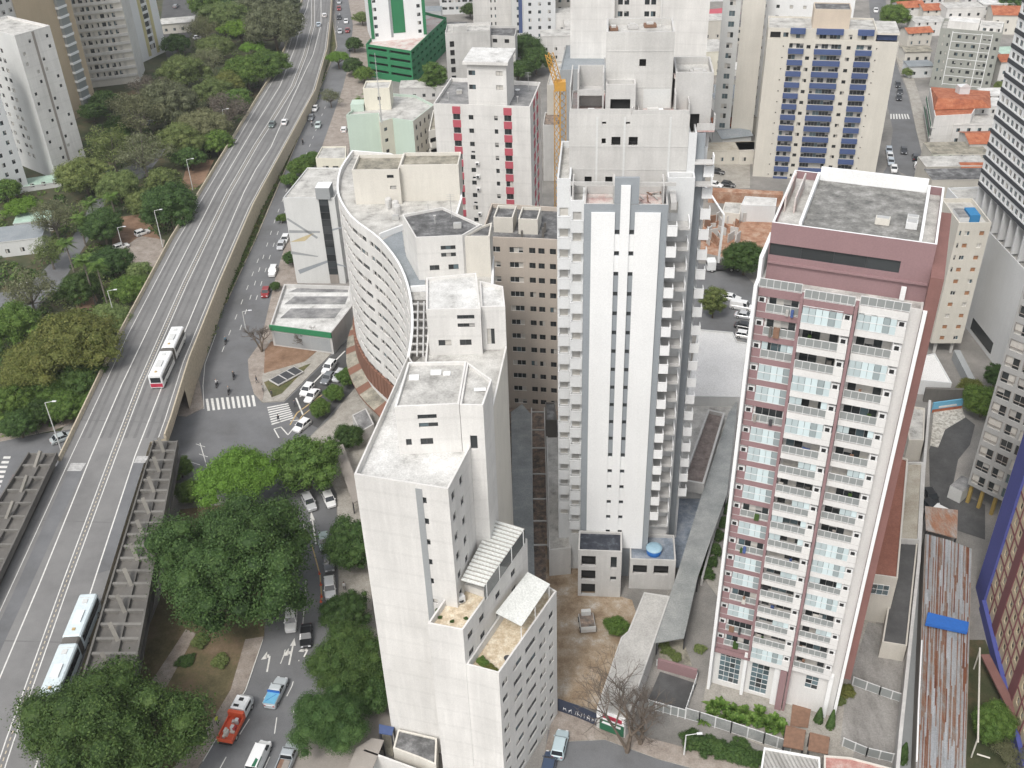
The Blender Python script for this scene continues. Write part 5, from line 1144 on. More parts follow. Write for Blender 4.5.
# ================================================================ yards, walls and low roofs between the towers
sheet_of('site_ground', [(545, 540), (560, 545), (600, 590), (632, 600), (640, 625), (620, 655), (600, 712), (556, 698), (548, 640)], .02, 'site_earth')
sheet_of('alley_rubble', [(505, 390), (560, 390), (572, 560), (550, 600), (512, 600)], .015, 'rubble')
sheet_of('south_street', [(540, 790), (548, 730), (600, 738), (690, 762), (700, 800), (540, 810)], .02, 'asphalt')
slab_of('site_pavement', [(553, 716), (557, 706), (600, 722), (632, 734), (700, 752), (760, 768), (755, 785), (660, 760), (605, 740), (560, 742), (550, 768), (541, 790), (536, 790)], .13, 'pave_tan')
slab_of('tower_court', [(664, 600), (690, 560), (720, 600), (705, 690), (700, 720), (760, 745), (800, 760), (850, 770), (880, 640), (870, 600), (720, 560), (700, 540)], .06, 'pavement')
def low(name, label, cat, pts, z, mat, roof, par=.3, ops={}, mats={}, depth=.2):
    b = Building(name, label, cat, ccw([at2(x, y, z) for x, y in pts])); b.block(0, z-par, mat, ops, parapet=par, roof=roof, mats=mats, depth=depth); b.finish(40); return b
def wall_px(name, label, pts, h, th, mat, zb=0):
    m = MB(); P = [at(x, y, h) for x, y in pts]
    for p, q in zip(P, P[1:]):
        m.bar((p.x, p.y, (h+zb)/2), (q.x, q.y, (h+zb)/2), th, h-zb, mat)
    return tag(m.build(name), label, 'wall')
def canopy_px(name, label, pts, z, mat, th=.15, posts=True, cat='roof', zs=None):
    P = [at(x, y, zz) for (x, y), zz in zip(pts, zs or [z]*len(pts))]
    if sum(P[i-1].x*P[i].y-P[i].x*P[i-1].y for i in range(len(P))) < 0: P.reverse()
    r = thing(name, label, cat, (P[0].x, P[0].y, 0)); m = MB(); k = Vector((0, 0, th)); n = len(P)
    m.poly(P, mat); m.poly([p-k for p in reversed(P)], mat)
    for i in range(n): q = P[(i+1) % n]; m.poly([P[i]-k, q-k, q, P[i]], mat)
    m.build('roof_sheet', r)
    if posts:
        c = sum(P, Vector((0, 0, 0)))/n
        for p in P: q = p.lerp(c, .06); m = MB(); m.box(q.x-.1, q.x+.1, q.y-.1, q.y+.1, 0, min(p.z, q.z)-th-.01, 'dark_metal'); m.build('post', r)
    return r
# alley between the white block and the unfinished tower
canopy_px('mesh_canopy', 'long dark grey mesh canopy over the alley left of the unfinished tower', [(511, 412), (522, 404), (531, 414), (533, 505), (535, 590), (527, 600), (514, 598)], 3.4, 'mesh_grey')
m = MB(); r = thing('beam_lattice', 'bare concrete lattice of beams over the rubble alley beside the unfinished tower', 'concrete frame', at(540, 500))
for x0, x1 in ((531.5, 532.5), (544.5, 548)):
    m = MB(); m.bar(at(x0, 408, 3.2), at(x1, 548, 3.2), .22, .3, 'pale_concrete'); m.build('long_beam', r)
for y in (412, 430, 448, 474, 499, 521, 545):
    m = MB(); f_ = (y-408)/140; m.bar(at(531.5+f_, y, 3.2), at(544.5+3.5*f_, y, 3.2), .18, .26, 'pale_concrete'); m.build('cross_beam', r)
    for x in (531.5+f_, 544.5+3.5*f_): p = at(x, y, 3.0); m = MB(); m.box(p.x-.1, p.x+.1, p.y-.1, p.y+.1, 0, 3.04, 'pale_concrete'); m.build('column', r)
low('unfinished_annex', 'low raw concrete annex stepping up against the left foot of the unfinished tower', 'building', [(546, 420), (558, 420), (566, 520), (571, 548), (549, 550)], 5.5, 'pale_concrete', 'roof_pale')
low('concrete_stair_block', 'small raw concrete block with openings behind the alley frame', 'building', [(545, 402), (555, 402), (557, 420), (546, 420)], 9, 'dark_concrete', 'roof_dark')
# decks behind and right of the tower
sheet_of('tower_deck', [(676, 500), (690, 470), (742, 470), (728, 500), (700, 572), (672, 572)], .9, 'deck_blue')
low('deck_podium', 'pale concrete podium deck with service pipes behind the unfinished tower', 'building', [(677, 403), (690, 397), (738, 399), (731, 440), (712, 487), (676, 487)], 3.4, 'pale_concrete', 'roof_pale', par=.4)
r = thing('planter_trough', 'long brown earth-filled concrete trough on the podium deck behind the unfinished tower', 'planter', at(705, 445, 3))
pp = ccw([at2(x, y, 5.2) for x, y in ((708, 409), (725, 413), (704, 484), (682, 480))]); m = MB(); inn = inset(pp, .35)
for i in range(4): a_, c_ = pp[i], pp[(i+1) % 4]; e_, d_ = inn[i], inn[(i+1) % 4]; m.hexa([(*a_, 3.0), (*c_, 3.0), (*d_, 3.0), (*e_, 3.0), (*a_, 5.2), (*c_, 5.2), (*d_, 5.2), (*e_, 5.2)], 'pale_concrete')
m.build('trough_wall', r); m = MB(); m.poly([(*p, 4.5) for p in inn], 'soil_brown'); blotch('soil_brown', [(.3, (.10, .08, .07)), (.5, (.19, .155, .14)), (.7, (.27, .23, .21))], .8); m.build('soil', r)
r = thing('concrete_trough', 'short raised grey concrete trough beside the foot of the unfinished tower', 'planter', at(668, 490, 3))
pp = ccw([at2(x, y, 5.0) for x, y in ((663, 472), (667, 476), (677, 506), (676, 511), (663, 511))]); inn = inset(pp, .3); m = MB()
for i in range(len(pp)): j = (i+1) % len(pp); m.hexa([(*pp[i], 0), (*pp[j], 0), (*inn[j], 0), (*inn[i], 0), (*pp[i], 5.0), (*pp[j], 5.0), (*inn[j], 5.0), (*inn[i], 5.0)], 'pale_concrete')
m.build('trough_wall', r); m = MB(); m.poly([(*p, 4.2) for p in inn], 'roof_moss'); m.build('soil', r)
low('white_hall', 'broad white flat-roofed hall between the unfinished tower and the pink tower', 'building', [(698, 329), (733, 332), (737, 341), (748, 343), (741, 397), (686, 396)], 5.2, 'light_grey', 'clean_roof', par=.25) if blotch('clean_roof', [(.3, (.60, .595, .575)), (.5, (.68, .675, .66)), (.72, (.74, .735, .72))], .12) else None
canopy_px('glass_canopy', 'long narrow grey glazed canopy running beside the pink tower', [(738, 399), (727, 494), (698, 576), (684, 638), (654, 643), (677, 574), (700, 500), (729, 412)], 4.0, 'canopy_glass') if blotch('canopy_glass', [(.3, (.19, .205, .2)), (.5, (.27, .28, .272)), (.72, (.36, .365, .355))], .35, .35) else None
wall_px('garden_wall', 'pale garden wall between the glazed canopy and the pink tower hedge', [(738, 403), (728, 494), (715, 530), (702, 578)], 1.6, .3, 'pale_concrete')
# shop with long concrete roof, and the walls round it
b = low('long_shop', 'long low shop with a grey concrete roof behind the bare tree', 'shop', [(644, 592), (670, 596), (655, 640), (641, 680), (630, 712), (626, 718), (597, 707), (621, 637), (628, 631)], 4.2, 'pale_concrete', 'pale_roof2', par=.12) if blotch('pale_roof2', [(.3, (.34, .33, .31)), (.5, (.42, .41, .39)), (.7, (.5, .49, .46))], .25) else None
a_, c_ = at(597, 707, 4.2), at(626, 718, 4.2); u_ = (c_-a_).to_2d(); fr = frame(a_.to_2d(), u_); L = u_.length
m = MB(); fbox(m, fr, .1, L-.05, -.35, -.003, 2.7, 4.0, 'sign_white'); o = b.part('sign_board', m)
m = MB(); fbox(m, fr, L*.25, L*.9, -.40, -.352, 3.1, 3.8, 'sign_red'); b.part('sign_panel', m)
m = MB(); fbox(m, fr, L*.12, L*.95, -.16, -.003, .3, 2.5, 'sign_green'); b.part('shop_front', m)
m = MB(); fbox(m, fr, L*.2, L*.85, -.20, -.165, 1.7, 2.1, 'sign_white'); b.part('sign_panel', m)
wall_px('dark_hoarding', 'dark blue painted hoarding closing the earth site towards the street', [(558, 699), (578, 706), (601, 716)], 2.4, .15, 'hoarding') if wall('hoarding', (.035, .045, .075)) else None
m = MB(); P0 = at2(558, 699, 2.4); Pu = at2(601, 716, 2.4)-P0; fh = frame(P0, Pu); Lh = Pu.length; rr = random.Random(3); s = .8
while s < Lh*.95:      # scribbled white graffiti strokes
    h = rr.uniform(.5, 1.0); z0 = .7; m.bar((*fh(s, -.1), z0), (*fh(s+rr.uniform(-.1, .25), -.1), z0+h), .03, .07, 'sign_white', (0, 1, 0)); 
    if rr.random() < .6: m.bar((*fh(s, -.1), z0+h*.5), (*fh(s+.35, -.1), z0+h*rr.uniform(.2, .9)), .03, .07, 'sign_white', (0, 1, 0))
    s += rr.uniform(.3, .55)
tag(m.build('graffiti'), 'white scrawled graffiti along the dark blue site hoarding', 'graffiti')
# garage ramp and front fences of the pink tower
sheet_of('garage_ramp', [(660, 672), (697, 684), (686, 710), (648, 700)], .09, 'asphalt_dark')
m = MB(); a_, c_ = at(658, 662, 1.2), at(697, 673, 1.2); m.bar((a_.x, a_.y, .95), (c_.x, c_.y, .95), .35, 1.9, 'pink_paint'); tag(m.build('ramp_wall'), 'pink wall above the dark garage ramp', 'wall')
sheet_of('dry_bed', [(657, 640), (682, 637), (692, 666), (660, 660)], .09, 'roof_moss')
def railing(name, label, pts, h, step, mat='white_metal', glassy=None, zb=0):
    r = thing(name, label, 'fence', at(*pts[0])); P = [at(x, y, zb+h) for x, y in pts]; m = MB()
    for p, q in zip(P, P[1:]):
        m.bar(p, q, .08, .08, mat); a_, c_ = p-Vector((0, 0, h-.15)), q-Vector((0, 0, h-.15)); m.bar(a_, c_, .06, .06, mat)
    m.build('rail', r)
    for p, q in zip(P, P[1:]):
        n = max(1, round((q-p).length/step))
        for i in range(n+1):
            c = p.lerp(q, i/n); m = MB(); m.box(c.x-.07, c.x+.07, c.y-.07, c.y+.07, zb, c.z+.05, mat); m.build('post', r)
        if glassy:
            m = MB(); d = (q-p).normalized(); k = Vector((0, 0, h-.25)); m.bar(p-Vector((0, 0, h*.48)), q-Vector((0, 0, h*.48)), .03, h-.3, glassy); m.build('panel', r)
    return r
railing('glass_fence', 'white framed glass fence in front of the pink tower garden', [(686, 708), (700, 712), (732, 722), (765, 733), (792, 742)], 2.2, 2.1, 'white_metal', 'canopy_glass')
railing('ramp_railing', 'white railing along the top of the dark garage ramp', [(657, 660), (698, 672), (686, 708)], 1.1, 1.2, 'white_metal', 'screen_rail')
railing('ramp_gate', 'white framed gate at the street end of the garage ramp', [(649, 700), (686, 710)], 1.8, 1.1, 'white_metal', 'screen_rail')
railing('court_gate', 'upper white gate across the concrete driveway right of the pink tower', [(854, 677), (881, 687), (905, 695)], 1.7, 1.6, 'white_metal', 'screen_rail')
railing('court_gate', 'lower white gate across the concrete driveway beside the dark conifer', [(844, 738), (868, 748), (894, 754)], 1.7, 1.6, 'white_metal', 'screen_rail')
# right of the pink tower: red-roofed podium, driveway, long wall, tin shed
b = low('red_roof_annex', 'low beige annex with a flat rust red roof right of the pink tower', 'building', [(899, 456), (908, 459), (898, 578), (868, 574)], 9.2, 'cream_grey', 'rust_roof', par=.3, ops={}) if (wall('cream_grey', (.58, .55, .49)), blotch('rust_roof', [(.3, (.19, .075, .05)), (.6, (.24, .10, .07))], .3)) else None
a_ = at2(868, 574, 9.2); c_ = at2(898, 578, 9.2); fr = frame(a_, c_-a_); L = (c_-a_).length
w_ = window_mesh(2.4, 1.9, 'grid', 1)[1]; l = wloc(b.root); p = fr(L*.5, -.03); inst('window', w_, b.root, (p.x-l.x, p.y-l.y, 5.6), fr.a)
sheet_of('concrete_court', [(868, 622), (909, 634), (909, 646), (896, 760), (840, 745), (846, 690)], .07, 'stained_court') if blotch('stained_court', [(.3, (.14, .135, .125)), (.5, (.26, .25, .235)), (.7, (.34, .33, .31))], .35, .9, 6, 5, 1, .3, 1) else None
low('tar_roof', 'low building with a dark tar roof beside the long concrete wall', 'building', [(899, 540), (918, 541), (907, 646), (882, 642)], 3.2, 'cream_grey', 'asphalt_dark', par=.2)
low('ochre_terrace', 'narrow pale concrete roof strip between two walls behind the tar roof', 'building', [(907, 462), (923, 462), (919, 540), (900, 539)], 4.0, 'pale_concrete', 'roof_ochre', par=.4) if blotch('roof_ochre', [(.3, (.26, .22, .17)), (.5, (.38, .35, .29)), (.7, (.45, .42, .36))], .3) else None
wall_px('boundary_wall', 'long pale concrete boundary wall running down beside the rusty shed', [(930, 400), (924, 470), (919, 560), (910, 646), (901, 731), (896, 790)], 3.6, .45, 'pale_concrete')
b = low('beige_shed', 'small concrete yard building behind the red roofed annex', 'building', [(905, 405), (925, 408), (924, 440), (909, 440)], 4.5, 'cream_grey', 'roof_pale', par=.3)
sheet_of('shed_lane', [(919, 560), (928, 560), (917, 768), (898, 775), (903, 700)], .06, 'side_grey')
# rusty corrugated shed, one mesh of ribbed sheets
r = thing('tin_shed', 'long shed with a rusty corrugated roof of silver and orange sheets', 'shed', at(945, 640))
cols_r = ['tin_silver', 'tin_rust', 'tin_pale', 'tin_mix']
blotch('tin_silver', [(.3, (.30, .31, .32)), (.5, (.42, .43, .44)), (.7, (.50, .51, .52))], .8, .5, 7, 5, 1, .25); blotch('tin_pale', [(.3, (.36, .38, .40)), (.7, (.56, .58, .60))], .6, .45, 6, 5, 1, .2)
blotch('tin_rust', [(.3, (.14, .05, .03)), (.5, (.26, .11, .06)), (.72, (.34, .30, .27))], .6, .7, 7, 5, 1, .25); blotch('tin_mix', [(.35, (.34, .33, .32)), (.5, (.30, .21, .16)), (.62, (.30, .14, .08))], .9, .6, 7, 5, 1.5, .3)
TL, TR_, BL, BR = at(926, 533, 4.0), at(972, 548, 4.0), at(916, 785, 4.0), at(965, 785, 4.0); rr = random.Random(5); nx = 30; ny = 7; m = MB()
nx = 40
for i in range(nx):
    g0 = 0.0; tilt = rr.uniform(0, .05)
    while g0 < 1:
        g1 = min(1, g0+rr.uniform(.10, .34)); tone = rr.choices(cols_r, [5, 2, 3, 5])[0]; lift = rr.uniform(0, .05)
        f0, f1 = i/nx, (i+1)/nx; fm = (f0+f1)/2
        def q(f, g_, dz): p = TL.lerp(TR_, f).lerp(BL.lerp(BR, f), g_); return (p.x, p.y, p.z+dz+lift-.5*abs(f-.5))
        ge = min(1, g1+.008)
        m.poly([q(f0, ge, 0), q(fm, ge, .12), q(fm, g0, .12), q(f0, g0, 0)], tone); m.poly([q(fm, ge, .12), q(f1, ge, 0), q(f1, g0, 0), q(fm, g0, .12)], tone)
        g0 = g1
m.build('corrugated_roof', r)
m = MB(); 
for p, q_ in ((TL, BL), (TR_, BR), (BL, BR), (TL, TR_)): m.bar((p.x, p.y, 1.9), (q_.x, q_.y, 1.9), .15, 3.7, 'brown_grey')
m.build('wall', r)
canopy_px('tin_roof', 'upper tin roof of loose silver and brown sheets beyond the long rusty shed', [(925, 506), (958, 510), (957, 538), (926, 530)], 3.9, 'tin_mix')
canopy_px('blue_tarp', 'bright blue tarpaulin stretched across the rusty shed roof', [(928, 612), (969, 622), (967.5, 632), (925.5, 623)], 4.9, 'tarp_blue', .5, False, 'tarpaulin')
wall_px('yard_wall', 'pale low wall with a white pipe on the left side of the rusty shed', [(922, 640), (919, 700), (917, 760)], 4.35, .18, 'clean_white', 4.0)
sheet_of('rail_cut', [(966, 640), (985, 640), (1010, 700), (1030, 760), (1030, 800), (966, 800)], .04, 'park_soil')
m = MB(); m.bar(at(985, 655, 2), at(1030, 745, 2), 1.2, .3, 'brick_red'); tag(m.build('brick_coping'), 'rust red sloping wall top below the maroon block', 'wall')
r = thing('pipe_frame', 'thin yellowish pipe frame beside the rusty shed', 'pipe frame', at(980, 700)); m = MB(); m.tube(at(980, 648, 4), at(978, 742, 4), .12, 'sand_paint'); m.tube(at(977, 754, 2.5), at(990, 758, 2.5), .1, 'sand_paint'); m.build('pipe', r)
for x, y in ((980, 650), (978, 738)): p = at(x, y, 3.9); m = MB(); m.tube((p.x, p.y, 0), p, .1, 'sand_paint'); m.build('post', r)
sheet_of('curved_drive', [(929, 450), (940, 425), (962, 415), (975, 425), (970, 445), (958, 460), (952, 490), (985, 505), (985, 540), (955, 530), (930, 505)], .06, 'asphalt_dark')
m = MB(); m.poly([(*at2(x, y), .09) for x, y in ((934, 409), (962, 407), (965, 418), (945, 430), (938, 448), (930, 446))], 'paver'); structure('drive_pavers', m) if blotch('paver', [(.4, (.30, .285, .25)), (.55, (.55, .53, .48)), (.6, (.58, .56, .52))], 1.6) else None
m = MB(); a_, c_ = at(934, 403, 2.2), at(964, 399, 2.2); fw = frame(a_.to_2d(), (c_-a_).to_2d()); L = (c_-a_).length
fbox(m, fw, 0, L, 0, .25, 0, 2.2, 'sky_tarp'); fbox(m, fw, 0, L, -.02, -.003, 0, .7, 'red_tile'); fbox(m, fw, L*.2, L*.8, -.03, -.004, .9, 1.3, 'white_paint'); tag(m.build('painted_wall'), 'low wall painted with a blue sea scene behind the grey paver drive', 'wall')
low('pilotis_garage', 'low white flat roof beside the foot of the narrow beige block', 'building', [(921, 356), (935, 353), (952, 383), (920, 380)], 3.2, 'pale_grey', 'clean_roof', par=.2)
wall_px('planter_wall', 'grey planter wall below the blank white podium', [(957, 350), (975, 385), (983, 400)], 2.2, 1.2, 'side_grey')
wall_px('dark_stone_wall', 'dark stained stone wall across the lane behind the grey pavers', [(926, 388), (964, 389)], 3.0, .6, 'dark_concrete')
# foreground left: small roofs at the foot of the white block
b = low('courtyard_house', 'small grey roofed house wedged at the foot of the white stepped block', 'house', [(393, 748), (398, 729), (437, 738), (436, 765), (420, 758)], 3.6, 'cream_paint', 'roof_dark', par=.2)
wall_px('white_yard_wall', 'tall white yard wall at the bottom edge below the white stepped block', [(364, 750), (392, 760), (425, 772), (450, 782)], 3.0, .25, 'white_paint')
sheet_of('yard_floor', [(373, 748), (384, 730), (397, 728), (393, 757), (420, 770)], .16, 'roof_moss')
canopy_px('brown_roof', 'long brown ribbed roof beside the street trees at the bottom', [(340, 790), (356, 748), (372, 738), (384, 740), (364, 790)], 3.0, 'brown_grey')
canopy_px('blue_grey_awning', 'small blue grey awning at the corner of the white stepped block', [(379, 724), (394, 727), (392, 735), (379, 733)], 3.6, 'blue_paint')
canopy_px('brown_roof', 'narrow dark brown roof along the pavement above the dark street trees', [(333, 447), (343, 444), (363, 498), (353, 503)], 2.8, 'brown_grey')
low('yard_kiosk', 'small grey roofed shed in the yard below the curved block', 'shed', [(352, 415), (366, 408), (374, 424), (360, 432)], 2.6, 'pale_concrete', 'roof_grey', par=.1)
# bottom edge roofs
b = low('ribbed_roof_house', 'grey ribbed metal roof with a white edge at the bottom frame edge', 'house', [(764, 747), (820, 757), (822, 800), (756, 800)], 3.5, 'clean_white', 'roof_ribs', par=.25) if sheet('roof_ribs', [(.3, (.30, .29, .27)), (.6, (.40, .39, .37))], .5, .2) else None
b = low('pink_roof_house', 'low house with a weathered pink roof at the bottom frame edge', 'house', [(824, 755), (850, 757), (892, 768), (890, 800), (824, 800)], 3.0, 'cream_paint', 'pink_roof', par=.2) if blotch('pink_roof', [(.3, (.30, .12, .11)), (.5, (.42, .22, .19)), (.7, (.5, .38, .34))], .8) else None
m = MB(); m.poly([at(x, y, .3) for x, y in ((793, 700), (813, 698), (808, 728), (790, 726))][::-1], 'wood'); m.poly([at(x, y, .32) for x, y in ((787, 733), (806, 730), (803, 748), (785, 747))][::-1], 'wood'); structure('wood_deck', m)
for pts, lab in (([(810, 732), (830, 737), (828, 754), (808, 750)], 'small square wooden roof with a white frame before the pink tower'), ([(786, 725), (806, 730), (803, 750), (783, 746)], 'small pergola with wooden panels left of the square wooden roof')):
    canopy_px('gate_shelter', lab, pts, 2.8, 'wood')
# construction site behind
sheet_of('building_site', [(700, 252), (704, 216), (722, 214), (772, 222), (770, 250), (745, 262)], .02, 'site_orange')
m = MB(); a_, c_ = at(709, 190, 3), at(783, 194, 3); m.bar((a_.x, a_.y, 1.6), (c_.x, c_.y, 1.6), 2.5, 3.2, 'site_orange'); tag(m.build('earth_bank'), 'raw orange earth bank along the back of the building site', 'bank')
low('site_shed', 'pale arched grey shed at the back of the building site', 'shed', [(741, 205), (776, 206), (777, 198), (745, 196)], 4.5, 'pale_grey', 'roof_white', par=.1)
low('site_office', 'low pale site office under the orange bank', 'shed', [(722, 212), (740, 214), (742, 203), (725, 202)], 3.0, 'cream_paint', 'roof_pale', par=.1)
rr = random.Random(9); r = thing('column_formwork', 'timber and concrete formwork grid in the orange building site', 'formwork', at(732, 235))
for i in range(26):
    p = at(rr.uniform(704, 744), rr.uniform(222, 248)); m = MB(); h = rr.uniform(.8, 3); a_ = rr.uniform(0, 3); m.bar((p.x, p.y, h*.5), (p.x+rr.uniform(1, 4)*math.cos(a_), p.y+rr.uniform(1, 4)*math.sin(a_), h*.5), .25, h, rr.choice(['pale_concrete', 'wood', 'concrete', 'site_orange'])); m.build('shutter_panel', r)
# tower crane behind the left shoulder of the unfinished tower
r = thing('tower_crane', 'yellow lattice crane boom standing left of the unfinished tower', 'crane', at(561, 190))
def lattice(p, q, w, mat, n):
    m = MB(); p, q = Vector(p), Vector(q); d = (q-p).normalized(); x = d.orthogonal().normalized()*w/2; y = d.cross(x).normalized()*w/2; cs_ = [x+y, x-y, -x-y, y-x]
    for c in cs_: m.bar(p+c, q+c, .16, .16, mat)
    for i in range(n):
        a_, b2 = p.lerp(q, i/n), p.lerp(q, (i+1)/n)
        for k in range(4): m.bar(a_+cs_[k], b2+cs_[(k+1) % 4], .1, .1, mat)
    return m
top_ = at(560, 90, 42); base_ = Vector((top_.x, top_.y, 0)); lattice(base_, top_, 1.8, 'crane_yellow', 26).build('mast', r)
tip = at(548, 47, 50); lattice(top_, (tip.x, top_.y-.5, tip.z), 1.2, 'crane_yellow', 9).build('boom', r)
m = MB(); m.box(top_.x-1.2, top_.x+1.2, top_.y-1, top_.y+1, 42.02, 44, 'crane_yellow'); m.build('cab', r)
low('balcony_flats', 'cream flats with stacked balconies behind the crane', 'apartment block', [(547, 85), (560, 85), (566, 62), (553, 62)], 24, 'cream_grey', 'roof_pale')
def balc_simple(): pass
low('unfinished_floor', 'low brick coloured unfinished floor at the foot of the crane', 'building', [(543, 125), (568, 125), (566, 112), (545, 112)], 16, 'pale_concrete', 'rubble')
low('grey_backroof', 'grey flat roofed block behind the crane and the unfinished tower', 'building', [(560, 70), (606, 68), (604, 45), (566, 45)], 34, 'side_grey', 'roof_bluegrey')
# far houses and blocks of the background
HN = 0
def house(px, py, w, d, h, rz, wallm, roofm, label, cat='house', gable=1.2):
    p = at(px, py); r = thing('house', label, cat, (p.x, p.y, 0), rz); mb = MB(); H = Vector((0, 0, 0)); l = wloc(r)
    fs = [Vector((-w/2, -d/2)), Vector((w/2, -d/2)), Vector((w/2, d/2)), Vector((-w/2, d/2))]; ops = {}
    n = max(2, int(w/3)); ops[0] = [(w*(i+.5)/n-.5, w*(i+.5)/n+.5, z, z+1.1) for i in range(n) for z in ([1.0] if h < 5 else [1.0, 4.0])]
    for i in range(4): facade(mb, fs[i], fs[(i+1) % 4], 0, h, ops.get(i, []), wallm, .15)
    o = bpy.data.objects.new('wall', mb.mesh('wall')); COL.objects.link(o); o.parent = r
    for q in ops[0]:
        me = window_mesh(1.0, 1.1, 'brown', HN % NVAR)[1]; inst('window', me, r, (-w/2+(q[0]+q[1])/2, -d/2+.15, q[2]))
    m = MB(); e = .4
    if gable > 0:
        m.poly([(-w/2-e, -d/2-e, h), (w/2+e, -d/2-e, h), (w/2+e, 0, h+gable), (-w/2-e, 0, h+gable)], roofm); m.poly([(w/2+e, d/2+e, h), (-w/2-e, d/2+e, h), (-w/2-e, 0, h+gable), (w/2+e, 0, h+gable)], roofm)
        m.poly([(-w/2, -d/2, h), (-w/2, 0, h+gable), (-w/2, d/2, h)], wallm); m.poly([(w/2, -d/2, h), (w/2, d/2, h), (w/2, 0, h+gable)], wallm)
    else:
        m.box(-w/2-.1, w/2+.1, -d/2-.1, d/2+.1, h, h+.25, wallm, roofm)
    o = bpy.data.objects.new('roof', m.mesh('roof')); COL.objects.link(o); o.parent = r
    return r
HS = [
 (906, 18, 10, 8, 5, .1, 'white_paint', 'red_tile', 'white house with a low red tile roof behind the leafy street tree', 1.6), (921, 10, 13, 9, 5, .1, 'white_paint', 'roof_white', 'white house with a flat pale roof beside the red tiled one', 0),
 (938, 20, 16, 9, 5, .0, 'cream_paint', 'red_tile', 'cream house with a long red tile roof above the gridded block', 1.5), (985, 9, 20, 10, 6, -.1, 'white_paint', 'red_tile', 'wide red tiled house at the top right corner of the view', 2),
 (1006, 30, 14, 12, 7, -.2, 'cream_paint', 'red_tile', 'red tiled house right of the gridded block roof', 2), (1000, 18, 18, 6, 6, .0, 'white_paint', 'roof_white', 'long white metal roof between the red tiled houses', 0),
 (1012, 66, 12, 10, 5, 0, 'white_paint', 'roof_green', 'white house with a pale green flat roof', 0), (1006, 82, 10, 8, 8, 0, 'white_paint', 'red_tile', 'narrow white house with a small red roof beside the banded tower', 1.2),
 (985, 122, 9, 7, 6, -.05, 'white_paint', 'roof_white', 'white flat roofed house between red tiled roofs', 0), (980, 158, 11, 9, 6, -.05, 'white_paint', 'red_tile', 'white house with a square red roof below the painted tile house', 1.4),
 (975, 186, 10, 9, 5, -.1, 'cream_paint', 'red_tile', 'small red roofed house at the foot of the banded tower', 1.6), (952, 166, 15, 9, 5, -.05, 'cream_paint', 'roof_moss', 'cream terrace house with laundry tank on its flat roof', 0),
 (948, 183, 16, 7, 6, -.05, 'cream_grey', 'roof_pale', 'pale flat roofed house beyond the pink tower', 0), (956, 200, 17, 7, 7, -.05, 'cream_grey', 'roof_dark', 'beige house with a dark roof behind the pilotis block', 0),
 (714, 45, 11, 9, 10, 0, 'cream_grey', 'roof_pale', 'beige three storey house with small windows beside the white slab', 0), (716, 72, 9, 7, 8, 0, 'yellow_cream', 'roof_pale', 'yellowish cube house near the unfinished tower shoulder', 0),
 (741, 78, 15, 8, 4, 0, 'white_paint', 'roof_white', 'white roofed workshop left of the blue balcony block', 0), (733, 98, 12, 8, 3, -.1, 'pale_grey', 'roof_bluegrey', 'grey tin roofed shed beside parked cars', .8),
 (748, 92, 9, 8, 4, 0, 'cream_grey', 'roof_grey', 'low grey roofed shed beside the tin roofed shed', .6), (733, 118, 9, 7, 4, 0, 'cream_grey', 'roof_pale', 'beige walled low house with a flat roof', 0),
 (748, 128, 13, 11, 5, 0, 'sand_paint', 'roof_ochre', 'sand coloured flat roofed house against the blue balcony block', 0), (722, 138, 7, 7, 5, 0, 'white_paint', 'red_tile', 'little red roofed house beside the unfinished tower', 1.2),
 (731, 146, 9, 7, 4, .2, 'light_grey', 'roof_bluegrey', 'small grey gabled house in front of the little red roof', 1.2), (735, 160, 18, 6, 4, 0, 'sand_paint', 'roof_ochre', 'long ochre walled shed above the parked cars', 0),
 (720, 22, 12, 9, 4, .2, 'cream_grey', 'red_paint', 'house with a bright red awning roof near the top', .5), (745, 40, 11, 9, 6, 0, 'cream_grey', 'roof_dark', 'dark roofed house left of the cream grey tower', 0),
 (376, 118+8, 12, 7, 4, 0, 'pale_concrete', 'roof_pale', 'low pale roof between the mint block and the avenue', 0), (425, 96, 16, 8, 4, 0, 'pale_concrete', 'roof_pale', 'pale flat shed between the mint block and the green podium', 0),
 (580, 44, 12, 8, 8, 0, 'white_paint', 'roof_pale', 'white house with small windows behind the crane', 0), (557, 38, 12, 8, 10, 0, 'white_paint', 'roof_pale', 'white terrace house left of the broad white slab', 0),
 (478, 50, 12, 8, 6, 0, 'pale_concrete', 'roof_pale', 'pale house behind the white stair tower', 0), (180, 30, 13, 9, 4, .2, 'cream_grey', 'roof_pale', 'pale metal roofed pavilion among the park trees', .8),
 (20, 248, 14, 9, 4, .2, 'light_grey', 'roof_bluegrey', 'grey flat roofed park building under the trees at left', 0), (37, 228, 9, 6, 3, .2, 'light_grey', 'roof_green', 'pale green roof of a small park shelter', 0), (40, 186, 12, 6, 1.4, .3, 'light_grey', 'roof_green', 'pale green court roof at the foot of the panel tower', 0)]
for x in HS: house(*x[:9], 'house', x[9]); HN += 1
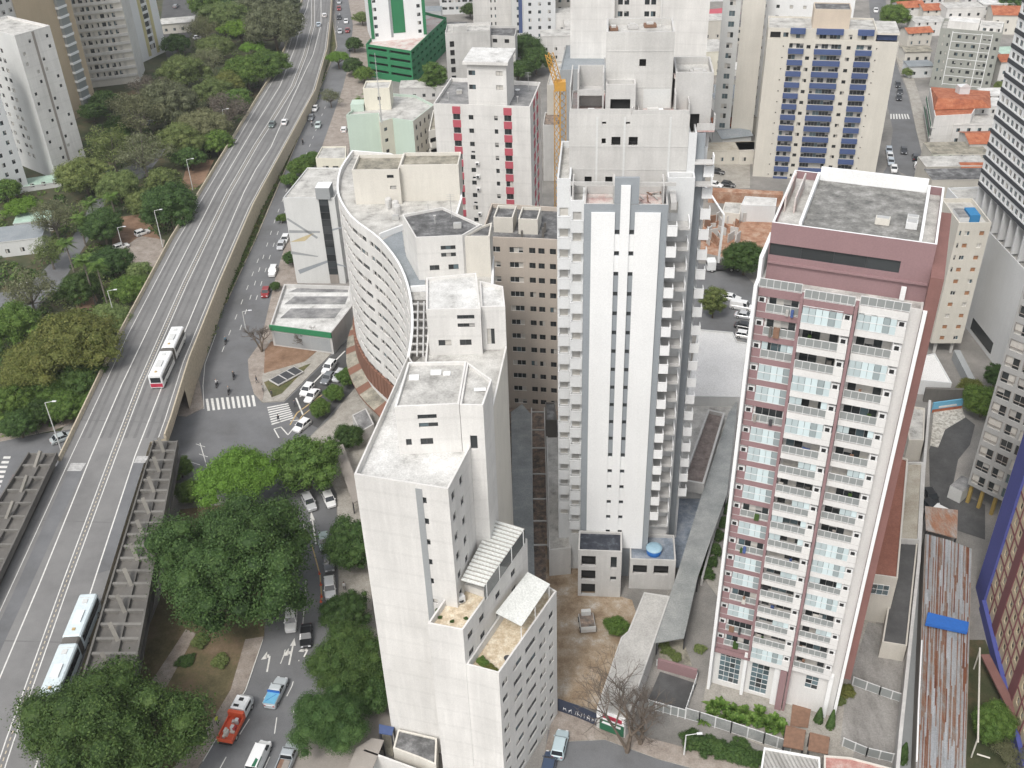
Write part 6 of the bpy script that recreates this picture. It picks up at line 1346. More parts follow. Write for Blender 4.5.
for x in [(914, 44, 9, 7, 5, .1, 'cream_grey', 'red_tile', 'half ruined pinkish house left of the gridded block', 1.2), (913, 60, 9, 7, 4, .0, 'cream_paint', 'roof_moss', 'small weathered house between the gridded block and the street', .8), (916, 75, 8, 6, 4, .0, 'pale_grey', 'roof_bluegrey', 'blue grey lean-to at the left foot of the gridded block', .4),
 (925, 33, 12, 8, 5, .0, 'white_paint', 'roof_pale', 'white house with a pale roof right behind the leafy street tree', .0), (958, 24, 14, 8, 7, .0, 'white_paint', 'roof_pale', 'white flat house behind the gridded block roof', 0), (968, 4, 16, 9, 6, .05, 'cream_paint', 'red_tile', 'cream house with a red roof at the top edge between white roofs', 1.6), (1016, 14, 12, 9, 6, 0, 'white_paint', 'roof_pale', 'pale roofed house below the dark corner tree', .8),
 (992, 108, 9, 7, 5, -.05, 'white_paint', 'roof_white', 'white box house beside the corner house terrace', 0), (966, 140, 12, 8, 6, -.05, 'white_paint', 'roof_pale', 'white two storey house behind the corner house', 0), (935, 176, 9, 6, 4, 0, 'pale_grey', 'roof_green', 'green court roof beside the lowest car of the right street', 0), (990, 205, 10, 8, 5, -.1, 'cream_grey', 'roof_pale', 'pale house under the fins of the banded tower', 0),
 (762, 68, 10, 8, 5, 0, 'cream_grey', 'roof_white', 'white roofed low house against the left flank of the blue balcony block', 0), (706, 60, 9, 7, 6, 0, 'cream_grey', 'roof_pale', 'low beige house touching the white slab corner', 0), (756, 112, 9, 7, 4, 0, 'pale_grey', 'roof_grey', 'grey roofed shed squeezed against the blue balcony block', 0), (724, 108, 8, 6, 4, .1, 'white_paint', 'roof_bluegrey', 'white walled shed with a blue grey roof in the middle of the far sheds', .7), (752, 160, 9, 6, 4, 0, 'cream_paint', 'roof_pale', 'cream shed at the right end of the ochre shed', 0),
 (500, 58, 12, 8, 7, 0, 'cream_grey', 'roof_pale', 'low house behind the white stair tower cap', 0), (560, 58, 14, 8, 9, 0, 'white_paint', 'roof_pale', 'white low block right behind the crane tip', 0), (428, 30, 12, 8, 8, 0, 'pale_grey', 'roof_bluegrey', 'blue grey roofed hall behind the green podium ramp', 0), (455, 44, 10, 7, 7, 0, 'pale_concrete', 'roof_dark', 'dark roofed shed left of the bare concrete block', 0)]: house(*x[:9], 'house', x[9]); HN += 1
# taller far blocks along the top edge
def far(px, py, w, d, h, rz, mat, label, n, ww=1.1, style='brown', roof='roof_grey', name='apartment_block', lim=60):
    p = at(px, py).to_2d(); u = Vector((math.cos(rz), math.sin(rz))); f = rect(p-u*w/2, p+u*w/2, d)
    return simple(name, label, 'apartment block', f, h, mat, {0: (n, ww, 1.2, .9)} if n else None, roof, style=style, limit=lim)
far(494, 30, 16, 12, 44, 0, 'white_paint', 'tall white tower with a central pair of tiny windows above the bare concrete block', [.45, .55], .5)
far(524, 38, 9, 10, 40, 0, 'light_grey', 'grey tower with a blue stripe of windows at the top', 2)
m = MB(); p = at(521, 38); m.box(p.x-.7, p.x+.7, p.y-.25, p.y-.01, 2, 39.5, 'blue_paint'); o = m.build('blue_stripe'); o.parent = [x for x in bpy.data.objects if x.get('label', '').startswith('grey tower with a blue stripe')][0]; o.location = -wloc(o.parent)
far(540, 42, 12, 10, 36, 0, 'pale_grey', 'pale grey tower with shaded balconies beside the park trees', 3)
far(564, 30, 14, 10, 30, 0, 'cream_grey', 'beige tower with square windows left of the broad white slab', 4)
far(462, 14, 18, 8, 12, 0, 'pale_grey', 'long pale office with a blue glass band behind the green podium', 6, 2.0, 'slide')
far(15, 24, 26, 10, 30, .3, 'white_paint', 'white windowed tower behind the panel tower at the top left', 7)
far(545, 8, 30, 10, 26, 0, 'white_paint', 'wide white block far behind the crane at the top', 8)
far(610, 8, 30, 10, 20, 0, 'cream_grey', 'far beige block behind the broad white slab', 7)
far(700, 2, 26, 10, 22, 0, 'pale_grey', 'far pale block above the small red awning house', 6)
far(955, -6, 30, 10, 14, 0, 'white_paint', 'far white block above the red tiled houses', 8)
far(815, -4, 30, 10, 30, 0, 'cream_paint', 'far cream block above the blue balcony block', 8)
far(20, -10, 40, 10, 30, .2, 'cream_paint', 'far cream block behind the tan tower', 8)
far(230, -25, 40, 10, 25, .1, 'white_paint', 'far white block beyond the park trees', 9)
# painted tile house with a red roof and balconies
b = low('corner_house', 'three storey house with blank white end wall and red tile roof on the street corner', 'house', [(935, 116), (972, 114), (984, 94), (930, 88)], 9, 'white_paint', 'red_tile', par=.1)
m = MB(); P = [at(x, y, z) for x, y, z in ((931, 87, 9.1), (990, 91, 9.1), (991, 108, 9.1), (934, 110, 9.1), (938, 98, 11.2), (982, 100, 11.2))]
for a_ in ((3, 2, 5, 4), (2, 1, 5), (1, 0, 4, 5), (0, 3, 4)): m.poly([P[i] for i in a_], 'red_tile')
b.part('hip_roof', m)
m = MB(); p = at(962, 96, 9.2); m.box(p.x-1.5, p.x+1.5, p.y-1.2, p.y+2, 9.15, 12.2, 'pale_grey'); m.poly([(p.x-1.7, p.y-1.4, 12.2), (p.x+1.7, p.y-1.4, 12.2), (p.x, p.y-1.4, 13.4)], 'pale_grey'); b.part('dormer', m)
for z in (2.5, 5.5): 
    m = MB(); q = [at2(x, y, 9) for x, y in ((930, 88), (935, 116))]; m.bar((*q[0], z), (*q[1], z), 1.4, .2, 'pale_concrete'); m.bar((q[0].x-.6, q[0].y, z+.6), (q[1].x-.6, q[1].y, z+.6), .08, .9, 'sign_green'); b.part('balcony', m)
fr = frame((-22, 158), (1, 0)); clutter(CURVED, fr, 39.05, [(9, 2, 'mast'), (1.5, 9, 'pipe'), (3, 5, 'roof_box_grey'), (11, 4, 'pipe')]) if wall('roof_box_grey', (.5, .5, .48)) else None
clutter(CURVED, frame((-12, 143), (1, 0)), 45.95, [(1, 3, 'pipe'), (3.5, 5, 'mast'), (4.5, 1.5, 'roof_box_grey')])
# ================================================================ trees and plants
def crown_mesh(seed, n, leaf, kind):
    """unit crown (radius 1) of leaf faces gathered in clumps; base of the tree at z = 0"""
    r = random.Random(seed); v = []; f = []
    cz, hz, nb = {'dome': (.92, .66, 76), 'wide': (1.05, .36, 64), 'tall': (1.45, 1.05, 56), 'loose': (1.1, .6, 54), 'flat': (1.0, .26, 40)}[kind]
    cl = []
    lop = [(r.uniform(0, 6.28), r.uniform(.08, .28)) for _ in range(4)]
    for i in range(nb):
        a = i*2.39996+r.uniform(-.25, .25); q_ = (i+.5)/nb
        if kind == 'dome': el = math.asin(max(-1, min(1, 1-q_*1.45+r.uniform(-.06, .06)))); rad = r.uniform(.74, .88)
        elif kind in ('wide', 'flat'): el = math.asin(max(-1, min(1, 1-q_*1.3))); rad = r.uniform(.62, .9)
        elif kind == 'tall': el = math.asin(max(-1, min(1, 1-q_*1.9))); rad = r.uniform(.6, .85)
        else: el = math.asin(r.uniform(-.7, 1)); rad = r.uniform(.4, .95)
        k = 1+sum(q*math.sin((j+2)*a+p) for j, (p, q) in enumerate(lop))*.6
        cl.append((Vector((math.cos(a)*math.cos(el)*rad*k, math.sin(a)*math.cos(el)*rad*k, cz+math.sin(el)*hz*rad*1.05)), r.uniform(.17, .29) if kind != 'loose' else r.uniform(.16, .28)))
    if kind != 'loose':      # inner foliage mass that closes the crown behind the outer leaves
        cores = [(c, s*.66, .7) for c, s in cl]+[(Vector((0, 0, cz)), .62, hz*.9)]
        for c, s, fl in cores:
            k0 = len(v); na, ne = 8, 5
            for e in range(1, ne):
                for q in range(na):
                    th = math.pi*e/ne; ph = 2*math.pi*q/na; rr_ = s*r.uniform(.82, 1.08); v.append(c+Vector((math.sin(th)*math.cos(ph)*rr_, math.sin(th)*math.sin(ph)*rr_, math.cos(th)*rr_*fl)))
            for e in range(ne-2):
                for q in range(na): q2 = (q+1) % na; f.append((k0+e*na+q, k0+(e+1)*na+q, k0+(e+1)*na+q2, k0+e*na+q2))
            f.append(tuple(k0+q for q in range(na))); f.append(tuple(k0+(ne-2)*na+q for q in reversed(range(na))))
    per = n//nb
    for c, s in cl:
        m = int(per*(s/.22)**2)
        for _ in range(m):
            d = Vector((r.gauss(0, 1), r.gauss(0, 1), r.gauss(.35, .8))); d.normalize()
            p = c+Vector((d.x*s, d.y*s, d.z*s*.72))*min(1.45, r.uniform(.7, 1.05)+max(0, r.gauss(0, .21)))
            nrm = (d+Vector((r.gauss(0, .55), r.gauss(0, .55), r.gauss(.25, .45)))).normalized(); x = nrm.orthogonal().normalized(); a = r.uniform(0, 6.28)
            x = Matrix.Rotation(a, 3, nrm) @ x; y = nrm.cross(x); L = leaf*r.uniform(.6, 1.35); Wd = L*r.uniform(.45, .7); k = len(v)
            v += [p-x*L*.5, p+y*Wd*.5+nrm*L*.06, p+x*L*.5, p-y*Wd*.5+nrm*L*.06]; f.append((k, k+1, k+2, k+3))
    me = bpy.data.meshes.new('crown'); me.from_pydata([tuple(q) for q in v], [], f); me.update(); return me, cz, cl
def trunk_mesh(seed, cz, cl, th=.055, mat='bark', limbs=9):
    r = random.Random(seed); m = MB(); top = Vector((r.uniform(-.05, .05), r.uniform(-.05, .05), cz*.5)); m.tube((0, 0, -.05), top, th*1.3, mat, 8, th)
    for c, s in r.sample(cl, min(limbs, len(cl))):
        mid = top.lerp(c, .5)+Vector((0, 0, -.06)); m.tube(top, mid, th*.62, mat, 6, th*.4, False); m.tube(mid, c, th*.4, mat, 5, th*.12, False)
    return m.mesh('trunk')
TV = {}
for key, kind, n, leaf, cnt in (('big', 'dome', 46000, .032, 3), ('mid', 'dome', 13000, .058, 4), ('far', 'dome', 4200, .10, 4), ('wide', 'wide', 20000, .045, 3), ('tall', 'tall', 7000, .08, 3), ('loose', 'loose', 5200, .06, 4), ('flat', 'flat', 7000, .07, 3)):
    TV[key] = []
    for i in range(cnt):
        me, cz, cl = crown_mesh(hash(key) % 7+len(key)*100+ord(key[0])*31+i, n, leaf, kind); TV[key].append((me, cz, trunk_mesh(i+5, cz, cl, .05 if key != 'loose' else .045, 'bark' if key != 'loose' else 'bark_grey', 9 if key != 'loose' else 22), {}))
tr_rng = random.Random(21)
def tree(px, py, rpx, key, leafm, label, group=None, ratio=1.0, name='tree', cat='tree', zadd=0):
    """crown centred on the pixel with a radius of rpx pixels"""
    var = tr_rng.randrange(len(TV[key])); me, cz, tm, mm = TV[key][var]
    if leafm not in mm: c = me.copy(); c.materials.clear(); c.materials.append(MAT[leafm]); mm[leafm] = c
    z = 5.0
    for _ in range(4): p = at(px, py, z); d = project(p)[2]; rad = rpx*d/FOC; z = min(cz*rad+zadd, 40)
    t = thing(name, label, cat, (p.x, p.y, zadd), tr_rng.uniform(0, 6.28), group); t.scale = (rad, rad, rad*ratio)
    k = tr_rng.uniform(.85, 1.15); h = tr_rng.uniform(-.06, .06)
    inst('crown', mm[leafm], t, (0, 0, 0), 0, (k*(1+h), k, k*(1-h))); inst('trunk', tm, t, (0, 0, 0)); return t
D, M_, B2, O_, GD, GR = 'leaf_deep', 'leaf_mid', 'leaf_bright', 'leaf_olive', 'leaf_gold', 'leaf_grey'
TREES = [
 (236, 562, 78, 'big', D, 'huge round deep green tree beside the avenue, the largest crown in view'), (106, 736, 80, 'big', D, 'large deep green tree at the bottom left over the bus platform'),
 (236, 478, 40, 'wide', B2, 'bright yellow green spreading tree behind the huge round tree'), (306, 464, 33, 'mid', M_, 'mid green tree on the junction corner opposite the crossing'),
 (352, 545, 30, 'mid', D, 'dark green street tree upper in the row beside the white stepped block'), (345, 612, 24, 'mid', D, 'smaller dark street tree between two larger ones beside the white stepped block'), (354, 660, 42, 'big', D, 'broad dark street tree in the middle of the row beside the white stepped block'), (330, 720, 38, 'big', D, 'lowest dark street tree of the row, next to the brown ribbed roof'), (375, 690, 26, 'mid', D, 'dark tree touching the wall of the white stepped block'),
 (148, 533, 18, 'loose', GD, 'yellowish thin tree growing through the edge of the bus platform'), (190, 492, 15, 'mid', M_, 'small fresh green tree between the bus platform and the bright tree'), (180, 468, 13, 'mid', M_, 'small leafy tree at the upper end of the bus platform'),
 (320, 408, 11, 'mid', M_, 'round clipped green tree nearest the small zebra crossing'), (334, 393, 10, 'mid', M_, 'second round clipped tree from the small zebra crossing'), (348, 377, 11, 'mid', M_, 'third round clipped tree up the side street'), (347, 437, 15, 'mid', D, 'dark bushy tree in the yard below the curved block'), (372, 492, 7, 'mid', D, 'little dark tree tucked beside the curved block yard'),
 # park
 (70, 342, 46, 'wide', GD, 'broad golden green tree in the park, widest of its kind'), (34, 366, 34, 'wide', GD, 'golden olive tree left of the broad golden one'), (108, 318, 22, 'wide', O_, 'olive crowned tree on the right side of the broad golden one'), (14, 326, 26, 'mid', M_, 'mid green tree at the left edge above the golden crowns'), (84, 378, 24, 'mid', D, 'dark round tree below the broad golden crown'), (52, 388, 20, 'mid', M_, 'light green tree in front of the dark round park tree'), (66, 406, 18, 'mid', M_, 'yellow green tree nearest the park corner lamp'), (92, 402, 15, 'mid', M_, 'small leafy tree by the viaduct barrier above the left junction'), (36, 386, 8, 'far', 'leaf_red', 'small rust red tree among the park greens'), (10, 405, 22, 'mid', M_, 'green tree at the left edge above the corner pavement'), (18, 424, 17, 'mid', D, 'dark green tree beside the corner pavement at left'), (112, 374, 13, 'far', M_, 'small golden green tree pressed against the viaduct edge'), (40, 412, 15, 'mid', D, 'dark low tree behind the park corner lamp'),
 (102, 226, 20, 'mid', D, 'deep green tree left of the red park path'), (170, 206, 26, 'mid', D, 'dark spreading tree right of the red park path by the viaduct'), (148, 203, 17, 'mid', O_, 'olive tree at the top of the red park path'), (130, 290, 17, 'mid', M_, 'fresh green tree beside the viaduct below the red path'), (80, 288, 18, 'mid', D, 'dark tree under the tall palms'), (112, 262, 18, 'mid', D, 'dark tree between the palms and the red park path'), (140, 272, 12, 'far', O_, 'small olive tree at the lower end of the red park path'),
 (22, 206, 18, 'flat', B2, 'bright lime green tree at the left edge of the park'), (6, 190, 13, 'far', M_, 'green tree beside the white left tower foot'), (52, 216, 22, 'loose', GR, 'grey leafless looking tree right of the lime green one'), (28, 290, 25, 'loose', GR, 'thin grey tree over the park road at the left edge'), (48, 250, 18, 'loose', O_, 'thin olive tree over the park shelter roof'),
 (84, 176, 22, 'mid', O_, 'olive tree above the park shelters'), (118, 186, 18, 'mid', O_, 'dull green tree at the centre of the park'), (110, 146, 26, 'loose', O_, 'wide half bare tree with visible limbs near the tan tower'), (142, 152, 24, 'loose', GR, 'grey half bare tree right of the wide half bare one'), (162, 180, 15, 'far', O_, 'small olive tree above the red clearing'), (182, 140, 20, 'mid', O_, 'olive tree above the park clearing'), (205, 128, 22, 'mid', GR, 'greyish tree near the viaduct bend'), (226, 108, 20, 'loose', 'leaf_twig', 'pinkish bare tree leaning on the viaduct edge'), (216, 142, 15, 'far', M_, 'green tree touching the viaduct edge below the pinkish bare tree'), (190, 158, 13, 'far', D, 'small dark tree above the red clearing edge'),
 (136, 112, 26, 'loose', GR, 'large grey twiggy tree in front of the banded block'), (166, 104, 28, 'mid', GR, 'large grey green tree right of the banded block'), (150, 88, 18, 'loose', 'leaf_twig', 'brown twiggy tree at the foot of the yellow end wall'), (184, 72, 20, 'mid', O_, 'olive tree behind the large grey green one'), (204, 62, 18, 'loose', GR, 'grey thin tree between the park road and the bright trees'), (104, 100, 12, 'far', D, 'dark green tree at the foot of the banded block'), (92, 112, 11, 'far', D, 'dark blue green tree beside the tan tower foot'), (176, 44, 12, 'far', D, 'dark tree beside the park pavilion'), (120, 128, 14, 'far', D, 'dark low tree in front of the tan tower'),
 (240, 29, 19, 'flat', B2, 'bright lime green flat tree near the top of the park'), (252, 47, 13, 'flat', B2, 'smaller lime green tree beside the flat lime one'), (246, 72, 19, 'mid', M_, 'yellow green round tree beside the viaduct curve'), (266, 66, 19, 'mid', M_, 'mid green tree leaning on the viaduct curve'), (228, 84, 15, 'mid', GD, 'golden green tree left of the round yellow green one'), (212, 92, 16, 'mid', O_, 'olive tree beside the park lane'), (236, 100, 13, 'far', M_, 'small green tree below the round yellow green one'), (274, 26, 26, 'mid', GR, 'big dark grey tree against the viaduct at the top'), (262, 6, 22, 'mid', GR, 'grey tree at the top edge beside the viaduct'), (222, 18, 20, 'mid', O_, 'olive tree at the top of the park'), (202, 28, 16, 'loose', GR, 'thin grey tree near the park pavilion'), (238, 4, 16, 'far', D, 'dark tree at the very top of the park'), (286, 6, 14, 'far', GR, 'grey tree at the top edge touching the viaduct'), (216, 48, 15, 'mid', O_, 'dull olive tree left of the bright lime trees'), (206, 4, 15, 'far', M_, 'green tree at the top edge above the pavilion'),
 # avenue and the middle
 (338, 57, 12, 'flat', B2, 'lime green tree hanging over the avenue verge'), (354, 44, 9, 'far', D, 'dark tree across the avenue from the lime one'), (353, 66, 11, 'far', D, 'dark trees edge tree beside the green podium'), (364, 74, 10, 'far', M_, 'palm like tree at the foot of the green podium'), (330, 96, 11, 'loose', GR, 'thin grey street tree leaning over the avenue'), (362, 18, 8, 'far', O_, 'small olive tree beside the green and white tower'), (300, 167, 12, 'mid', M_, 'clipped green bush tree on the avenue side of the mural building'), (312, 160, 11, 'mid', M_, 'round green bush tree behind the mural building roof'), (290, 180, 8, 'far', M_, 'small bush tree at the mural building corner'), (292, 258, 8, 'far', D, 'narrow dark tree at the foot of the mural wall'), (282, 218, 5, 'far', M_, 'little tree halfway along the mural wall'), (275, 286, 5, 'far', D, 'little dark tree beside the market hall'),
 (434, 76, 14, 'tall', M_, 'yellow green tree beside the green podium wall'), (424, 84, 9, 'far', M_, 'lower green tree by the green podium corner'), (524, 48, 18, 'mid', D, 'dark green tree right of the white stair tower'), (536, 60, 16, 'mid', D, 'second dark tree left of the yellow crane'), (518, 70, 14, 'mid', D, 'lower dark tree behind the red and white block'), (470, 10, 9, 'far', D, 'small dark tree beside the white tower at the top'),
 (745, 258, 21, 'mid', D, 'round dark tree beside the parked cars behind the pink tower'), (714, 300, 14, 'tall', O_, 'upright spiky olive tree in the car park'), (895, 16, 15, 'mid', M_, 'leafy street tree at the top right'), (903, 2, 13, 'mid', M_, 'leafy tree at the top edge beside the street'), (908, 72, 6, 'far', O_, 'small olive tree beside the gridded block'), (1010, 4, 14, 'far', D, 'dark tree at the top right corner'), (929, 148, 5, 'far', O_, 'little tree on the corner house pavement'), (1000, 86, 6, 'far', O_, 'small green tree below the narrow white house'),
 (984, 402, 20, 'mid', M_, 'round green tree over the curved drive'), (970, 388, 12, 'mid', GD, 'yellowish tree beside the curved drive wall'), (996, 375, 12, 'tall', D, 'dark narrow tree below the blank podium'), (994, 722, 22, 'mid', M_, 'leafy green tree at the foot of the maroon block'), (1012, 756, 17, 'loose', GR, 'silvery tree at the bottom right corner'), (617, 626, 12, 'mid', M_, 'broad leaved green plant tree beside the earth site'), (727, 112, 7, 'far', O_, 'small olive tree among the sheds left of the blue balcony block'), (745, 148, 5, 'far', M_, 'little green tree by the ochre shed'),
 (760, 55, 8, 'far', D, 'dark tree left of the blue balcony block roof'), (706, 30, 7, 'far', D, 'dark small tree beside the red awning house')]
for x in TREES:
    x = list(x)
    if x[0] < 300 and x[1] < 440 and x[3] != 'flat': x[2] *= 1.1 if x[3] != 'wide' else 1.05
    tree(*x)
# low undergrowth of the park
def inside(x, y, P):
    c = False
    for i in range(len(P)):
        (x0, y0), (x1, y1) = P[i-1], P[i]
        if (y0 > y) != (y1 > y) and x < (x1-x0)*(y-y0)/(y1-y0)+x0: c = not c
    return c
PARK = [(286, 22), (276, 62), (252, 98), (196, 190), (166, 240), (116, 333), (88, 390), (58, 424), (0, 436), (-40, 440), (-60, 200), (60, 185), (95, 120), (140, 92), (170, 60), (200, 30), (210, -10), (300, -10)]
HOLES = [[(113, 218), (142, 214), (156, 232), (168, 240), (160, 276), (140, 276), (122, 262), (112, 248)], [(186, 168), (196, 160), (214, 160), (204, 182), (190, 192), (182, 184)], [(74, 300), (92, 288), (98, 300), (92, 312), (78, 312)], [(-60, 340), (-60, 300), (6, 292), (28, 286), (62, 252), (80, 226), (102, 180), (140, 160), (166, 148), (160, 158), (146, 176), (108, 196), (92, 234), (58, 290), (20, 322)], [(0, 226), (52, 226), (60, 252), (30, 268), (0, 262)]]
ur = random.Random(33); mb = MB()
while len(mb.f) < 42000:
    x, y = ur.uniform(-40, 300), ur.uniform(-10, 436)
    if not inside(x, y, PARK) or any(inside(x, y, h) for h in HOLES) or ur.random() > ((y+60)/420)**.5: continue
    p = at(x, y); s = ur.uniform(.7, 2.0); hh = ur.uniform(.4, 1.8); mt = ur.choices(['leaf_deep', 'leaf_mid', 'leaf_olive', 'leaf_grey'], [4, 2, 3, 1])[0]
    for _ in range(34):
        d = Vector((ur.gauss(0, 1), ur.gauss(0, 1), abs(ur.gauss(.3, .8)))).normalized(); c = p+Vector((d.x*s, d.y*s, d.z*hh+.1)); nrm = (d+Vector((ur.gauss(0, .5), ur.gauss(0, .5), .4))).normalized(); u1 = nrm.orthogonal().normalized(); v1 = nrm.cross(u1); L = ur.uniform(.2, .42)
        mb.poly([c-u1*L, c+v1*L*.6, c+u1*L, c-v1*L*.6], mt)
VERGE = [(331, 30), (333, 47), (320, 82), (299, 130), (273, 192), (253, 239), (223, 304), (213, 332), (200, 362), (194, 372), (186, 385), (197, 360), (228, 284), (260, 207), (270, 190), (298, 137), (320, 95), (331, 52)]
n0 = len(mb.f)
while len(mb.f) < n0+9000:
    x, y = ur.uniform(180, 335), ur.uniform(30, 385)
    if not inside(x, y, VERGE) or (y < 250 and ur.random() < .6): continue
    p = at(x, y, .15); s = ur.uniform(.4, 1.1); hh = ur.uniform(.2, 1.0)*(1.4 if y > 270 else .7); mt = ur.choices(['leaf_deep', 'leaf_mid', 'leaf_olive', 'leaf_gold'], [3, 2, 3, 1])[0]
    for _ in range(22):
        d = Vector((ur.gauss(0, 1), ur.gauss(0, 1), abs(ur.gauss(.3, .8)))).normalized(); c = p+Vector((d.x*s, d.y*s, d.z*hh+.05)); nrm = (d+Vector((ur.gauss(0, .5), ur.gauss(0, .5), .4))).normalized(); u1 = nrm.orthogonal().normalized(); v1 = nrm.cross(u1); L = ur.uniform(.12, .26)
        mb.poly([c-u1*L, c+v1*L*.6, c+u1*L, c-v1*L*.6], mt)
tag(mb.build('undergrowth'), 'low tangled undergrowth covering the park floor and the viaduct verge', 'undergrowth', None, 'stuff')
# conifers, hedges, shrubs and palms
def conifer(px, py, h, rad, label):
    p = at(px, py); t = thing('conifer', label, 'tree', p); r = random.Random(int(px*7+py)); mb = MB()
    for _ in range(1500):
        zf = r.random()**.8; rr_ = rad*(1-zf)**.7*r.uniform(.75, 1.05)+.05; a = r.uniform(0, 6.28); q = Vector((math.cos(a)*rr_, math.sin(a)*rr_, .2+h*zf)); d = Vector((math.cos(a), math.sin(a), r.uniform(-.2, 1))).normalized(); x = d.orthogonal().normalized(); y = d.cross(x); s = r.uniform(.1, .2)
        mb.poly([q-x*s, q+y*s*.6, q+x*s, q-y*s*.6], 'leaf_deep')
    o = bpy.data.objects.new('crown', mb.mesh('crown')); COL.objects.link(o); o.parent = t
    m = MB(); m.tube((0, 0, -.05), (0, 0, h*.7), .09, 'bark', 6, .03); o = bpy.data.objects.new('trunk', m.mesh('trunk')); COL.objects.link(o); o.parent = t
conifer(901, 762, 3.6, .75, 'dark columnar conifer beside the lower white gate'); conifer(818, 722, 2.6, .6, 'dark conifer left of the pair before the pink tower'); conifer(830, 728, 3.4, .55, 'taller dark conifer right of the pair before the pink tower')
def shrub(px, py, rpx, leafm, label, group=None, z=0, flat=.8, name='shrub', cat='shrub', var=None):
    var = tr_rng.randrange(len(TV['far'])) if var is None else var; me, cz, tm, mm = TV['far'][var]; rad = rpx*project(at(px, py, z+.8))[2]/FOC
    if leafm not in mm: c = me.copy(); c.materials.clear(); c.materials.append(MAT[leafm]); mm[leafm] = c
    p = at(px, py, z+rad*flat*.9); k = tr_rng.uniform(.85, 1.15)
    o = bpy.data.objects.new(name, mm[leafm]); COL.objects.link(o); o.location = (p.x, p.y, z-rad*flat*.28); o.scale = (rad, rad, rad*flat); o.rotation_euler = (0, 0, tr_rng.uniform(0, 6)); o.color = (k, k, k, 1); return tag(o, label, cat, group)
def frond_mesh(seed):
    r = random.Random(seed); mb = MB()
    for i in range(34):
        a = i*2.4+r.uniform(-.3, .3); el = r.uniform(.35, 1.35); L = r.uniform(.7, 1.15); d = Vector((math.cos(a), math.sin(a), 0)); sd_ = Vector((-d.y, d.x, 0)); pts = [d*L*u*math.cos(el)+Vector((0, 0, .15+L*(math.sin(el)*u-.5*u*u))) for u in (0, .25, .5, .75, 1)]; ws = [.04, .13, .16, .11, .01]
        for j in range(4): mb.poly([pts[j]-sd_*ws[j], pts[j+1]-sd_*ws[j+1], pts[j+1]+Vector((0, 0, -.03)), pts[j]+Vector((0, 0, -.03))], 'leaf_fresh'); mb.poly([pts[j]+Vector((0, 0, -.03)), pts[j+1]+Vector((0, 0, -.03)), pts[j+1]+sd_*ws[j+1], pts[j]+sd_*ws[j]], 'leaf_fresh')
    return mb.mesh('fronds')
FM = [frond_mesh(i) for i in range(3)]; fr_r = random.Random(4)
for i, (x, y) in enumerate([(704, 722), (712, 716), (720, 709), (726, 718), (733, 711), (740, 724), (744, 715), (752, 722), (760, 716), (766, 727), (774, 722), (732, 724), (780, 731), (714, 709)]):
    k = fr_r.uniform(1.3, 2.1); o = inst('garden_palm', FM[i % 3], None, at(x, y, .08), fr_r.uniform(0, 6), (fr_r.uniform(.75, 1.2),)*3); o.scale = (k, k, k*1.15); tag(o, 'lush light green palm plant behind the glass fence of the pink tower garden', 'plant', 'palms behind the glass fence')
for i, (x, y, r_) in enumerate([(692, 738, 12), (706, 744, 12), (720, 748, 12), (735, 752, 12), (750, 757, 11), (742, 744, 9), (764, 758, 9)]): shrub(x, y, r_, D, 'dark low shrub in front of the glass fence by the street', 'shrubs before the glass fence')
for i, (x, y) in enumerate([(726, 507), (722, 521), (718, 534), (714, 548), (710, 561), (707, 572), (729, 496)]): shrub(x, y, 8, D, 'dark hedge plant along the left foot of the pink tower', 'hedge plants beside the pink tower')
shrub(846, 690, 9, GD, 'yellowish shrub at the right corner of the pink tower'); shrub(840, 700, 6, O_, 'low olive shrub beside the upper white gate')
for i, (x, y) in enumerate([(700, 648), (668, 650), (676, 656), (664, 644)]): shrub(x, y, 6, O_, 'dry shrub in the bed above the garage ramp', 'dry bed shrubs')
for i, (x, y) in enumerate([(485, 663), (490, 667), (481, 660), (495, 671)]): shrub(x, y, 5, GD if i % 2 else M_, 'potted shrub in the corner of the sandy lower terrace', 'terrace corner plants', 22.02)
for x, y, lab in ((440, 617, 'tiny potted plant on the terrace edge, first from the corner'), (437, 610, 'tiny potted plant along the left edge of the upper terrace'), (452, 621, 'tiny potted plant on the front edge of the upper terrace'), (466, 618, 'tiny potted plant by the side parapet of the upper terrace')): shrub(x, y, 2.2, D, lab, None, 27.92, name='potted_plant', cat='plant')
for x, y in ((150, 690), (185, 660), (170, 720), (200, 640), (220, 660), (160, 745), (186, 706)): shrub(x, y, 9, D if x % 2 else O_, 'sparse low shrub on the earth bank beside the bus platform', 'bank shrubs', flat=.5)
FR = {}
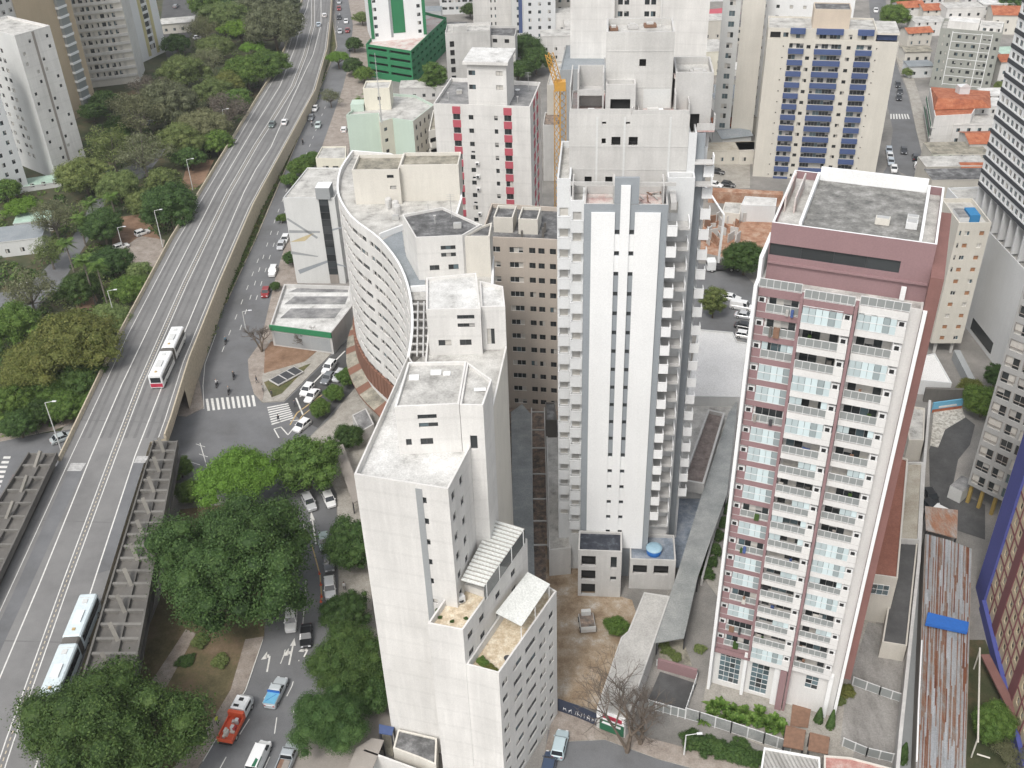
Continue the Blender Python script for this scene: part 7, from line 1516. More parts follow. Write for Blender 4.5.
def palm(px, py, bx, by, label, s=1.0):
    """crown at (px,py) over a foot at (bx,by)"""
    b_ = at(bx, by); r = random.Random(int(px+py)); h = 5
    for k in range(200):
        h = 3+k*.1
        if project((b_.x, b_.y, h))[1] <= py: break
    t = thing('palm_tree', label, 'palm', b_); m = MB(); m.tube((0, 0, -.05), (0, 0, h), .24, 'bark_grey', 8, .16); o = bpy.data.objects.new('trunk', m.mesh('trunk')); COL.objects.link(o); o.parent = t
    mb = MB()
    for i in range(26):
        a = r.uniform(0, 6.28); el = r.uniform(-.5, 1.2); L = r.uniform(2.0, 2.9)*s; d = Vector((math.cos(a), math.sin(a), 0)); sd_ = Vector((-d.y, d.x, 0)); p0 = Vector((0, 0, h)); pts = []
        for j in range(6): u = j/5; pts.append(p0+d*L*u*math.cos(el*.6)+Vector((0, 0, L*(math.sin(el)*u-.55*u*u))))
        for j in range(5):
            for sg in (-1, 1):
                for q in range(3):
                    c = pts[j].lerp(pts[j+1], q/3); wl = .95*s*math.sin(math.pi*min(.95, (j+q/3+.6)/5.6)); tip = c+sd_*sg*wl+d*.35-Vector((0, 0, .25*wl)); mb.poly([c, c+d*.16, tip], 'leaf_mid' if el > -.2 else 'leaf_olive')
    o = bpy.data.objects.new('crown', mb.mesh('crown')); COL.objects.link(o); o.parent = t
for a in ((81, 217, 86, 246, 'tall palm standing highest in the park palm group'), (66, 243, 74, 272, 'tall palm left in the park palm group'), (90, 260, 96, 305, 'tall palm with a long pale trunk nearest the viaduct'), (102, 264, 108, 306, 'palm just right of the one with the long pale trunk'), (92, 203, 97, 226, 'palm behind the deep green park tree'), (112, 197, 116, 218, 'palm at the upper end of the red path'), (368, 92, 370, 106, 'palm beside the green parking podium', ), (360, 100, 362, 112, 'lower palm beside the green parking podium')): palm(*a[:4], a[4])
# bare tree in front of the long shop
def bare_tree(px, py, h, label, seed, gr=None):
    p = at(px, py); t = thing('bare_tree', label, 'tree', p); r = random.Random(seed); tm = MB(); tw = MB()
    def grow(a, d, L, rad, lv):
        b_ = a+d*L; (tm if lv < 3 else tw).tube(a, b_, rad, 'bark' if lv < 3 else 'twig', 6 if lv < 2 else 4, rad*.68, False)
        if lv >= 7 or rad < .008: return
        for i in range(r.choice((2, 3, 3)) if lv < 5 else 2):
            nd = (d+Vector((r.gauss(0, .55), r.gauss(0, .55), r.gauss(.12, .35)))).normalized(); grow(b_, nd, L*r.uniform(.62, .86), rad*.64, lv+1)
    grow(Vector((0, 0, -.1)), Vector((.12, .05, 1)).normalized(), h*.26, .34, 0); grow(Vector((0, 0, .3)), Vector((-.5, .3, 1)).normalized(), h*.3, .24, 1)
    tm.merge(tw, Matrix.Identity(4))
    for n_, m in (('trunk', tm),): o = bpy.data.objects.new(n_, m.mesh(n_)); COL.objects.link(o); o.parent = t
bark('twig', (.17, .14, .115))
bare_tree(627, 752, 12.5, 'big leafless tree with dense twigs in front of the long shop', 4); bare_tree(640, 744, 8, 'smaller leafless tree leaning beside the big one at the shop', 12)
bare_tree(262, 352, 6.5, 'thin leafless tree on the avenue corner by the market hall', 8); bare_tree(312, 348, 5.5, 'thin leafless tree before the market hall front', 15)
# ================================================================ vehicles and people
def loft(m, secs, mat):
    """closed sections (same number of points each), front to back, with end caps"""
    n = len(secs[0]); k0 = len(m.v); k = m.mi(mat)
    for s in secs: m.v.extend(tuple(p) for p in s)
    for j in range(len(secs)-1):
        for i in range(n): b = (i+1) % n; m.f.append((k0+j*n+i, k0+j*n+b, k0+j*n+n+b, k0+j*n+n+i)); m.m.append(k)
    m.f.append(tuple(k0+i for i in reversed(range(n)))); m.m.append(k); m.f.append(tuple(k0+(len(secs)-1)*n+i for i in range(n))); m.m.append(k)
def sec(y, w, zb, zt, tuck=.12):
    return [(-w*.94, y, zb), (w*.94, y, zb), (w, y, zb+.2), (w, y, zt-tuck), (w-tuck*.9, y, zt), (-w+tuck*.9, y, zt), (-w, y, zt-tuck), (-w, y, zb+.2)]
def wheel_mb(r=.32, w=.22):
    m = MB(); m.tube((-w/2, 0, 0), (w/2, 0, 0), r, 'rubber', 14); m.tube((-w/2-.012, 0, 0), (w/2+.012, 0, 0), r*.58, 'alu', 10); return m
def car_parts(kind):
    """front towards +Y; returns list of (part name, MB)"""
    P = []; b = MB()
    if kind == 'hatch': L, cab0, cab1, rf0, rf1, h, belt = 3.9, .95, -1.85, .25, -1.5, 1.48, .92
    elif kind == 'suv': L, cab0, cab1, rf0, rf1, h, belt = 4.3, .95, -2.05, .35, -1.75, 1.68, 1.05
    elif kind == 'van': L, cab0, cab1, rf0, rf1, h, belt = 4.8, 1.75, -2.32, 1.15, -2.25, 1.95, 1.1
    elif kind == 'pickup': L, cab0, cab1, rf0, rf1, h, belt = 5.0, 1.15, -.55, .5, -.4, 1.72, 1.05
    else: L, cab0, cab1, rf0, rf1, h, belt = 4.4, .95, -1.65, .3, -1.1, 1.44, .90
    W = .86 if kind not in ('van', 'pickup') else .92; y0, y1 = L/2, -L/2
    tail = belt+.02 if kind != 'pickup' else belt-.04
    loft(b, [sec(y0, W*.80, .28, belt-.28), sec(y0-.18, W*.94, .22, belt-.18), sec(y0-.7, W, .2, belt-.08), sec(cab0, W, .2, belt), sec(0, W, .2, belt+.02), sec(cab1+.2, W, .2, tail), sec(y1+.2, W*.97, .22, tail-.05), sec(y1, W*.86, .3, tail-.15)], 'car_paint')
    wr = W-.14; wb = W-.05   # roof and pillars
    loft(b, [[(-wr+.05, rf0+.06, h-.06), (wr-.05, rf0+.06, h-.06), (wr-.06, rf0, h-.01), (-wr+.06, rf0, h-.01)], [(-wr, rf0-.2, h-.05), (wr, rf0-.2, h-.05), (wr-.08, rf0-.2, h), (-wr+.08, rf0-.2, h)], [(-wr, rf1+.1, h-.05), (wr, rf1+.1, h-.05), (wr-.08, rf1+.1, h-.0), (-wr+.08, rf1+.1, h-.0)], [(-wr+.05, rf1-.05, h-.08), (wr-.05, rf1-.05, h-.08), (wr-.1, rf1, h-.03), (-wr+.1, rf1, h-.03)]], 'car_paint')
    for s in (-1, 1):
        for (ya, yb, t) in ((cab0, rf0, .07), (cab1, rf1, .1), ((cab0+cab1)/2, (rf0+rf1)/2, .06)): b.bar((s*wb, ya, belt-.02), (s*wr, yb, h-.05), t, .05, 'car_paint')
        b.box(s*(W+.06)-.07, s*(W+.06)+.07, cab0-.22, cab0-.1, belt+.02, belt+.16, 'car_paint')
    if kind == 'van':
        for s in (-1, 1): b.poly([(s*(wb+.004), .7, belt), (s*(wb+.004), cab1+.05, belt), (s*(wr+.012), rf1+.05, h-.06), (s*(wr+.012), .45, h-.06)], 'car_paint')
    if kind == 'pickup': b.box(-W+.1, W-.1, y1+.12, cab1-.1, tail+.002, tail+.03, 'dark_metal'); [b.box(s*(W-.05)-.05, s*(W-.05)+.05, y1+.1, cab1, tail, tail+.22, 'car_paint') for s in (-1, 1)]; b.box(-W+.05, W-.05, y1+.05, y1+.13, tail, tail+.2, 'car_paint')
    P.append(('body', b))
    m = MB(); m.poly([(-wb+.03, cab0, belt), (wb-.03, cab0, belt), (wr-.03, rf0+.05, h-.06), (-wr+.03, rf0+.05, h-.06)], 'car_glass'); P.append(('windscreen', m))
    m = MB(); m.poly([(wb-.03, cab1, belt), (-wb+.03, cab1, belt), (-wr+.03, rf1-.04, h-.09), (wr-.03, rf1-.04, h-.09)], 'car_glass'); P.append(('rear_window', m))
    for s in (-1, 1):
        m = MB(); m.poly([(s*wb, cab0, belt), (s*wb, cab1, belt), (s*wr, rf1, h-.06), (s*wr, rf0, h-.06)], 'car_glass'); P.append(('side_window', m))
        m = MB(); m.box(s*W*.62-.17, s*W*.62+.17, y0-.12, y0+.01, belt-.36, belt-.22, 'headlamp'); P.append(('headlight', m))
        m = MB(); m.box(s*W*.68-.13, s*W*.68+.13, y1-.012, y1+.1, tail-.32, tail-.14, 'tail_red'); P.append(('taillight', m))
    for s in (-1, 1):
        for y in (y0-.78, y1+.78): P.append(('wheel', (wheel_mb(), (s*(W-.1), y, .32))))
    return P
CARP = {}
def car_proto(kind):
    if kind not in CARP:
        parts = []; one = MB()
        for n_, m in car_parts(kind):
            loc = (0, 0, 0)
            if isinstance(m, tuple): m, loc = m
            parts.append((n_, m.mesh(n_), loc)); one.merge(m, Matrix.Translation(loc))
        CARP[kind] = (parts, one.mesh('car'))
    return CARP[kind]
def car(px, py, hx, hy, kind, colr, label, detail=True, z=0.0, zf=None, group=None, name=None, cat='car'):
    """(px,py) centre on the road, (hx,hy) a pixel its nose points to"""
    p, q = at(px, py, z+.7), at(hx, hy, z+.7); p.z = z+.012; d = q-p; rz = math.atan2(d.y, d.x)-math.pi/2; parts, one = car_proto(kind)
    name = name or {'hatch': 'hatchback', 'suv': 'suv_car', 'van': 'van', 'pickup': 'pickup_truck', 'sedan': 'sedan_car'}[kind]
    if detail:
        t = thing(name, label, cat, p, rz, group)
        for n_, me, loc in parts: inst(n_, me, t, loc, 0, colr if n_ == 'body' else None)
        return t
    o = inst(name, one, None, p, rz, colr); return tag(o, label, cat, group)
WH, SI, GY, BK, DB, WINE = (.78, .78, .77), (.50, .51, .52), (.17, .18, .19), (.02, .021, .024), (.05, .075, .13), (.26, .02, .02)
# lower avenue, seen from behind or in front
t = car(276, 692, 291, 660, 'pickup', (.52, .56, .58), 'silver pickup with a bright blue tarp over its bed', True, cat='pickup')
m = MB(); m.box(-.85, .85, -2.4, -.6, 1.03, 1.32, 'sky_tarp'); m.bar((-.6, -2.2, 1.33), (.5, -.8, 1.33), .05, .03, 'tarp_blue'); m.box(-.9, .9, -.62, -.56, 1.04, 1.7, 'tarp_blue'); o = bpy.data.objects.new('tarp', m.mesh('tarp')); COL.objects.link(o); o.parent = t
t = car(288, 757, 300, 728, 'pickup', (.40, .43, .45), 'grey pickup carrying brown boards at the bottom edge', True, cat='pickup')
m = MB(); m.box(-.7, .3, -2.35, -.7, 1.03, 1.12, 'wood'); m.box(-.1, .72, -2.3, -.8, 1.13, 1.2, 'brown_grey'); o = bpy.data.objects.new('boards', m.mesh('boards')); COL.objects.link(o); o.parent = t
t = car(259, 757, 275, 722, 'van', WH, 'white van with a green patch at the bottom edge of the avenue', True, cat='van')
m = MB(); m.box(.62, .815, -2.2, -.6, 1.12, 1.9, 'sign_green'); m.poly([(0.1, -2.3, 1.958), (.6, -2.3, 1.958), (.6, -1.2, 1.958), (.2, -1.0, 1.958)], 'sign_green'); o = bpy.data.objects.new('green_patch', m.mesh('green_patch')); COL.objects.link(o); o.parent = t
car(291, 620, 290, 640, 'suv', WH, 'white car half under the huge round tree'); car(306, 635, 305, 660, 'sedan', BK, 'black sedan beside the lane arrows')
car(330, 588, 331, 605, 'suv', WH, 'white suv in the right hand lane beside the orange kerb'); car(329, 561, 330, 576, 'sedan', GY, 'dark grey sedan ahead of the white suv beside the street trees'); car(324, 541, 325, 552, 'hatch', (.35, .42, .40), 'greenish small car partly hidden by a street tree')
car(309, 502, 314, 512, 'suv', SI, 'silver car leaving the junction under the corner tree'); car(329, 499, 333, 508, 'hatch', WH, 'white car peeking out between the corner tree and the dark street trees')
car(293, 478, 296, 486, 'hatch', DB, 'dark blue car in the shade beside the lime green tree')
# side street
car(307, 389, 302, 395, 'hatch', WH, 'white car with a red tail waiting first at the side street stop line'); car(312, 395, 307, 401, 'sedan', WH, 'white sedan beside it in the inner lane of the side street')
car(329, 367, 324, 373, 'suv', WH, 'white car second in the side street queue'); car(328, 377, 324, 382, 'sedan', GY, 'grey car squeezed beside the clipped trees of the side street'); car(339, 375, 335, 380, 'hatch', SI, 'pale car behind the second clipped tree')
car(302, 425, 296, 430, 'hatch', WH, 'white car turning past the small striped island')
# avenue, further up
car(281, 245, 277, 254, 'hatch', SI, 'silver car parked ahead on the avenue below the mural wall', False); car(285, 238.5, 281, 247, 'hatch', WH, 'white car parked behind the silver one below the mural wall', False)
car(273, 271, 270, 279, 'suv', WH, 'white suv parked beside the market hall', False); car(265.5, 292, 263, 300, 'hatch', WINE, 'dark red car driving past the market hall', False)
car(315, 108, 312, 114, 'sedan', WH, 'white car farthest of the three nearing the avenue bend', False); car(311, 117, 308, 124, 'sedan', GY, 'grey white car at the verge side of the avenue bend', False); car(318, 125, 315, 132, 'hatch', (.45, .52, .5), 'pale green car in the middle lane of the avenue bend', False)
for x, y, c_, lab in ((339, 1.5, SI, 'silver car at the very top of the avenue'), (339, 8, WINE, 'red car near the top of the avenue'), (339, 17, BK, 'black car behind the red one near the top of the avenue'), (346, 21, WH, 'white car in the right lane near the top of the avenue'), (340, 31, SI, 'pale car in the left lane below the black one'), (347.5, 30, WINE, 'wine red car in the right lane of the upper avenue'), (350, 48, BK, 'dark car beside the dark avenue trees')): car(x, y, x-1, y+6, 'sedan', c_, lab, False)
# viaduct
car(272, 124, 269, 130, 'sedan', (.10, .13, .12), 'dark green car beside the centre line of the viaduct', False, zdeck(124)); car(284.5, 121.5, 287, 115, 'sedan', WH, 'white car in the middle of the viaduct bend', False, zdeck(122)); car(318.5, 24, 319, 17, 'sedan', (.45, .53, .58), 'pale blue car on the upper viaduct', False, zdeck(24)); car(324.5, 15, 325, 8, 'hatch', WH, 'white car at the far end of the viaduct', False, zdeck(15))
# left street, park
car(62, 437, 70, 434, 'sedan', (.42, .46, .46), 'pale silver car on the left street below the viaduct'); car(16, 482, 10, 492, 'sedan', WINE, 'dark red car at the left edge below the platform', False)
for x, y, hx, hy, c_, lab in ((112, 172, 118, 170, DB, 'blue car parked in the park lot'), (150, 122, 156, 120, GY, 'dark car under the grey park trees'), (210, 66, 206, 72, BK, 'black car on the lane behind the pavilion'), (176, 6, 180, 3, GY, 'dark car at the top beside the banded block'), (198, 37, 203, 36, WH, 'white car beside the pavilion trees'), (121, 214+32, 127, 244, WH, 'white car on the sandy park yard'), (142, 232, 148, 230, WH, 'pale car under the dark tree by the red path')): car(x, y, hx, hy, 'hatch', c_, lab, False)
# right street
car(904, 150, 905, 160, 'sedan', BK, 'black car driving down the middle of the right street', False); car(915.5, 157, 914, 148, 'suv', BK, 'black car parked right behind the white one on the right street', False); car(917.5, 164.5, 916, 155, 'hatch', WH, 'white car parked last on the right street kerb', False)
for i, (x, y) in enumerate([(889, 150), (890, 156), (891, 161.5), (894, 168.5)]): car(x, y, x+.6, y+6, 'hatch', WH if i % 2 else (.45, .5, .55), ['pale blue car parked highest on the left kerb of the right street', 'white car parked second on the left kerb of the right street', 'grey blue car parked third on the left kerb of the right street', 'white car parked lowest on the left kerb of the right street'][i], False)
for x, y, c_, lab in ((898, 84, BK, 'black car at the upper end of the right street'), (900, 91, BK, 'second black car near the crossing of the right street'), (899, 97, BK, 'third black car just above the crossing'), (876, 10, WH, 'white car at the top of the right street')): car(x, y, x+.5, y+6, 'sedan', c_, lab, False)
# car parks
for x, y, c_, k, lab in ((731, 297, WH, 'sedan', 'white car parked first below the round dark tree'), (741, 306, WH, 'van', 'white van parked second below the round dark tree'), (745, 315, SI, 'sedan', 'silver car parked third below the round dark tree'), (745, 325.5, BK, 'sedan', 'black car parked fourth below the round dark tree'), (745, 334.5, WH, 'hatch', 'white car parked last beside the white hall'), (717, 171, BK, 'sedan', 'black car in the far walled car park'), (715, 184, WH, 'sedan', 'white car at the front of the far walled car park'), (728, 184, BK, 'hatch', 'black car beside the white one in the far car park')): car(x, y, x+6, y+1, k, c_, lab, False)
for i, (x, y, c_) in enumerate([(742, 92, GY), (748, 93, DB), (754, 93, WH)]): car(x, y, x+1, y+6, 'hatch', c_, ['grey car parked first beside the tin roofed sheds', 'blue car parked between two others beside the tin roofed sheds', 'white car parked last beside the tin roofed sheds'][i], False)
car(398, 97, 404, 97, 'hatch', GY, 'grey car behind the cream stair tower of the mint block', False); car(409, 98, 415, 98, 'hatch', WH, 'white car below the green podium corner', False); car(437, 91, 441, 87, 'sedan', SI, 'silver car on the lane beside the green podium tree', False); car(344, 129, 346, 122, 'hatch', WH, 'white car parked beside the mint block wall', False)
# lower right lane and the site street
car(560, 744, 564, 727, 'suv', (.45, .55, .58), 'pale blue silver car parked below the white stepped block'); car(549, 764, 552, 750, 'hatch', DB, 'dark blue car nose showing at the bottom edge'); car(931, 496, 936, 504, 'hatch', BK, 'black car parked by the boundary wall of the curved drive'); car(931, 507, 937, 513, 'hatch', BK, 'second black car parked near the tin roof'); car(943, 513, 951, 517, 'hatch', WH, 'white car tucked against the upper tin roof')
car(968, 107, 974, 107, 'hatch', WINE, 'dark red car parked on the corner house terrace', False, 0)
# articulated buses
def bus(px, py, hx, hy, z, label, colr, rc):
    p, q = at(px, py, z+1.5), at(hx, hy, z+1.5); p.z = z+.015; d = q-p; t = thing('articulated_bus', label, 'bus', p, math.atan2(d.y, d.x)-math.pi/2)
    for n_, y0, y1 in (('front_body', 9, 1.0), ('rear_body', -.2, -9)):
        m = MB(); loft(m, [sec(y0, 1.2, .35, 3.0, .2), sec(y0-.25, 1.27, .32, 3.15, .2), sec(y1+.2, 1.27, .32, 3.15, .2), sec(y1, 1.22, .35, 3.05, .2)], rc)
        m.box(-.55, .55, (y0+y1)/2-1.6, (y0+y1)/2+.6, 3.152, 3.38, colr); m.box(-.35, .35, y0-2, y0-1.2, 3.152, 3.24, 'light_grey'); m.box(-1.0, 1.0, y0-.9, y0-.8, 3.152, 3.2, 'light_grey'); m.box(-.2, .2, y1+1, y1+1.4, 3.152, 3.3, 'road_yellow')
        o = bpy.data.objects.new(n_, m.mesh(n_)); COL.objects.link(o); o.parent = t
        for s in (-1, 1):
            m = MB(); m.box(s*1.277-.008, s*1.277+.008, y1+.4, y0-.4, 1.45, 2.6, 'car_glass'); o2 = bpy.data.objects.new('side_windows', m.mesh('side_windows')); COL.objects.link(o2); o2.parent = o
            for yy in ([y0-1.8, y1+1.5] if y0 > 0 else [y1+2.2]):
                w_ = wheel_mb(.48, .3).mesh('wheel'); inst('wheel', w_, t, (s*1.12, yy, .48))
    m = MB()
    for i in range(9): loft(m, [sec(1.0-.13*i-.01, 1.12 if i % 2 else 1.2, .4, 3.0, .2), sec(1.0-.13*i-.12, 1.2 if i % 2 else 1.12, .4, 3.0, .2)], 'dark_concrete')
    o = bpy.data.objects.new('bellows', m.mesh('bellows')); COL.objects.link(o); o.parent = t
    m = MB(); m.box(-1.1, 1.1, 9.0, 9.02, 1.3, 2.75, 'car_glass'); o = bpy.data.objects.new('windscreen', m.mesh('windscreen')); COL.objects.link(o); o.parent = t
    m = MB(); m.box(-1.15, 1.15, -9.02, -8.98, .5, 1.3, 'sign_red'); m.box(-.95, .95, -9.03, -8.99, 1.5, 2.6, 'car_glass'); o = bpy.data.objects.new('rear_panel', m.mesh('rear_panel')); COL.objects.link(o); o.parent = t
    return t
plain('bus_white', (.72, .73, .73), .4); plain('bus_teal', (.58, .65, .67), .4)
bus(168, 357, 180, 331, 6, 'white articulated bus with a red tail on the viaduct', 'light_grey', 'bus_white'); bus(72, 650, 92, 600, 6, 'pale blue articulated bus stopped beside the avenue side platform', 'bus_white', 'bus_teal')
# crew truck
p, q = at(236, 719, 1), at(250, 692, 1); p.z = .012; d = q-p; t = thing('utility_truck', 'white crew cab truck with an orange loaded bed', 'truck', p, math.atan2(d.y, d.x)-math.pi/2)
def tp(name, m): o = bpy.data.objects.new(name, m.mesh(name)); COL.objects.link(o); o.parent = t; return o
m = MB(); loft(m, [sec(3.6, .95, .5, 1.5), sec(3.3, 1.02, .45, 1.75), sec(2.9, 1.05, .45, 2.25, .2), sec(.9, 1.05, .45, 2.3, .2), sec(.75, 1.02, .5, 2.2, .2)], 'bus_white'); m.box(-.3, .3, 2.0, 2.5, 2.302, 2.36, 'black'); m.box(-.6, .1, 1.0, 1.3, 2.302, 2.45, 'black'); tp('cab', m)
m = MB(); m.poly([(-.9, 3.36, 1.72), (.9, 3.36, 1.72), (.9, 2.94, 2.2), (-.9, 2.94, 2.2)], 'car_glass'); tp('windscreen', m)
for s in (-1, 1): m = MB(); m.box(s*1.055-.008, s*1.055+.008, 1.0, 2.7, 1.45, 2.05, 'car_glass'); tp('side_window', m)
m = MB(); m.box(-1.1, 1.1, -3.6, .6, .75, .95, 'orange'); m.box(-1.1, 1.1, .1, .6, .952, 2.1, 'orange'); m.box(-1.1, 1.1, -3.6, -3.5, .952, 1.35, 'orange'); [m.box(s*1.05-.05, s*1.05+.05, -3.5, .1, .952, 1.4, 'orange') for s in (-1, 1)]; tp('bed', m)
rr = random.Random(2)
for i in range(9): m = MB(); x, y = rr.uniform(-.8, .5), rr.uniform(-3.3, -.4); m.box(x, x+rr.uniform(.3, .6), y, y+rr.uniform(.3, .8), .955, 1.1+rr.uniform(.1, .7), rr.choice(['orange', 'curtain', 'cloth_red', 'sand_paint', 'light_grey'])); tp('cargo', m)
for s in (-1, 1):
    for y in (2.6, -2.4): inst('wheel', wheel_mb(.42, .3).mesh('wheel'), t, (s*.92, y, .42))
m = MB(); m.box(-1.0, 1.0, -3.75, -3.61, .5, .72, 'black'); tp('bumper', m)
# concrete pump truck with its boom
p = at(724, 270); t = thing('concrete_pump_truck', 'white concrete pump truck with a raised white boom at the orange site', 'truck', p, math.pi/2)
m = MB(); loft(m, [sec(4.2, 1.1, .6, 2.6, .2), sec(3.9, 1.2, .5, 2.9, .2), sec(2.2, 1.2, .5, 2.9, .2)], 'bus_white'); tp('cab', m); m = MB(); m.box(-1.1, 1.1, -4.2, 2.0, .8, 1.7, 'dark_metal'); m.box(-.6, .6, -3, 1.2, 1.702, 2.4, 'dark_concrete'); tp('chassis', m)
m = MB(); m.box(-1.0, 1.0, 4.2, 4.22, 1.6, 2.5, 'car_glass'); tp('windscreen', m)
for s in (-1, 1):
    for y in (3, -1.5, -3): inst('wheel', wheel_mb(.5, .35).mesh('wheel'), t, (s*1.0, y, .5))
m = MB(); a0 = Vector((0, 1.5, 2.0)); a1 = Vector((0, 1.2, 14)); m.bar(a0, a1, .55, .45, 'bus_white', (0, 1, 0)); m.bar(a1, Vector((5.5, 5.0, 19)), .4, .35, 'bus_white', (0, 1, 0)); tp('boom', m)
# small loader in the earth site
p = at(587, 626); t = thing('site_loader', 'small grey site vehicle parked below the concrete annex', 'loader', p, .05)
m = MB(); m.box(-1.1, 1.1, -1.6, 1.6, .4, 1.0, 'pale_concrete'); m.box(-1.0, 1.0, -1.5, 1.5, 1.002, 1.1, 'rubble'); m.box(-1.1, 1.1, -1.6, -1.5, 1.002, 1.5, 'light_grey'); m.box(-.7, .7, 1.0, 1.6, 1.102, 1.9, 'light_grey'); tp('body', m)
for s in (-1, 1):
    for y in (1.0, -1.0): inst('wheel', wheel_mb(.42, .3).mesh('wheel'), t, (s*1.05, y, .42))
# motorcycles with riders and people on foot
def skin_mesh(name, verts, edges, radii, mat, sub=1):
    me = bpy.data.meshes.new(name); me.from_pydata(verts, edges, []); o = bpy.data.objects.new(name, me); COL.objects.link(o)
    sm = o.modifiers.new('s', 'SKIN'); sk = me.skin_vertices[0].data
    for i, r in enumerate(radii): sk[i].radius = (r, r*.85) if not isinstance(r, tuple) else r
    sk[0].use_root = True; ss = o.modifiers.new('u', 'SUBSURF'); ss.levels = sub; ss.render_levels = sub
    dg = bpy.context.evaluated_depsgraph_get(); dg.update(); out = bpy.data.meshes.new_from_object(o.evaluated_get(dg)); bpy.data.objects.remove(o); out.name = name; return out
def person_mesh(pose):
    sp = .22 if pose == 'walk' else .04
    V = [(0, 0, .95), (0, 0, 1.2), (0, .01, 1.42), (0, .02, 1.52), (0, .03, 1.66), (0, .03, 1.76),
         (-.10, 0, .92), (-.11, sp*.6, .50), (-.11, sp*.2 if pose == 'walk' else 0, .07), (-.11, sp*.2+.14, .04), (.10, 0, .92), (.11, -sp*.5, .50), (.11, -sp*1.3, .09), (.11, -sp*1.3+.14, .04),
         (-.20, 0, 1.40), (-.26, -sp*.5, 1.13), (-.25, -sp*.2+.06, .88), (.20, 0, 1.40), (.26, sp*.5, 1.13), (.25, sp*.9+.06, .90)]
    E = [(0, 1), (1, 2), (2, 3), (3, 4), (4, 5), (0, 6), (6, 7), (7, 8), (8, 9), (0, 10), (10, 11), (11, 12), (12, 13), (2, 14), (14, 15), (15, 16), (2, 17), (17, 18), (18, 19)]
    Rr = [.15, .15, .15, .06, .10, .09, .09, .065, .045, .04, .09, .065, .045, .04, .065, .045, .035, .065, .045, .035]
    if pose == 'ride':
        V = [(0, -.15, .85), (0, -.1, 1.1), (0, .0, 1.34), (0, .03, 1.44), (0, .06, 1.57), (0, .06, 1.68), (-.14, -.1, .84), (-.2, .28, .78), (-.18, .1, .38), (-.18, .26, .34), (.14, -.1, .84), (.2, .28, .78), (.18, .1, .38), (.18, .26, .34), (-.2, .02, 1.32), (-.28, .2, 1.1), (-.28, .48, 1.05), (.2, .02, 1.32), (.28, .2, 1.1), (.28, .48, 1.05)]
    me = skin_mesh('body', V, E, Rr, None); me.materials.append(MAT['any_cloth']); me.materials.append(MAT['skin']); me.materials.append(MAT['cloth_dark'])
    for f in me.polygons:
        z = sum(me.vertices[i].co.z for i in f.vertices)/len(f.vertices); top = 1.5 if pose != 'ride' else 1.42
        f.material_index = 1 if z > top else (2 if z < .9 else 0); f.use_smooth = True
    return me
PM = {k: person_mesh(k) for k in ('walk', 'stand', 'ride')}
def person(px, py, pose, colr, label, rz=0.0, z=0.13):
    p = at(px, py, z); o = inst('person', PM[pose], None, p, rz, colr); tag(o, label, 'person')
    h = MB(); h.lathe((0, .03, 1.70), [(.098, -.05), (.104, 0), (.08, .06), (.02, .09)], 'black', 10); k = bpy.data.objects.new('hair', h.mesh('hair')); COL.objects.link(k); k.parent = o
for a in ((279, 422, 'walk', (.03, .03, .04), 'person in dark clothes walking over the small zebra crossing', .6, .02), (272, 397, 'stand', (.05, .05, .06), 'person in dark clothes waiting at the pavement corner', 0), (257, 383, 'walk', (.04, .05, .07), 'person in dark clothes on the pavement along the avenue', 1.5), (263, 391, 'stand', (.3, .3, .3), 'person in grey standing at the traffic island corner', 2), (38, 435, 'walk', (.03, .03, .03), 'person in dark clothes on the left corner pavement', 1), (62, 425, 'walk', (.25, .2, .15), 'person in brown beside the silver car at left', 1), (295, 407, 'stand', (.1, .1, .12), 'person standing beside the stop line of the side street', 0), (218, 724, 'stand', (.5, .55, .05), 'person in a yellow green vest beside the orange truck', 1), (343, 560, 'walk', (.6, .5, .2), 'person in a light shirt under the street trees', .5), (345, 590, 'walk', (.5, .5, .5), 'person in grey walking under the street trees', .4), (697, 275+4, 'stand', (.1, .3, .5), 'person in blue near the site gate', 0)):
    person(*a[:6], *(a[6:] or (.13,)))
def motorbike(px, py, hx, hy, colr, label):
    p, q = at(px, py), at(hx, hy); p.z = .012; d = q-p; t = thing('motorcycle', label, 'motorcycle', p, math.atan2(d.y, d.x)-math.pi/2)
    m = MB(); loft(m, [[(-.1, .5, .6), (.1, .5, .6), (.08, .5, .8), (-.08, .5, .8)], [(-.16, .1, .5), (.16, .1, .5), (.14, .1, .88), (-.14, .1, .88)], [(-.14, -.6, .55), (.14, -.6, .55), (.12, -.6, .78), (-.12, -.6, .78)]], 'black'); m.tube((-.35, .5, 1.02), (.35, .5, 1.02), .025, 'dark_metal', 6); m.tube((0, .5, .75), (0, .72, .3), .04, 'alu', 6)
    o = bpy.data.objects.new('frame', m.mesh('frame')); COL.objects.link(o); o.parent = t
    for y in (.7, -.65): inst('wheel', wheel_mb(.3, .12).mesh('wheel'), t, (0, y, .3))
    r = inst('person', PM['ride'], None, (p.x, p.y, p.z), t.rotation_euler.z, colr); tag(r, 'rider on the '+label.replace('black motorcycle ', 'motorcycle '), 'person')
for a in ((217, 386, 219, 378, (.5, .5, .5), 'black motorcycle crossing the avenue left lane'), (234, 378, 235, 370, (.03, .03, .03), 'black motorcycle on the avenue above the zebra'), (226, 343, 229, 334, (.08, .15, .2), 'black motorcycle farther up the avenue'), (303, 144, 305, 138, (.03, .03, .03), 'black motorcycle on the avenue past the bend'), (312, 126, 313, 120, (.4, .4, .4), 'black motorcycle between the cars at the bend'), (229, 371+22, 231, 384, (.2, .2, .2), 'black motorcycle entering the zebra crossing')): motorbike(*a)
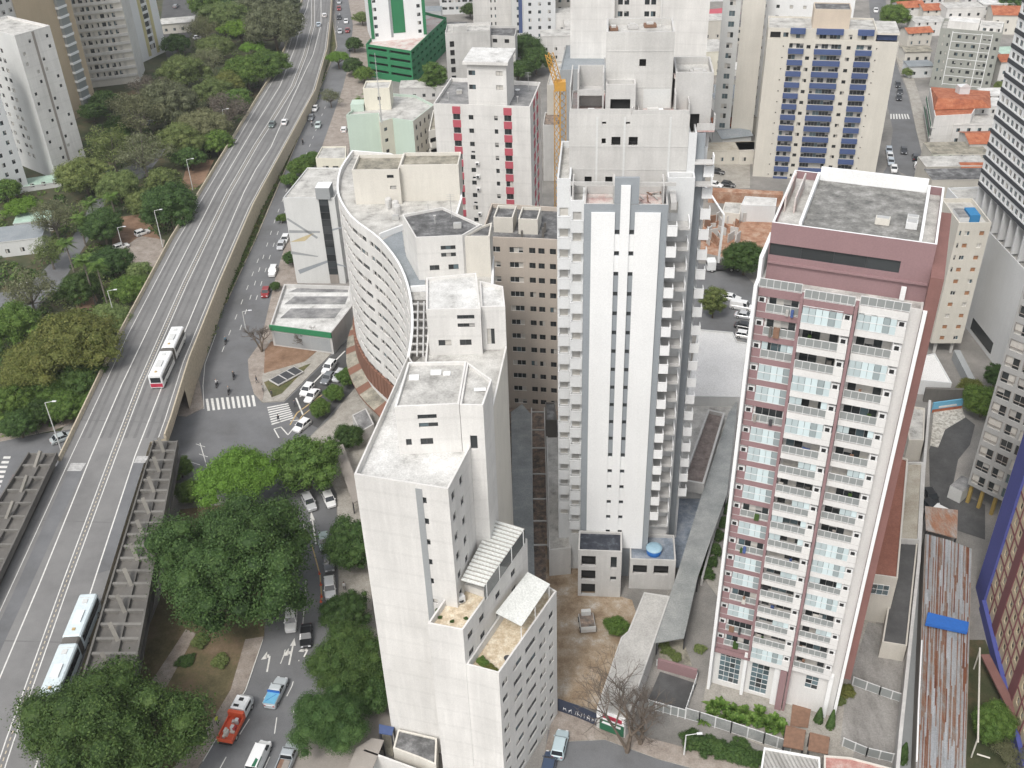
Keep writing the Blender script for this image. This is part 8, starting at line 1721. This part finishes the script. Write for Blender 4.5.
# cones and kerb markers
for i, (x, y) in enumerate([(321.5, 597), (321, 585), (319.5, 574), (321, 602)]):
    m = MB(); m.lathe((0, 0, 0), [(.22, 0), (.22, .05), (.14, .06), (.04, .7)], 'orange', 10); o = m.build('traffic_cone'); o.location = at(x, y); tag(o, 'orange traffic cone on the kerb line beside the white suv', 'traffic cone', 'cones along the kerb line')
# lamp posts
def lamp(px, py, hx_, hy_, label, z=0, arms=1, dirx=1):
    p = at(px, py, z); h = 8
    for k in range(300):
        h = 4+k*.1
        if project((p.x, p.y, z+h))[1] <= hy_: break
    t = thing('street_lamp', label, 'street lamp', p); m = MB(); m.tube((0, 0, 0), (0, 0, h), .13, 'light_grey', 8, .07); o = bpy.data.objects.new('pole', m.mesh('pole')); COL.objects.link(o); o.parent = t
    for s in ([dirx] if arms == 1 else [-1, 1]):
        m = MB(); m.tube((0, 0, h), (s*1.4, 0, h+.25), .05, 'light_grey', 6); o = bpy.data.objects.new('arm', m.mesh('arm')); COL.objects.link(o); o.parent = t
        m = MB(); m.box(s*1.7-.35, s*1.7+.35, -.14, .14, h+.2, h+.34, 'lamp_glow'); o2 = bpy.data.objects.new('lamp_head', m.mesh('lamp_head')); COL.objects.link(o2); o2.parent = o
for a in ((120, 335, 106, 291, 'pale lamp post beside the viaduct below the palms'), (163, 247, 154, 211, 'pale lamp post beside the viaduct next to the sandy yard'), (62, 452, 47, 403, 'pale lamp post at the left street corner under the park trees'), (228, 140, 221, 110, 'pale lamp post at the viaduct bend'), (193, 190, 186, 160, 'pale lamp post above the red clearing'), (126, 260, 120, 228, 'double headed lamp on the red park path'), (30, 316, 22, 284, 'pale lamp post over the park road'), (684, 755, 680, 737, 'white lamp post at the street below the garage ramp'), (246, 330, 252, 312, 'thin lamp post on the avenue pavement')): lamp(*a)
m = MB(); p = at(386, 163, 39); m.tube((p.x, p.y, 47), (p.x, p.y, 60), .12, 'alu', 6, .05)
for k in range(12): m.bar((p.x-.5+.03*k, p.y, 47.5+k), (p.x+.5-.03*k, p.y, 47.5+k), .05, .05, 'alu')
tag(m.build('radio_mast'), 'tall thin radio mast on the back roof of the curved block', 'mast')
m = MB(); m.bar((0, 0, .3), (6.4, 0, .3), 3.0, .25, 'pale_concrete'); m.box(.2, 6.2, -1.3, 1.3, .43, .5, 'dark_metal'); [m.box(.2+2*i, .4+2*i, -1.3, 1.3, .502, .56, 'pale_concrete') for i in range(1, 3)]
o = m.build('vent_grate'); a_, c_ = at(274, 385), at(296, 373); o.location = a_+Vector((0, 0, .17)); o.rotation_euler = (0, 0, math.atan2((c_-a_).y, (c_-a_).x)); tag(o, 'low concrete framed vent grate on the small lawn tip', 'vent')
# ================================================================ thin city haze
m = bpy.data.materials.new('haze'); m.use_nodes = True; t = m.node_tree; t.nodes.remove(t.nodes['Principled BSDF'])
pv = t.nodes.new('ShaderNodeVolumePrincipled'); pv.inputs['Color'].default_value = (.93, .95, .97, 1); pv.inputs['Density'].default_value = .00014; pv.inputs['Anisotropy'].default_value = .2
t.links.new(pv.outputs[0], t.nodes['Material Output'].inputs['Volume']); MAT['haze'] = m
mb = MB(); mb.box(-2600, 2600, -700, 3600, -1.2, 130, 'haze'); o = mb.build('haze'); o['kind'] = 'stuff'
print("objects", len(bpy.data.objects))
